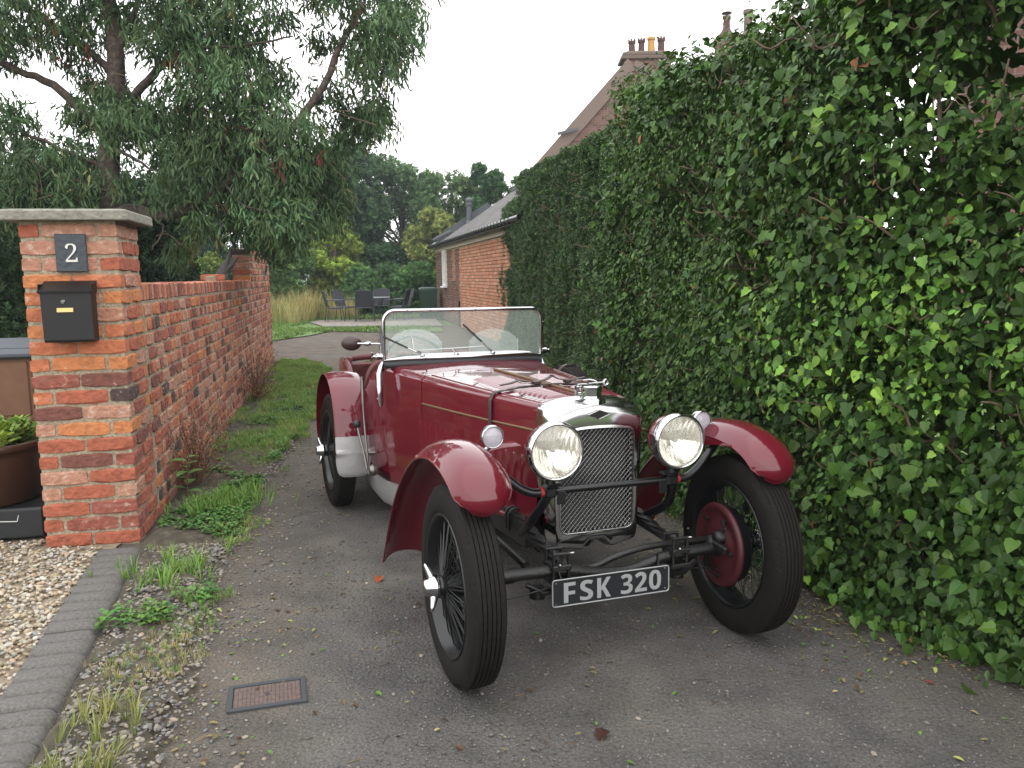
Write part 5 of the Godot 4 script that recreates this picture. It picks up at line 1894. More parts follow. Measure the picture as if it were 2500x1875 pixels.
func thick_loft(s: SurfaceTool, rings: Array, inset: float):     # an open sheet given a thickness, so that its edges show
	fresh(s)
	loft(s, rings, false)
	var inner := []
	for r in rings:
		var q := []
		for i in r.size():
			var d: Vector3 = (r[mini(i + 1, r.size() - 1)] - r[maxi(i - 1, 0)]).normalized()
			var nrm := V(-d.y, d.x, 0) if absf(d.z) < 0.5 else V(0, 1, 0)
			q.append(r[i] - nrm * inset)
		inner.append(q)
	fresh(s)
	var back := inner.duplicate()
	back.reverse()
	loft(s, back, false)
	flat(s)
	for e in [0, rings.size() - 1]:
		for i in rings[0].size() - 1:
			quad(s, rings[e][i], rings[e][i + 1], inner[e][i + 1], inner[e][i])
	for i in rings.size() - 1:
		for e in [0, rings[0].size() - 1]:
			quad(s, rings[i][e], rings[i + 1][e], inner[i + 1][e], inner[i][e])

func build_car():
	var c := thing("sports_car", "maroon open two-seat vintage sports car with chrome radiator, big headlamps and wire wheels", "car", CAR_AT, YAW)
	c.rotation.z = -0.012
	car_body(c)
	car_bonnet(c)
	car_radiator(c)
	car_cockpit(c)
	car_screen(c)
	car_wings(c)
	car_chassis(c)
	car_lamps(c)
	car_wheels(c)
	number_plate(c)

func car_body(c: Node3D):
	var s := S()
	var rings := []
	for k in 13:
		rings.append(hull_ring(lerpf(-1.93, -1.455, k / 12.0)))
	thick_loft(s, rings, 0.004)
	# raised lip where the scuttle meets the screen
	part("scuttle", done(s), M.maroon_paint, c)
	# tub: one closed section of outer skin, rolled top edge, inner skin and floor
	s = S()
	rings = []
	for k in 41:
		var z := lerpf(-3.42, -1.925, k / 40.0)
		rings.append(tub_ring(z))
	fresh(s)
	loft(s, rings, true, true)
	part("tub", done(s), M.maroon_paint, c)
	# rounded tail with a closed deck
	s = S()
	rings = []
	for q in [[-3.02, 1.0, 0.86], [-3.2, 1.0, 0.86], [-3.4, 0.97, 0.83], [-3.55, 0.88, 0.76], [-3.66, 0.72, 0.66], [-3.70, 0.5, 0.56]]:
		var ring := []
		for j in 25:
			var a := PI * j / 24.0
			ring.append(V(-0.49 * q[1] * signf(cos(a)) * pow(absf(cos(a)), 0.45), 0.28 + (q[2] - 0.28) * pow(sin(a), 0.4), q[0]))
		rings.append(ring)
	rings.reverse()
	fresh(s)
	loft(s, rings, false)
	part("tail", done(s), M.maroon_paint, c)

func tub_top(z: float) -> float:
	var t := [[-1.90, 0.935], [-2.06, 0.925], [-2.18, 0.875], [-2.30, 0.79], [-2.42, 0.725], [-2.55, 0.70], [-2.68, 0.72], [-2.80, 0.775], [-2.92, 0.83], [-3.05, 0.855], [-3.45, 0.855]]
	return interp(t, z)[1]

func tub_half(z: float) -> float:
	return interp([[-1.90, 0.464], [-2.1, 0.496], [-2.4, 0.515], [-2.8, 0.515], [-3.15, 0.50], [-3.45, 0.47]], z)[1]

func tub_ring(z: float) -> Array:
	var top := tub_top(z)
	var w := tub_half(z)
	var yb: float = interp([[-1.9, 0.28], [-2.3, 0.255], [-3.45, 0.27]], z)[1]
	var half := [V(-w + 0.05, yb, z), V(-w + 0.008, yb + 0.06, z), V(-w, lerpf(yb, top, 0.35), z), V(-w, lerpf(yb, top, 0.7), z), V(-w + 0.004, top - 0.02, z), V(-w + 0.012, top, z), V(-w + 0.028, top, z), V(-w + 0.035, top - 0.03, z), V(-w + 0.035, yb + 0.12, z), V(-w + 0.10, yb + 0.05, z)]
	var ring := half.duplicate()
	for i in range(half.size() - 1, -1, -1):
		ring.append(half[i] * V(-1, 1, 1))
	return ring

func car_bonnet(c: Node3D):
	var s := S()
	var rings := []
	for k in 25:
		rings.append(hull_ring(lerpf(-1.446, -0.378, k / 24.0)))
	thick_loft(s, rings, 0.003)
	var b := part("bonnet", done(s), M.maroon_paint, c)
	# crease along each shoulder
	for sd in [-1.0, 1.0]:
		var pts := []
		for k in 13:
			var h := interp(HULL, lerpf(-1.44, -0.385, k / 12.0))
			pts.append(V(sd * (h[1] - h[5] - 0.010), h[6] + 0.0015, lerpf(-1.44, -0.385, k / 12.0)))
		s = S()
		tube(s, pts, 0.004, 8)
		part("shoulder_crease", done(s), M.maroon_paint, b)
		# bead along the side joint
		pts = []
		for k in 13:
			var z := lerpf(-1.44, -0.385, k / 12.0)
			pts.append(V(sd * (interp(HULL, z)[1] + 0.001), lerpf(0.788, 0.818, k / 12.0), z))
		s = S()
		tube(s, pts, 0.0048, 8)
		part("side_bead", done(s), M.brass, b)
		# flange at the foot
		pts = []
		for k in 13:
			var z := lerpf(-1.2, -0.37, k / 12.0)
			var h := interp(HULL, z)
			pts.append(V(sd * (h[2] + 0.012), h[3] + 0.004, z))
		s = S()
		tube(s, pts, 0.013, 8)
		part("foot_flange", done(s), M.maroon_paint, b)
		# a row of upright louvres in each side
		for k in 18:
			if k == 8 or k == 9: continue
			var z := -1.46 + k * 0.062
			if z > -0.42: break
			var hw: float = interp(HULL, z)[1]
			var turn := atan2(interp(HULL, z - 0.05)[1] - interp(HULL, z + 0.05)[1], 0.1)
			s = S()
			louvre(s, 0.15, 0.040, 0.006)
			part("side_louvre", done(s), M.maroon_paint, b, Transform3D(Basis(V(0, 1, 0), V(sd, 0, 0), V(0, 0, 1) * -1.0 if sd > 0 else V(0, 0, 1)), V(sd * (hw - 0.0005), 0.632, z)) * Transform3D(Basis(Vector3.RIGHT, -sd * turn), Vector3.ZERO))
		# rows of cross louvres in the top
		for row in [[-1.09, 11], [-0.625, 7]]:
			for k in row[1]:
				var z: float = row[0] + k * 0.0365
				var h := interp(HULL, z)
				var x0: float = 0.055
				var x1: float = minf(0.235, h[1] - h[5] - 0.025)
				s = S()
				louvre(s, x1 - x0, 0.034, 0.010)
				var tilt := atan2(h[7] - h[6], h[1] - h[5]) * 0.55
				part("top_louvre", done(s), M.maroon_paint, b, at(V(sd * (x0 + x1) / 2, lerpf(h[7], h[6], 0.30) + 0.0025, z), V(0, 0, -sd * tilt)))
	# hinge down the middle
	s = S()
	tube(s, [V(0, 0.9465, -1.44), V(0, 0.9505, -0.39)], 0.0062, 8)
	for k in 30:
		tube(s, [V(0, 0.9465 + 0.004 * (k / 30.0), -1.435 + k * 0.035), V(0, 0.9467 + 0.004 * (k / 30.0), -1.413 + k * 0.035)], 0.0072, 8)
	part("hinge", done(s), M.brass, b)
	# leather strap with two buckles
	s = S()
	var zs := -0.72
	var ring := hull_ring(zs)
	var pts := []
	for p in ring:
		if p.y > 0.75:
			pts.append(p + V(signf(p.x) * 0.004 if p.y < 0.9 else 0.0, 0.0055 if p.y > 0.89 else 0.0, 0))
	fresh(s)
	var front := []
	for w in [[-0.017, 0.0], [0.017, 0.0], [0.017, 0.004], [-0.017, 0.004]]:
		var line := []
		for p in pts:
			line.append(p + V(signf(p.x) * w[1] if p.y < 0.9 else 0.0, w[1] if p.y >= 0.9 else 0.0, w[0]))
		front.append(line)
	front.append(front[0])
	loft(s, front, false)
	var st := part("strap", done(s), M.leather_brown, b)
	for sd in [-1.0, 1.0]:
		var bx: float = -0.125 if sd < 0 else 0.135
		s = S()
		for q in [[-0.022, 0, 0.004, 0.044], [0.022, 0, 0.004, 0.044]]:
			box(s, at(V(bx + q[0], 0.966, zs)), V(q[2], 0.004, q[3]), 0.001)
		for q in [-0.021, 0.021]:
			box(s, at(V(bx, 0.966, zs + q)), V(0.046, 0.004, 0.004), 0.001)
		bar(s, V(bx - 0.02, 0.969, zs), V(bx + 0.022, 0.967, zs), 0.003, 0.003, 0.0005)
		part("buckle", done(s), M.chrome, st)
		s = S()
		fresh(s)
		rings = []
		for q in [[-0.11, 0.957], [-0.06, 0.964], [-0.03, 0.974], [0.0, 0.970], [0.05, 0.963], [0.10, 0.972], [0.135, 0.990]]:
			var x: float = bx - sd * q[0]
			rings.append([V(x, q[1], zs - 0.014), V(x, q[1] + 0.004, zs - 0.014), V(x, q[1] + 0.004, zs + 0.014), V(x, q[1], zs + 0.014)])
		loft(s, rings, true, true)
		box(s, at(V(bx - sd * 0.055, 0.963, zs)), V(0.03, 0.014, 0.038), 0.003)
		part("strap_end", done(s), M.leather_brown, st)

func louvre(s: SurfaceTool, width: float, deep: float, high: float):    # a pressed scoop along x that rises towards -z and is open there
	fresh(s)
	var rings := []
	for k in 7:
		var u := -1.0 + k / 3.0
		var f := pow(maxf(0.0, 1.0 - pow(absf(u), 5.0)), 0.6)
		var ring := []
		for j in 5:
			var t := j / 4.0
			ring.append(V(u * width / 2, high * f * sin(t * PI / 2), deep * (0.5 - t)))
		rings.append(ring)
	loft(s, rings, false)

func ray_poly(poly: Array, from: Vector2, a: float) -> Vector2:
	var d := Vector2(cos(a), sin(a))
	var best := 1e9
	for i in poly.size():
		var p: Vector2 = poly[i]
		var e: Vector2 = poly[(i + 1) % poly.size()] - p
		var den := d.cross(e)
		if absf(den) < 1e-9: continue
		var t := (p - from).cross(e) / den
		var u := (p - from).cross(d) / den
		if t > 0 and u >= -1e-6 and u <= 1.000001 and t < best: best = t
	return from + d * best

func rounded(poly: Array, r: float, n := 6) -> Array:
	var out := []
	for i in poly.size():
		var p: Vector2 = poly[i]
		var a: Vector2 = poly[(i - 1 + poly.size()) % poly.size()]
		var b: Vector2 = poly[(i + 1) % poly.size()]
		var rr2 := minf(r, minf(p.distance_to(a), p.distance_to(b)) * 0.45)
		var p0 := p + (a - p).normalized() * rr2
		var p1 := p + (b - p).normalized() * rr2
		for k in n + 1:
			var t := float(k) / n
			out.append(p0.lerp(p, t).lerp(p.lerp(p1, t), t))
	return out

func car_radiator(c: Node3D):
	var outer := rounded([Vector2(-0.178, 0.372), Vector2(-0.060, 0.347), Vector2(-0.042, 0.385), Vector2(0.042, 0.385), Vector2(0.060, 0.347), Vector2(0.178, 0.372), Vector2(0.190, 0.62), Vector2(0.197, 0.882), Vector2(0.10, 0.918), Vector2(0.0, 0.932), Vector2(-0.10, 0.918), Vector2(-0.197, 0.882), Vector2(-0.190, 0.62)], 0.024)
	var hole := rounded([Vector2(-0.157, 0.425), Vector2(0.157, 0.425), Vector2(0.160, 0.822), Vector2(0.06, 0.832), Vector2(-0.06, 0.832), Vector2(-0.160, 0.822)], 0.034)
	var mid := Vector2(0, 0.62)
	var n := 160
	var hull := []
	for p in hull_ring(-0.375):
		hull.append(Vector2(p.x, p.y))
	var rings := []
	# from the back edge forward over the rounded front and into the opening: [z, share of outer, swell]
	for lv in [[-0.385, 1.0, 1.055], [-0.34, 1.0, 1.05], [-0.30, 1.0, 1.02], [-0.276, 1.0, 1.0], [-0.267, 1.0, 0.985], [-0.2645, 0.88, 0.985], [-0.2640, 0.45, 1.0], [-0.2650, 0.14, 1.0], [-0.2655, 0.07, 1.0], [-0.2605, 0.025, 1.0], [-0.2625, 0.0, 1.0], [-0.275, -0.02, 1.0], [-0.30, -0.02, 1.0]]:
		var ring := []
		for j in n:
			var a := TAU * j / n + 0.0001
			var o := ray_poly(outer, mid, a)
			var h := ray_poly(hole, mid, a)
			var p: Vector2 = h.lerp(o, lv[1])
			if lv[1] == 1.0:
				p = mid + (p - mid) * lv[2]
				if lv[2] > 1.01:
					var hp := mid + (ray_poly(hull, mid, a) - mid) * 1.006
					p = p.lerp(hp, smoothstep(0.50, 0.66, p.y) * (1.0 if lv[2] > 1.03 else 0.55))
			ring.append(V(p.x, p.y, lv[0]))
		rings.append(ring)
	var s := S()
	fresh(s)
	loft(s, rings.slice(0, 6), true)
	fresh(s)
	loft(s, rings.slice(4), true)
	var r := part("radiator", done(s), M.shell_chrome, c)
	s = S()
	box(s, at(V(0, 0.63, -0.36)), V(0.34, 0.48, 0.03), 0.004)
	part("core", done(s), M.dark_void, r)
	# woven stone guard
	s = S()
	var x0 := -0.16
	var x1 := 0.16
	var y0 := 0.425
	var y1 := 0.832
	var slope := 1.08
	var pitch := 0.0192
	for sg in [1.0, -1.0]:
		var k0 := y0 - slope * 0.16 * 1.0 - 0.05
		while k0 < y1 + slope * 0.16 + 0.05:
			# line y = k0 + sg * slope * x, clipped to the opening
			var a := x0
			var b := x1
			var xa: float = (y0 - k0) / (sg * slope)
			var xb: float = (y1 - k0) / (sg * slope)
			a = maxf(a, minf(xa, xb))
			b = minf(b, maxf(xa, xb))
			if b - a > 0.006:
				var p := V(a, k0 + sg * slope * a, -0.281 + sg * 0.0009)
				var q := V(b, k0 + sg * slope * b, -0.281 + sg * 0.0009)
				tube(s, [p, q], 0.0010, 5, false)
			k0 += pitch * slope
	part("stone_guard", done(s), M.worn_chrome, r).set_meta("kind", "stuff")
	s = S()
	flat(s)
	var dia := [Vector2(-0.047, 0), Vector2(0, -0.018), Vector2(0.047, 0), Vector2(0, 0.018)]
	var ra := []
	var rb := []
	for p in dia:
		ra.append(V(p.x, 0.888 + p.y, -0.268))
		rb.append(V(p.x, 0.888 + p.y, -0.256))
	loft(s, [ra, rb], true, true)
	var bd := part("badge", done(s), M.plate_black, r)
	s = S()
	for i in 4:
		var p: Vector2 = dia[i]
		var q: Vector2 = dia[(i + 1) % 4]
		tube(s, [V(p.x, 0.888 + p.y, -0.2555), V(q.x, 0.888 + q.y, -0.2555)], 0.0018, 6)
	part("badge_rim", done(s), M.chrome, bd)
	s = S()
	for i in 4:
		var p: Vector2 = dia[i] * 0.72
		var q: Vector2 = dia[(i + 1) % 4] * 0.72
		tube(s, [V(p.x, 0.888 + p.y, -0.2555), V(q.x, 0.888 + q.y, -0.2555)], 0.0009, 5)
	part("badge_line", done(s), M.red_metal, bd)
	# filler with a quick-release lever
	s = S()
	lathe(s, [Vector2(0.0, 0.925), Vector2(0.062, 0.925), Vector2(0.056, 0.938), Vector2(0.046, 0.946), Vector2(0.044, 0.952), Vector2(0.0415, 0.955), Vector2(0.0415, 0.982), Vector2(0.045, 0.985), Vector2(0.045, 0.990), Vector2(0.040, 0.994), Vector2(0.0, 0.997)], 40, at(V(0.0, 0.0, -0.325)), true)
	var cap := part("filler_cap", done(s), M.chrome, r)
	s = S()
	box(s, at(V(-0.062, 0.975, -0.325)), V(0.014, 0.042, 0.022), 0.003)
	box(s, at(V(-0.048, 0.966, -0.325)), V(0.03, 0.01, 0.03), 0.003)
	bar(s, V(-0.064, 0.999, -0.325), V(0.052, 1.003, -0.325), 0.012, 0.008, 0.002)
	lathe(s, [Vector2(0.006, -0.006), Vector2(0.0135, -0.006), Vector2(0.0145, 0.0), Vector2(0.0135, 0.006), Vector2(0.006, 0.006), Vector2(0.006, -0.006)], 20, Transform3D(Basis(Vector3.RIGHT, PI / 2), V(0.064, 1.003, -0.325)))
	tube(s, curve([V(0.012, 0.998, -0.300), V(0.010, 1.012, -0.302), V(-0.012, 1.018, -0.318), V(-0.03, 1.014, -0.335)], 5), 0.0028, 6)
	part("release_lever", done(s), M.chrome, cap)

func car_cockpit(c: Node3D):
	# padded roll along the cockpit edge and round the back
	for sd in [-1.0, 1.0]:
		var pts := []
		for k in 22:
			var z := lerpf(-2.04, -3.04, k / 21.0)
			pts.append(V(sd * (tub_half(z) - 0.02), tub_top(z) + 0.006, z))
		var s2 := S()
		tube(s2, pts, 0.019, 10)
		part("cockpit_roll", done(s2), M.leather_red, c)
	var s := S()
	tube(s, curve([V(-0.47, 0.865, -3.03), V(-0.44, 0.872, -3.10), V(-0.30, 0.88, -3.13), V(0, 0.884, -3.14), V(0.30, 0.88, -3.13), V(0.44, 0.872, -3.10), V(0.47, 0.865, -3.03)], 5), 0.022, 10)
	part("cockpit_roll", done(s), M.leather_red, c)
	s = S()
	box(s, at(V(0, 0.6, -3.07), V(0.1, 0, 0)), V(0.93, 0.5, 0.03), 0.01)
	part("rear_trim", done(s), M.leather_red, c)
	for sd in [-1.0, 1.0]:
		var sx: float = sd * 0.235
		s = S()
		fresh(s)
		var rings := []
		for q in [[-0.06, 0.0], [-0.05, 0.93], [-0.02, 1.0], [0.02, 1.0], [0.05, 0.94], [0.062, 0.86]]:
			var ring := []
			for j in 33:
				var a := PI * j / 32.0
				ring.append(V(sx - cos(a) * 0.205 * q[1], 0.45 + 0.46 * pow(sin(a), 0.55) * q[1] if j > 0 and j < 32 else 0.45, q[0]))
			rings.append(ring)
		for i in rings.size():
			for j in rings[i].size():
				var p: Vector3 = rings[i][j]
				rings[i][j] = V(p.x, p.y, p.z - 2.70 - (p.y - 0.45) * 0.28)
		loft(s, rings, false)
		fan(s, rings[-1], false)
		var seat := part("seat", done(s), M.leather_red, c)
		s = S()
		for k in 5:
			var x: float = sx - 0.12 + k * 0.06
			tube(s, [V(x, 0.50, -2.645), V(x, 0.80, -2.728)], 0.004, 6)
		part("seam", done(s), M.leather_brown, seat)
		s = S()
		box(s, at(V(sx, 0.44, -2.48), V(0.1, 0, 0)), V(0.42, 0.14, 0.46), 0.04)
		part("cushion", done(s), M.leather_red, seat)
	# steering wheel on the viewer's left
	var sw := Transform3D(Basis(Vector3.RIGHT, PI / 2 - 0.42), V(-0.235, 0.90, -2.16))
	s = S()
	var ring := []
	for j in 33:
		var a := TAU * j / 32
		ring.append(sw * V(cos(a) * 0.19, 0, sin(a) * 0.19))
	tube(s, ring, 0.011, 8, false)
	var wheel := part("steering_wheel", done(s), mat("wheel_grey", Color(0.03, 0.032, 0.04), 0.4), c)
	for k in 4:
		var a := PI / 2 + TAU * k / 4
		s = S()
		bar(s, sw * V(0, 0, 0), sw * V(cos(a) * 0.185, 0, sin(a) * 0.185), 0.026, 0.005, 0.001)
		part("spoke", done(s), M.worn_chrome, wheel)
	s = S()
	tube(s, [sw * V(0, 0.01, 0), V(-0.235, 0.70, -1.75)], 0.018, 8)
	part("column", done(s), M.black_metal, wheel)
	# dashboard below the screen
	part("dashboard", boxmesh(V(0.88, 0.24, 0.02), 0.004), mat("dash_wood", Color(0.06, 0.025, 0.015), 0.35), c, at(V(0, 0.80, -1.98)))
	# outside levers
	s = S()
	tube(s, curve([V(-0.542, 0.30, -2.07), V(-0.546, 0.42, -2.09), V(-0.55, 0.62, -2.14), V(-0.55, 0.72, -2.155)], 4), 0.0065, 8)
	tube(s, [V(-0.55, 0.70, -2.15), V(-0.55, 0.835, -2.17)], 0.0105, 10)
	tube(s, [V(-0.55, 0.835, -2.17), V(-0.55, 0.855, -2.172)], 0.008, 8)
	tube(s, [V(-0.54, 0.42, -2.09), V(-0.50, 0.42, -2.09)], 0.012, 8)
	lathe(s, [Vector2(0, -0.02), Vector2(0.03, -0.02), Vector2(0.034, 0.0), Vector2(0.025, 0.02), Vector2(0, 0.025)], 16, Transform3D(Basis(Vector3.BACK, PI / 2), V(-0.53, 0.335, -2.02)), true)
	part("handbrake", done(s), M.dull_steel, c)
	s = S()
	tube(s, curve([V(-0.555, 0.335, -2.06), V(-0.565, 0.43, -2.10), V(-0.585, 0.56, -2.16)], 4), 0.007, 8)
	var gl := part("gear_lever", done(s), M.dull_steel, c)
	s = S()
	lathe(s, ball(0.024), 20, at(V(-0.587, 0.58, -2.165)))
	part("knob", done(s), M.black_plastic, gl)

func ball(r: float, n := 10) -> Array:
	var out := []
	for i in n + 1:
		var a := -PI / 2 + PI * i / n
		out.append(Vector2(0.0 if i == 0 or i == n else cos(a) * r, sin(a) * r))
	return out

func car_screen(c: Node3D):
	var z := -1.875
	var s := S()
	var pts := [V(-0.462, 0.965, z)]
	for k in 9:
		var a := PI / 2 * k / 8.0
		pts.append(V(-0.462 + 0.062 * (1.0 - cos(a)), 1.178 + 0.062 * sin(a), z))
	for k in range(8, -1, -1):
		var a := PI / 2 * k / 8.0
		pts.append(V(0.462 - 0.062 * (1.0 - cos(a)), 1.178 + 0.062 * sin(a), z))
	pts.append(V(0.462, 0.965, z))
	tube(s, pts, 0.0105, 10)
	var f := part("windscreen", done(s), M.chrome, c)
	f.position.x = -0.02
	# glass
	s = S()
	flat(s)
	var a1 := []
	var a2 := []
	for p in pts:
		a1.append(V(p.x, p.y, z + 0.002))
		a2.append(V(p.x, p.y, z - 0.003))
	fan(s, a1, true)
	part("glass", done(s), M.screen_glass, f)
	# chrome strip and rubber along the foot, bowed forward
	s = S()
	var strip := []
	var rub := []
	for k in 25:
		var u := -1.0 + k / 12.0
		var x := u * 0.466
		var bow := 0.035 * (1.0 - u * u)
		var dip := 0.028 * (1.0 - pow(absf(u), 6.0))
		strip.append([V(x, 0.966 + dip * 0.2, z + 0.012 + bow), V(x, 0.972 + dip * 0.4, z + 0.016 + bow), V(x, 0.974 + dip, z + 0.006 + bow * 0.1), V(x, 0.966 + dip * 0.2, z - 0.01)])
		rub.append([V(x * 0.99, 0.930 + 0.01 * (1 - u * u), z + 0.03 + bow), V(x, 0.966 + dip * 0.2, z + 0.010 + bow), V(x, 0.966 + dip * 0.2, z - 0.012), V(x * 0.99, 0.93, z - 0.012)])
	strip.reverse()
	rub.reverse()
	fresh(s)
	loft(s, strip, true, true)
	part("foot_strip", done(s), M.chrome, f)
	s = S()
	fresh(s)
	loft(s, rub, true, true)
	part("foot_rubber", done(s), M.rubber_black, f)
	s = S()
	for x in [-0.33, -0.20, -0.07, 0.06, 0.19, 0.32]:
		lathe(s, ball(0.004, 6), 8, at(V(x, 1.2395, z + 0.009)))
	for q in [[-0.462, 1.14], [0.462, 1.14]]:
		lathe(s, ball(0.004, 6), 8, at(V(q[0], q[1], z + 0.009)))
	for x in [-0.24, -0.12, 0.0, 0.12, 0.24]:
		lathe(s, ball(0.004, 6), 8, at(V(x, 0.979, z + 0.045)))
	part("screws", done(s), M.rubber_black, f).set_meta("kind", "stuff")
	for sd in [-1.0, 1.0]:
		s = S()
		bar(s, V(sd * 0.480, 0.985, z - 0.006), V(sd * 0.478, 1.165, z - 0.006), 0.012, 0.007, 0.002)
		part("side_post", done(s), M.chrome, f)
		s = S()
		lathe(s, [Vector2(0, -0.03), Vector2(0.012, -0.03), Vector2(0.018, -0.02), Vector2(0.018, 0.012), Vector2(0.010, 0.02), Vector2(0.010, 0.034), Vector2(0.0, 0.036)], 16, Transform3D(Basis(Vector3.BACK, -sd * PI / 2), V(sd * 0.49, 0.992, z - 0.01)), true)
		bar(s, V(sd * 0.522, 0.992, z - 0.01), V(sd * 0.530, 1.018, z + 0.008), 0.012, 0.005, 0.002)
		bar(s, V(sd * 0.522, 0.992, z - 0.01), V(sd * 0.530, 0.968, z - 0.026), 0.012, 0.005, 0.002)
		part("wing_nut", done(s), M.chrome, f)
		# bright bracket down the body side, a plate that looks forward, with its studs
		s = S()
		fresh(s)
		var rings := []
		for q in [[0.968, -1.880, 0.452, 0.474], [0.945, -1.878, 0.456, 0.492], [0.90, -1.872, 0.470, 0.508], [0.82, -1.862, 0.474, 0.508], [0.745, -1.852, 0.476, 0.505], [0.722, -1.850, 0.482, 0.498]]:
			rings.append([V(sd * q[2], q[0], q[1] - 0.012), V(sd * q[3], q[0], q[1] - 0.004), V(sd * (q[3] - 0.002), q[0], q[1] + 0.004), V(sd * q[2], q[0], q[1] + 0.002)])
		loft(s, rings, true, true)
		var br := part("screen_bracket", done(s), M.chrome, f)
		s = S()
		for q in [[0.90, -1.90], [0.825, -1.895], [0.76, -1.886]]:
			lathe(s, ball(0.006, 6), 8, at(V(sd * 0.50, q[0], q[1])))
		part("studs", done(s), M.chrome, br)
	# wipers with their link
	var zw := z + 0.02
	for q in [[-0.255, 0.997, -0.469, 1.102], [0.157, 0.997, -0.017, 1.159]]:
		var p0 := V(q[0], q[1], zw + 0.008)
		var p1 := V(q[2], q[3], zw - 0.006)
		s = S()
		tube(s, [p0, p0.lerp(p1, 0.6)], 0.0042, 6)
		lathe(s, [Vector2(0, -0.012), Vector2(0.012, -0.012), Vector2(0.012, 0.006), Vector2(0.006, 0.012), Vector2(0, 0.012)], 12, Transform3D(Basis(Vector3.RIGHT, PI / 2), p0 + V(0, -0.004, 0.004)), true)
		tube(s, [p0, p0 + V(-0.03, 0.022, 0)], 0.007, 8)
		var wp := part("wiper", done(s), M.chrome, f)
		s = S()
		bar(s, p0.lerp(p1, 0.38) + V(0, 0, 0.004), p1 + V(0, 0, 0.006), 0.009, 0.010, 0.001)
		box(s, at(p0.lerp(p1, 0.66) + V(0, 0.003, 0.002)), V(0.012, 0.010, 0.008), 0.002)
		part("blade", done(s), M.rubber_black, wp)
	s = S()
	tube(s, [V(-0.292, 1.020, zw + 0.004), V(-0.09, 1.0265, zw + 0.006), V(0.125, 1.033, zw + 0.004)], 0.0026, 6)
	tube(s, [V(-0.06, 0.996, zw + 0.012), V(-0.085, 1.025, zw + 0.005)], 0.006, 8)
	lathe(s, [Vector2(0, -0.012), Vector2(0.012, -0.012), Vector2(0.012, 0.006), Vector2(0, 0.01)], 12, Transform3D(Basis(Vector3.RIGHT, PI / 2), V(-0.06, 0.992, zw + 0.014)), true)
	part("wiper_link", done(s), M.chrome, f)
	# small domed screens behind
	for q in [[-0.247, 0.155, 1.128], [0.230, 0.150, 1.118]]:
		s = S()
		flat(s)
		var g1 := []
		g1.append(V(q[0] - q[1], 0.955, -2.03))
		for k in 25:
			var a := PI - PI * k / 24.0
			g1.append(V(q[0] + cos(a) * q[1], 1.03 + sin(a) * (q[2] - 1.03), -2.03 - 0.01 * sin(a)))
		g1.append(V(q[0] + q[1], 0.955, -2.03))
		fan(s, g1, true)
		var ae := part("aero_screen", done(s), M.hazy_glass, c)
		ae.position.x = -0.02
		s = S()
		for x in [-1.0, 1.0]:
			bar(s, V(q[0] + x * q[1], 0.95, -2.028), V(q[0] + x * q[1], 1.055, -2.028), 0.010, 0.006, 0.002)
		part("clamp", done(s), M.aluminium, ae)
	# mirror on its arm
	s = S()
	var mx := Transform3D(Basis(Vector3.RIGHT, PI / 2), V(-0.632, 1.068, -1.90))
	lathe(s, [Vector2(0, 0.022), Vector2(0.03, 0.019), Vector2(0.048, 0.008), Vector2(0.054, -0.002), Vector2(0.054, -0.008), Vector2(0.0, -0.008)], 32, mx * Transform3D(Basis.from_scale(V(1, 1, 0.74)), Vector3.ZERO))
	var mi := part("mirror", done(s), mat("mirror_back", Color(0.035, 0.018, 0.016), 0.4), c)
	mi.position.x = -0.02
	s = S()
	tube(s, [V(-0.605, 1.066, -1.882), V(-0.555, 1.064, -1.878), V(-0.482, 1.062, -1.880)], 0.0065, 8)
	lathe(s, [Vector2(0, -0.018), Vector2(0.011, -0.016), Vector2(0.013, 0), Vector2(0.011, 0.016), Vector2(0, 0.018)], 12, Transform3D(Basis(Vector3.BACK, PI / 2), V(-0.55, 1.064, -1.878)))
	tube(s, [V(-0.482, 1.03, -1.882), V(-0.482, 1.09, -1.882)], 0.007, 8)
	part("arm", done(s), M.chrome, mi)

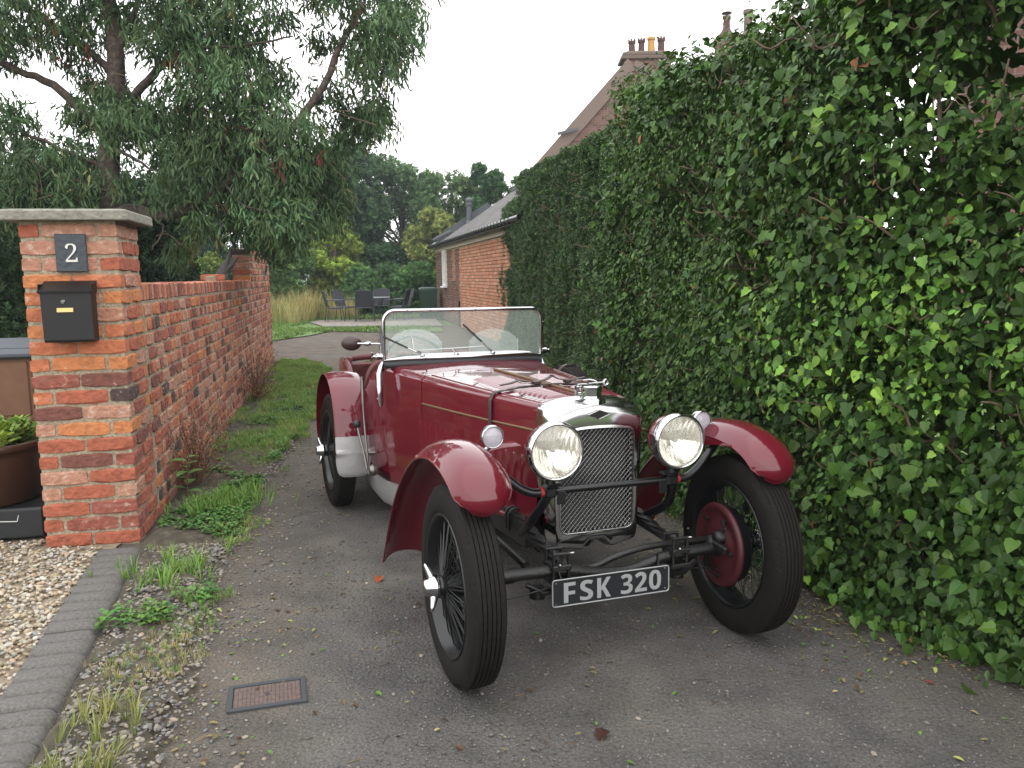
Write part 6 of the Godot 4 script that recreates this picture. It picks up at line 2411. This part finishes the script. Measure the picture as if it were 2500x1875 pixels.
func wing_sheet(path: Array, cx: float, thickness: float, drop: float, n := 15) -> SurfaceTool:     # path rows: [z, y, half width, shift in x]
	var s := S()
	var outer := []
	var inner := []
	var fine := []
	for i in path.size() - 1:
		for k in 4:
			var t := k / 4.0
			var row := []
			for q in 4:
				var p0: float = path[maxi(i - 1, 0)][q]
				var p1: float = path[i][q]
				var p2: float = path[i + 1][q]
				var p3: float = path[mini(i + 2, path.size() - 1)][q]
				row.append(0.5 * (2.0 * p1 + (p2 - p0) * t + (2.0 * p0 - 5.0 * p1 + 4.0 * p2 - p3) * t * t + (3.0 * p1 - p0 - 3.0 * p2 + p3) * t * t * t))
			fine.append(row)
	fine.append(path[-1])
	for i in fine.size():
		var a = fine[maxi(i - 1, 0)]
		var b = fine[mini(i + 1, fine.size() - 1)]
		var d := V(0, b[1] - a[1], b[0] - a[0]).normalized()
		var nrm := V(0, d.z, -d.y)
		if nrm.y < 0 and i < 3: pass
		if nrm.dot(V(0, fine[i][1] - 0.40, fine[i][0] - path[path.size() / 2][0])) < 0: nrm = -nrm
		var ro := []
		var ri := []
		for j in n:
			var u := -1.0 + 2.0 * j / (n - 1)
			var off := -drop * pow(absf(u), 2.6) * clampf(0.35 + i / 14.0, 0.0, 1.0)
			var p := V(cx + fine[i][3] + u * fine[i][2], fine[i][1], fine[i][0]) + nrm * off
			ro.append(p)
			ri.append(p - nrm * thickness)
		outer.append(ro)
		inner.append(ri)
	fresh(s)
	loft(s, outer, false)
	fresh(s)
	var back := inner.duplicate()
	back.reverse()
	loft(s, back, false)
	fresh(s)
	# rolled edge all the way round
	for sd in [0, n - 1]:
		var line := []
		for i in outer.size():
			line.append((outer[i][sd] + inner[i][sd]) / 2)
		tube(s, line, thickness * 0.9, 6)
	for e in [0, outer.size() - 1]:
		var line := []
		for j in n:
			line.append((outer[e][j] + inner[e][j]) / 2)
		tube(s, line, thickness * 0.9, 6)
	return s

func car_wings(c: Node3D):
	for sd in [-1.0, 1.0]:
		var path := [[0.128, 0.652, 0.052, 0.0], [0.146, 0.672, 0.078, 0.0], [0.150, 0.712, 0.094, 0.0], [0.128, 0.758, 0.102, 0.0], [0.070, 0.802, 0.106, 0.0], [-0.02, 0.832, 0.108, 0.0], [-0.13, 0.846, 0.110, 0.0], [-0.25, 0.838, 0.110, 0.0], [-0.38, 0.805, 0.110, 0.0], [-0.52, 0.737, 0.109, 0.0], [-0.66, 0.640, 0.108, 0.0], [-0.79, 0.520, 0.107, 0.0], [-0.90, 0.385, 0.106, 0.0], [-0.98, 0.265, 0.106, 0.0], [-1.03, 0.185, 0.106, 0.0]]
		var wing := part("front_wing", done(wing_sheet(path, sd * 0.575 - 0.022, 0.004, 0.058)), M.maroon_paint, c)
		# inner lip below the edge, and the stay flange to the body
		var s := S()
		var r1 := []
		for k in 13:
			var u := k / 12.0
			var z := lerpf(-0.60, -0.02, u)
			var y: float = interp([[0.07, 0.80], [-0.02, 0.832], [-0.13, 0.846], [-0.25, 0.838], [-0.38, 0.805], [-0.52, 0.737], [-0.66, 0.640]], z)[1] - 0.058
			var deep := 0.045 * sin(u * PI)
			r1.append([V(sd * 0.468 - 0.022, y + 0.002, z), V(sd * 0.462 - 0.022, y - deep - 0.002, z)])
		thick_loft(s, r1, 0.003)
		part("inner_lip", done(s), M.maroon_paint, wing)
		s = S()
		fresh(s)
		var rings := []
		for q in [[0.468, 0.775, 0.07], [0.44, 0.755, 0.05], [0.41, 0.75, 0.045], [0.37, 0.765, 0.075], [0.30, 0.775, 0.10]]:
			rings.append([V(sd * q[0], q[1], -0.42 - q[2]), V(sd * q[0], q[1] + 0.003, -0.42 - q[2]), V(sd * q[0], q[1] + 0.003, -0.42 + q[2]), V(sd * q[0], q[1], -0.42 + q[2])])
		loft(s, rings, true, true)
		part("flange", done(s), M.maroon_paint, wing)
		s = S()
		lathe(s, ball(0.010, 8), 12, at(V(sd * 0.675 - 0.022, 0.755, -0.36)))
		part("bolt", done(s), M.brass, wing)
		# rear wing
		path = [[-2.24, 0.262, 0.072, 0.0], [-2.232, 0.30, 0.092, 0.0], [-2.228, 0.40, 0.097, 0.0], [-2.238, 0.52, 0.098, 0.0], [-2.27, 0.635, 0.098, 0.0], [-2.345, 0.740, 0.098, 0.0], [-2.45, 0.812, 0.098, 0.0], [-2.59, 0.842, 0.098, 0.0], [-2.73, 0.825, 0.098, 0.0], [-2.86, 0.765, 0.098, 0.0], [-2.955, 0.675, 0.098, 0.0], [-3.01, 0.56, 0.098, 0.0], [-3.035, 0.44, 0.096, 0.0], [-3.04, 0.36, 0.09, 0.0]]
		var rw := part("rear_wing", done(wing_sheet(path, sd * 0.600, 0.004, 0.013)), M.maroon_paint, c)
		var guard := [[-2.2345, 0.255, 0.06, 0.0], [-2.226, 0.275, 0.085, 0.0], [-2.222, 0.33, 0.0985, 0.0], [-2.2215, 0.40, 0.0995, 0.0], [-2.2235, 0.45, 0.0995, 0.0], [-2.2275, 0.495, 0.0995, 0.0]]
		part("stone_shield", done(wing_sheet(guard, sd * 0.600, 0.0025, 0.012)), M.aluminium, rw)

func car_chassis(c: Node3D):
	var s := S()
	# rails, floor and the dark underside
	for sd in [-1.0, 1.0]:
		s = S()
		bar(s, V(sd * 0.215, 0.375, -0.42), V(sd * 0.34, 0.34, -3.3), 0.05, 0.09, 0.006)
		part("chassis_rail", done(s), M.black_metal, c)
	part("under_floor", boxmesh(V(0.72, 0.02, 1.9), 0.004), M.black_metal, c, at(V(0, 0.27, -2.35)))
	s = S()
	box(s, at(V(0, 0.36, -1.0)), V(0.30, 0.22, 0.9), 0.03)
	part("sump", done(s), M.greasy_black, c)
	s = S()
	for sd in [-1.0, 1.0]:
		box(s, at(V(sd * 0.17, 0.62, -0.43)), V(0.06, 0.5, 0.04), 0.006)
	part("radiator_side_plates", done(s), M.black_metal, c)
	# pale tray below the body side, bellied
	for sd in [-1.0, 1.0]:
		s = S()
		fresh(s)
		var rings := []
		for q in [[-2.5, 0.20, 0.03], [-2.4, 0.125, 0.04], [-2.2, 0.088, 0.06], [-2.0, 0.10, 0.07], [-1.75, 0.135, 0.08], [-1.45, 0.20, 0.08], [-1.2, 0.29, 0.05]]:
			var x0 := (tub_half(q[0]) if q[0] < -1.93 else float(interp(HULL, q[0])[1])) - 0.03
			var top := (0.262 if q[0] < -1.93 else float(interp(HULL, q[0])[3])) + 0.006
			var ring := []
			for k in 7:
				var u := k / 6.0
				ring.append(V(sd * (x0 - q[2] * (1.0 - cos(u * PI / 2))), lerpf(top, q[1], sin(u * PI / 2)), q[0]))
			rings.append(ring)
		thick_loft(s, rings, 0.003)
		part("under_tray", done(s), M.aluminium, c)
	# front axle, a tube that dips in the middle
	s = S()
	tube(s, curve([V(-0.55, 0.358, -0.085), V(-0.35, 0.356, -0.085), V(-0.22, 0.35, -0.085), V(-0.10, 0.325, -0.085), V(0.0, 0.315, -0.085), V(0.08, 0.322, -0.085), V(0.19, 0.348, -0.085), V(0.35, 0.356, -0.085), V(0.55, 0.358, -0.085)], 5), 0.0225, 12)
	var ax := part("front_axle", done(s), M.greasy_black, c)
	for sd in [-1.0, 1.0]:
		s = S()
		lathe(s, [Vector2(0, -0.06), Vector2(0.03, -0.06), Vector2(0.034, -0.045), Vector2(0.03, 0.05), Vector2(0.0, 0.055)], 14, at(V(sd * 0.515, 0.358, -0.085)), true)
		lathe(s, [Vector2(0, 0), Vector2(0.05, 0), Vector2(0.055, 0.03), Vector2(0.03, 0.06), Vector2(0, 0.06)], 16, Transform3D(Basis(Vector3.BACK, -sd * PI / 2), V(sd * 0.48, 0.358, -0.085)), true)
		bar(s, V(sd * 0.51, 0.31, -0.085), V(sd * 0.50, 0.305, -0.24), 0.03, 0.022, 0.004)
		part("king_pin", done(s), M.greasy_black, ax)
	s = S()
	tube(s, curve([V(-0.50, 0.335, -0.20), V(-0.20, 0.325, -0.16), V(-0.10, 0.333, -0.12), V(0.0, 0.372, -0.10), V(0.14, 0.392, -0.10), V(0.34, 0.383, -0.12), V(0.52, 0.375, -0.15)], 5), 0.0135, 10)
	part("track_rod", done(s), M.greasy_black, c)
	s = S()
	tube(s, [V(-0.36, 0.375, -0.12), V(-0.42, 0.44, -0.52)], 0.015, 8)
	tube(s, curve([V(-0.36, 0.375, -0.12), V(-0.40, 0.31, -0.16), V(-0.50, 0.31, -0.2)], 4), 0.012, 8)
	part("steering_drag_link", done(s), M.greasy_black, c)
	# leaf springs: shorter leaves stepped on top towards the chassis
	for sd in [-1.0, 1.0]:
		var sp := Node3D.new()
		sp.name = "front_spring" if sd < 0 else "front_spring_001"
		c.add_child(sp, true)
		for i in 6:
			s = S()
			fresh(s)
			var z0 := -0.66
			var z1 := -0.075 - i * 0.068
			var ring_list := []
			for k in 9:
				var u := k / 8.0
				var z := lerpf(z0, z1, u)
				var w := 0.0235 * (1.0 if u < 0.93 else 0.55)
				if k == 8: w = 0.006
				var y := 0.385 + 0.022 * (1.0 - pow((z + 0.66) / 0.6, 2.0)) + i * 0.0095
				ring_list.append([V(sd * 0.25 - w, y, z), V(sd * 0.25 - w, y + 0.0088, z), V(sd * 0.25 + w, y + 0.0088, z), V(sd * 0.25 + w, y, z)])
			flat(s)
			loft(s, ring_list, true, true)
			part("spring_leaf", done(s), M.greasy_black, sp)
		s = S()
		for z in [-0.055, -0.125]:
			tube(s, [V(sd * 0.25 - 0.03, 0.425, z), V(sd * 0.25 - 0.03, 0.315, z)], 0.0065, 6)
			tube(s, [V(sd * 0.25 + 0.03, 0.425, z), V(sd * 0.25 + 0.03, 0.315, z)], 0.0065, 6)
			tube(s, [V(sd * 0.25 - 0.032, 0.424, z), V(sd * 0.25 + 0.032, 0.424, z)], 0.0065, 6)
		box(s, at(V(sd * 0.25, 0.375, -0.09)), V(0.075, 0.02, 0.10), 0.004)
		box(s, at(V(sd * 0.25, 0.318, -0.09)), V(0.08, 0.018, 0.10), 0.004)
		part("axle_clamp", done(s), M.greasy_black, sp)
		s = S()
		lathe(s, ball(0.006, 8), 10, at(V(sd * 0.25 - 0.012, 0.388, -0.038)))
		tube(s, [V(sd * 0.25 + 0.03, 0.418, -0.07), V(sd * 0.25 + 0.055, 0.420, -0.065)], 0.004, 6)
		part("bolt", done(s), M.worn_chrome, sp)
		s = S()
		for k in 2:
			tube(s, curve([V(sd * 0.25 - 0.032, 0.39, -0.50 - k * 0.03), V(sd * 0.25 - 0.032, 0.46, -0.50 - k * 0.03), V(sd * 0.25, 0.478, -0.50 - k * 0.03), V(sd * 0.25 + 0.032, 0.46, -0.50 - k * 0.03), V(sd * 0.25 + 0.032, 0.39, -0.50 - k * 0.03)], 4), 0.0065, 6)
		part("spring_band", done(s), M.greasy_black, sp)
		# friction damper and brake cable
		s = S()
		tube(s, [V(sd * 0.36, 0.30, -0.12), V(sd * 0.30, 0.27, -0.10), V(sd * 0.25, 0.275, -0.09)], 0.01, 6)
		tube(s, curve([V(sd * 0.50, 0.26, -0.10), V(sd * 0.40, 0.275, -0.09), V(sd * 0.28, 0.292, -0.085)], 4), 0.0035, 5)
		lathe(s, [Vector2(0, -0.02), Vector2(0.03, -0.02), Vector2(0.03, 0.02), Vector2(0, 0.02)], 14, at(V(sd * 0.30, 0.25, -0.16)), true)
		part("friction_damper", done(s), M.greasy_black, c)
	# cross tube ahead of the radiator that carries the lamps, with its stays
	s = S()
	tube(s, [V(-0.30, 0.634, -0.15), V(0.30, 0.634, -0.15)], 0.0135, 12)
	var cb := part("lamp_bar", done(s), M.black_metal, c)
	for sd in [-1.0, 1.0]:
		s = S()
		tube(s, curve([V(sd * 0.285, 0.634, -0.15), V(sd * 0.325, 0.635, -0.15), V(sd * 0.375, 0.658, -0.155), V(sd * 0.43, 0.705, -0.165), V(sd * 0.50, 0.775, -0.18), V(sd * 0.535, 0.82, -0.19)], 6), 0.0165, 12)
		part("wing_stay", done(s), M.black_metal, cb)
		s = S()
		tube(s, [V(sd * 0.278, 0.634, -0.15), V(sd * 0.294, 0.634, -0.15)], 0.0195, 12)
		part("tape_band", done(s), M.red_tape, cb)
		s = S()
		tube(s, curve([V(sd * 0.258, 0.63, -0.15), V(sd * 0.272, 0.59, -0.16), V(sd * 0.292, 0.50, -0.24), V(sd * 0.26, 0.40, -0.42)], 5), 0.018, 10)
		box(s, at(V(sd * 0.258, 0.634, -0.15)), V(0.05, 0.042, 0.05), 0.008)
		box(s, at(V(sd * 0.215, 0.610, -0.132)), V(0.035, 0.05, 0.006), 0.006)
		box(s, at(V(sd * 0.24, 0.66, -0.15)), V(0.05, 0.012, 0.045), 0.004)
		part("lamp_bracket", done(s), M.black_metal, cb)
		s = S()
		lathe(s, [Vector2(0, 0), Vector2(0.030, 0), Vector2(0.032, 0.004), Vector2(0.026, 0.007), Vector2(0, 0.008)], 24, Transform3D(Basis(Vector3.BACK, -sd * PI / 2), V(sd * 0.262, 0.53, -0.56)))
		part("vent_disc", done(s), M.worn_chrome, c)

func lamp_lens(r: float, flutes: int) -> ArrayMesh:       # a moulded glass: domed outside, upright flutes and rings inside; faces +z
	var s := S()
	var nr := 26
	var na := 96
	var f := []
	var b := []
	for i in nr + 1:
		var q := float(i) / nr
		var rf := []
		var rb := []
		for j in na:
			var a := TAU * j / na
			var x := cos(a) * q * r
			var y := sin(a) * q * r
			rf.append(V(x, y, 0.010 * (1.0 - q * q) + 0.005))
			var bump := 0.0
			var yy := y / r
			if q < 0.34:
				bump = 0.0016 * sin(q / 0.34 * TAU * 4.0)
			else:
				bump = 0.0020 * sin(x / r * PI * flutes * (1.0 if absf(yy) < 0.55 else 0.5))
			rb.append(V(x, y, 0.010 * (1.0 - q * q) + bump * (1.0 if q < 0.96 else 0.0)))
		f.append(rf)
		b.append(rb)
	fresh(s)
	loft(s, f, true)
	fresh(s)
	b.reverse()
	loft(s, b, true)
	fresh(s)
	loft(s, [b[0], f[-1]], true)
	return done(s)

func car_lamps(c: Node3D):
	for sd in [-1.0, 1.0]:
		var at0 := Transform3D(Basis(Vector3.RIGHT, PI / 2), V(sd * 0.257, 0.795, -0.095))     # lathe y looks forward
		var s := S()
		lathe(s, [Vector2(0, -0.135), Vector2(0.022, -0.134), Vector2(0.05, -0.124), Vector2(0.076, -0.102), Vector2(0.094, -0.068), Vector2(0.102, -0.03), Vector2(0.104, -0.004)], 48, at0)
		var h := part("headlamp", done(s), M.maroon_paint, c)
		s = S()
		lathe(s, [Vector2(0.028, 0.655), Vector2(0.020, 0.665), Vector2(0.018, 0.705)], 14, Transform3D(Basis(), V(sd * 0.257, 0, -0.14)), true)
		part("stem", done(s), M.black_metal, h)
		s = S()
		lathe(s, [Vector2(0.1035, -0.022), Vector2(0.108, -0.018), Vector2(0.1095, 0.0), Vector2(0.1075, 0.014), Vector2(0.1035, 0.021), Vector2(0.0985, 0.022), Vector2(0.0955, 0.017), Vector2(0.0955, 0.008)], 56, at0)
		part("rim", done(s), M.chrome, h)
		s = S()
		var dish := []
		for i in 31:
			var q := i / 30.0
			var ring := []
			for j in 96:
				var a := TAU * j / 96
				var x := cos(a) * q * 0.0955
				var y := sin(a) * q * 0.0955
				var ripple: float = 0.0011 * sin(x * 430.0) * smoothstep(0.30, 0.42, q) + 0.0011 * sin(q * 95.0) * (1.0 - smoothstep(0.30, 0.42, q))
				ring.append(V(sd * 0.257 + x, 0.795 + y, -0.095 - 0.062 + 0.066 * q * q + ripple * (1.0 if q < 0.97 else 0.0)))
			dish.append(ring)
		fresh(s)
		loft(s, dish.slice(1), true)
		fan(s, dish[1], true)
		part("reflector", done(s), M.reflector, h)
		s = S()
		lathe(s, [Vector2(0, -0.06), Vector2(0.008, -0.06), Vector2(0.008, -0.04), Vector2(0.011, -0.03), Vector2(0.009, -0.018), Vector2(0, -0.014)], 12, at0)
		part("bulb", done(s), M.plate_silver, h)
		part("lens", lamp_lens(0.0955, 13), M.lamp_glass, h, Transform3D(Basis(), V(sd * 0.257, 0.795, -0.095 + 0.008)))
		# side lamp on the wing
		var lx: float = sd * 0.449
		at0 = Transform3D(Basis(Vector3.RIGHT, PI / 2), V(lx, 0.838, -0.225))
		s = S()
		lathe(s, [Vector2(0, -0.075), Vector2(0.018, -0.070), Vector2(0.033, -0.050), Vector2(0.040, -0.026), Vector2(0.0425, -0.02), Vector2(0.0435, 0.0), Vector2(0.0425, 0.006), Vector2(0.039, 0.008), Vector2(0.0375, 0.004)], 36, at0)
		tube(s, [V(lx, 0.80, -0.255), V(lx + sd * 0.02, 0.778, -0.26)], 0.010, 8)
		var sl := part("side_lamp", done(s), M.chrome, c)
		s = S()
		lathe(s, [Vector2(0, -0.018), Vector2(0.02, -0.014), Vector2(0.0375, -0.002)], 32, at0)
		part("reflector", done(s), M.plate_silver, sl)
		part("lens", lamp_lens(0.0378, 9), M.side_glass, sl, Transform3D(Basis(), V(lx, 0.838, -0.225 - 0.004)))

func tyre_mesh() -> ArrayMesh:
	var s := S()
	var n := 216
	var prof := [Vector2(0.247, 0.046), Vector2(0.256, 0.056), Vector2(0.272, 0.0615), Vector2(0.295, 0.0635), Vector2(0.315, 0.061), Vector2(0.330, 0.0565), Vector2(0.339, 0.0525), Vector2(0.3465, 0.0480)]
	var rib := 0.0150
	var y := 0.0450
	for k in 6:
		var crown := 0.3545 - 0.0035 * pow(y / 0.045, 2.0)
		var yb := y - (rib - 0.0034)
		if k == 5: yb = -0.0450
		var cr2 := 0.3545 - 0.0035 * pow(yb / 0.045, 2.0)
		prof.append(Vector2(crown, y))
		prof.append(Vector2(cr2, yb))
		if k < 5:
			prof.append(Vector2(cr2 - 0.008, yb - 0.0004))
			prof.append(Vector2(cr2 - 0.008, yb - 0.0030))
		y = yb - 0.0034
	for k in range(7, -1, -1):
		prof.append(prof[k] * Vector2(1, -1))
	var rings := []
	for i in prof.size():
		var ring := []
		for j in n:
			var a := TAU * j / n
			var r: float = prof[i].x
			var yy: float = prof[i].y
			if (i == 7 or i == 6 or i == prof.size() - 8 or i == prof.size() - 7) and (j % 24) < 12 and j % 2 == 0:
				r -= 0.006
				yy *= 0.93
			if i > 8 and i < prof.size() - 9 and j % 3 == 0:
				yy += 0.0011 if (i / 2) % 2 == 0 else -0.0011
			ring.append(V(cos(a) * r, yy, -sin(a) * r))
		rings.append(ring)
	for i in rings.size() - 1:
		if i == 0 or (i >= 7 and i < rings.size() - 8): fresh(s)
		if i == rings.size() - 8: fresh(s)
		loft(s, [rings[i + 1], rings[i]], true)
	return done(s)

func spokes_mesh() -> ArrayMesh:
	var s := S()
	for k in 20:      # outer rows, from the hub's outer end
		var a := TAU * k / 20
		for d in [-0.30, 0.30]:
			tube(s, [V(cos(a) * 0.030, 0.062, -sin(a) * 0.030), V(cos(a + d) * 0.226, 0.022, -sin(a + d) * 0.226)], 0.0021, 4, false)
	for k in 20:      # inner rows, from the broad inner flange, laid almost tangentially
		var a := TAU * (k + 0.5) / 20
		for d in [-0.46, 0.46]:
			tube(s, [V(cos(a) * 0.062, -0.030 - (0.012 if d > 0 else 0.0), -sin(a) * 0.062), V(cos(a + d) * 0.226, -0.012, -sin(a + d) * 0.226)], 0.0021, 4, false)
	return done(s)

func car_wheels(c: Node3D):
	var tyre := tyre_mesh()
	var spokes := spokes_mesh()
	var s := S()
	lathe(s, [Vector2(0.251, -0.050), Vector2(0.254, -0.056), Vector2(0.250, -0.060), Vector2(0.243, -0.056), Vector2(0.238, -0.044), Vector2(0.232, -0.025), Vector2(0.224, -0.012), Vector2(0.222, 0.0), Vector2(0.224, 0.012), Vector2(0.232, 0.025), Vector2(0.238, 0.044), Vector2(0.243, 0.056), Vector2(0.250, 0.060), Vector2(0.254, 0.056), Vector2(0.251, 0.050)], 72)
	lathe(s, [Vector2(0.251, -0.045), Vector2(0.234, 0.0), Vector2(0.251, 0.045)], 72)
	var rim := done(s)
	s = S()
	lathe(s, [Vector2(0.0, -0.055), Vector2(0.070, -0.055), Vector2(0.070, -0.046), Vector2(0.060, -0.028), Vector2(0.048, -0.022), Vector2(0.040, 0.02), Vector2(0.034, 0.055), Vector2(0.037, 0.060), Vector2(0.037, 0.070), Vector2(0.033, 0.085), Vector2(0.0, 0.085)], 32, Transform3D(), true)
	var hub := done(s)
	s = S()
	lathe(s, [Vector2(0.0, 0.080), Vector2(0.040, 0.080), Vector2(0.042, 0.092), Vector2(0.036, 0.108), Vector2(0.030, 0.118), Vector2(0.029, 0.128), Vector2(0.026, 0.132), Vector2(0.0, 0.134)], 32)
	for e in [-1.0, 1.0]:
		fresh(s)
		var rings := []
		for q in [[0.030, 0.016, 0.098, 0.016], [0.049, 0.0145, 0.104, 0.013], [0.066, 0.012, 0.110, 0.010], [0.079, 0.008, 0.114, 0.007], [0.084, 0.003, 0.116, 0.003]]:
			var ring := []
			for j in 10:
				var a := TAU * j / 10
				ring.append(V(e * q[0], q[2] + sin(a) * q[3], cos(a) * q[1] * e))
			rings.append(ring)
		loft(s, rings, true, true)
	var spinner := done(s)
	var drum := S()
	lathe(drum, [Vector2(0.0, -0.030), Vector2(0.140, -0.030), Vector2(0.152, -0.040), Vector2(0.154, -0.085), Vector2(0.160, -0.088)], 48, Transform3D(), true)
	var drum_mesh := done(drum)
	var plate := S()
	lathe(plate, [Vector2(0.1655, -0.082), Vector2(0.1675, -0.090), Vector2(0.164, -0.097), Vector2(0.150, -0.103), Vector2(0.143, -0.101), Vector2(0.136, -0.093), Vector2(0.098, -0.092), Vector2(0.092, -0.099), Vector2(0.05, -0.101), Vector2(0.0, -0.101)], 56)
	var plate_mesh := done(plate)
	var nuts := S()
	for q in [[0.115, 0.4], [0.115, 1.6], [0.12, 2.7], [0.105, 3.9], [0.12, 5.2]]:
		lathe(nuts, [Vector2(0, -0.112), Vector2(0.007, -0.112), Vector2(0.008, -0.096), Vector2(0, -0.095)], 8, at(V(cos(q[1]) * q[0], 0, -sin(q[1]) * q[0])), true)
	lathe(nuts, [Vector2(0, -0.145), Vector2(0.035, -0.14), Vector2(0.042, -0.12), Vector2(0.05, -0.096)], 20)
	bar(nuts, V(0.03, -0.13, 0.0), V(0.10, -0.115, 0.05), 0.022, 0.02, 0.004)
	bar(nuts, V(-0.03, -0.13, 0.0), V(-0.085, -0.118, 0.06), 0.03, 0.024, 0.006)
	for e in [-1.0, 1.0]:
		lathe(nuts, [Vector2(0, -0.135), Vector2(0.022, -0.132), Vector2(0.028, -0.118), Vector2(0.03, -0.098)], 14, at(V(e * 0.055, 0, -0.01)))
	tube(nuts, curve([V(0.06, -0.11, 0.10), V(0.10, -0.135, 0.03), V(0.07, -0.15, -0.06), V(0.0, -0.20, -0.08)], 5), 0.005, 6)
	bar(nuts, V(-0.10, -0.105, -0.06), V(-0.13, -0.125, -0.01), 0.014, 0.01, 0.002)
	var nut_mesh := done(nuts)
	for q in [[-0.615, -0.11, 0.55, true, -0.015], [0.548, -0.10, 0.9, true, -0.045], [-0.628, -2.63, 0.2, true, 0.0], [0.628, -2.63, 1.4, true, 0.0], [0.535, -1.70, 0.7, false, 0.0]]:
		var sd := signf(q[0])
		var w := Node3D.new()
		w.name = "spare_wheel" if not q[3] else "wheel"
		c.add_child(w, true)
		w.position = V(q[0], 0.3535 + 0.012 * q[0] if q[3] else 0.565, q[1])
		w.basis = Basis(Vector3.UP, q[4]) * Basis(Vector3.BACK, PI / 2 if sd < 0 else -PI / 2) * Basis(Vector3.UP, q[2])
		part("tyre", tyre, M.tyre_rubber, w)
		part("rim", rim, M.black_metal, w)
		part("spokes", spokes, M.black_metal, w).set_meta("kind", "stuff")
		part("hub", hub, M.black_metal, w)
		if q[3]:
			part("spinner", spinner, M.chrome, w)
			part("brake_drum", drum_mesh, M.black_metal, w)
			part("back_plate", plate_mesh, M.red_metal, w)
			part("brake_fittings", nut_mesh, M.greasy_black, w)
		else:
			s = S()
			fresh(s)
			var rings := []
			for k in 13:
				var a := lerpf(-0.8, 0.75, k / 12.0)
				rings.append([V(sin(a) * 0.362 + 0.0, -0.05, 0) , V(sin(a) * 0.366, 0.0, 0)])
			part("strap_band", strap_over(0.5), M.leather_brown, w, Transform3D(w.basis.inverse(), Vector3.ZERO))

func strap_over(r: float) -> ArrayMesh:       # leather strap laid across the top of the spare tyre, with two bright studs
	var s := S()
	fresh(s)
	var rings := []
	for k in 15:
		var a := lerpf(-1.25, 1.25, k / 14.0)
		var p := V(sin(a) * 0.072, 0.288 + cos(a) * 0.072, 0.02)
		var nrm := V(sin(a), cos(a), 0)
		rings.append([p - V(0, 0, 0.016), p + nrm * 0.005 - V(0, 0, 0.016), p + nrm * 0.005 + V(0, 0, 0.016), p + V(0, 0, 0.016)])
	loft(s, rings, true, true)
	for a in [-0.15, 0.75]:
		lathe(s, ball(0.006, 6), 8, at(V(sin(a) * 0.082, 0.288 + cos(a) * 0.082, 0.03)))
	return done(s)

func number_plate(c: Node3D):
	var p := Node3D.new()
	p.name = "number_plate"
	c.add_child(p, true)
	p.position = V(-0.052, 0.284, -0.036)
	p.scale = V(0.965, 0.97, 1)
	p.rotation = V(-0.03, 0, 0.0)
	var s := S()
	fresh(s)
	var poly := rounded([Vector2(-0.2515, -0.053), Vector2(0.2515, -0.053), Vector2(0.2515, 0.053), Vector2(-0.2515, 0.053)], 0.012)
	var a := []
	var b := []
	for q in poly:
		a.append(V(q.x, q.y, -0.003))
		b.append(V(q.x, q.y, 0.0))
	flat(s)
	loft(s, [a, b], true, true)
	part("plate", done(s), M.plate_black, p)
	s = S()
	var line := []
	for q in poly:
		line.append(V(q.x * 0.991, q.y * 0.955 + (0.002 * sin(q.x * 18.0)), 0.0008))
	line.append(line[0])
	tube(s, line, 0.0026, 6, false)
	part("border", done(s), M.plate_silver, p)
	var f := SystemFont.new()
	f.font_names = PackedStringArray(["Droid Sans"])
	f.font_weight = 700
	for q in [["F", -0.180, 0.048], ["S", -0.110, 0.054], ["K", -0.036, 0.058], ["3", 0.062, 0.051], ["2", 0.124, 0.052], ["0", 0.187, 0.053]]:
		var tm := TextMesh.new()
		tm.text = q[0]
		tm.font = f
		tm.font_size = 64
		tm.pixel_size = 0.001
		tm.depth = 0.002
		var bb := tm.get_aabb()
		var m := part("letter", tm, M.plate_silver, p)
		var k: float = q[2] / bb.size.x
		var ky: float = 0.077 / bb.size.y
		m.scale = V(k, ky, 1)
		m.position = V(q[1] - bb.get_center().x * k, -bb.get_center().y * ky, 0.002)
	s = S()
	for x in [-0.235, 0.232]:
		for y in [-0.04, 0.04]:
			lathe(s, ball(0.003, 6), 8, at(V(x, y, 0.001)))
	part("screws", done(s), M.worn_chrome, p).set_meta("kind", "stuff")
	s = S()
	for x in [-0.2, 0.2]:
		bar(s, V(x, 0.02, -0.010), V(x * 1.1, 0.09, -0.03), 0.02, 0.006, 0.001)
	part("bracket", done(s), M.greasy_black, p)
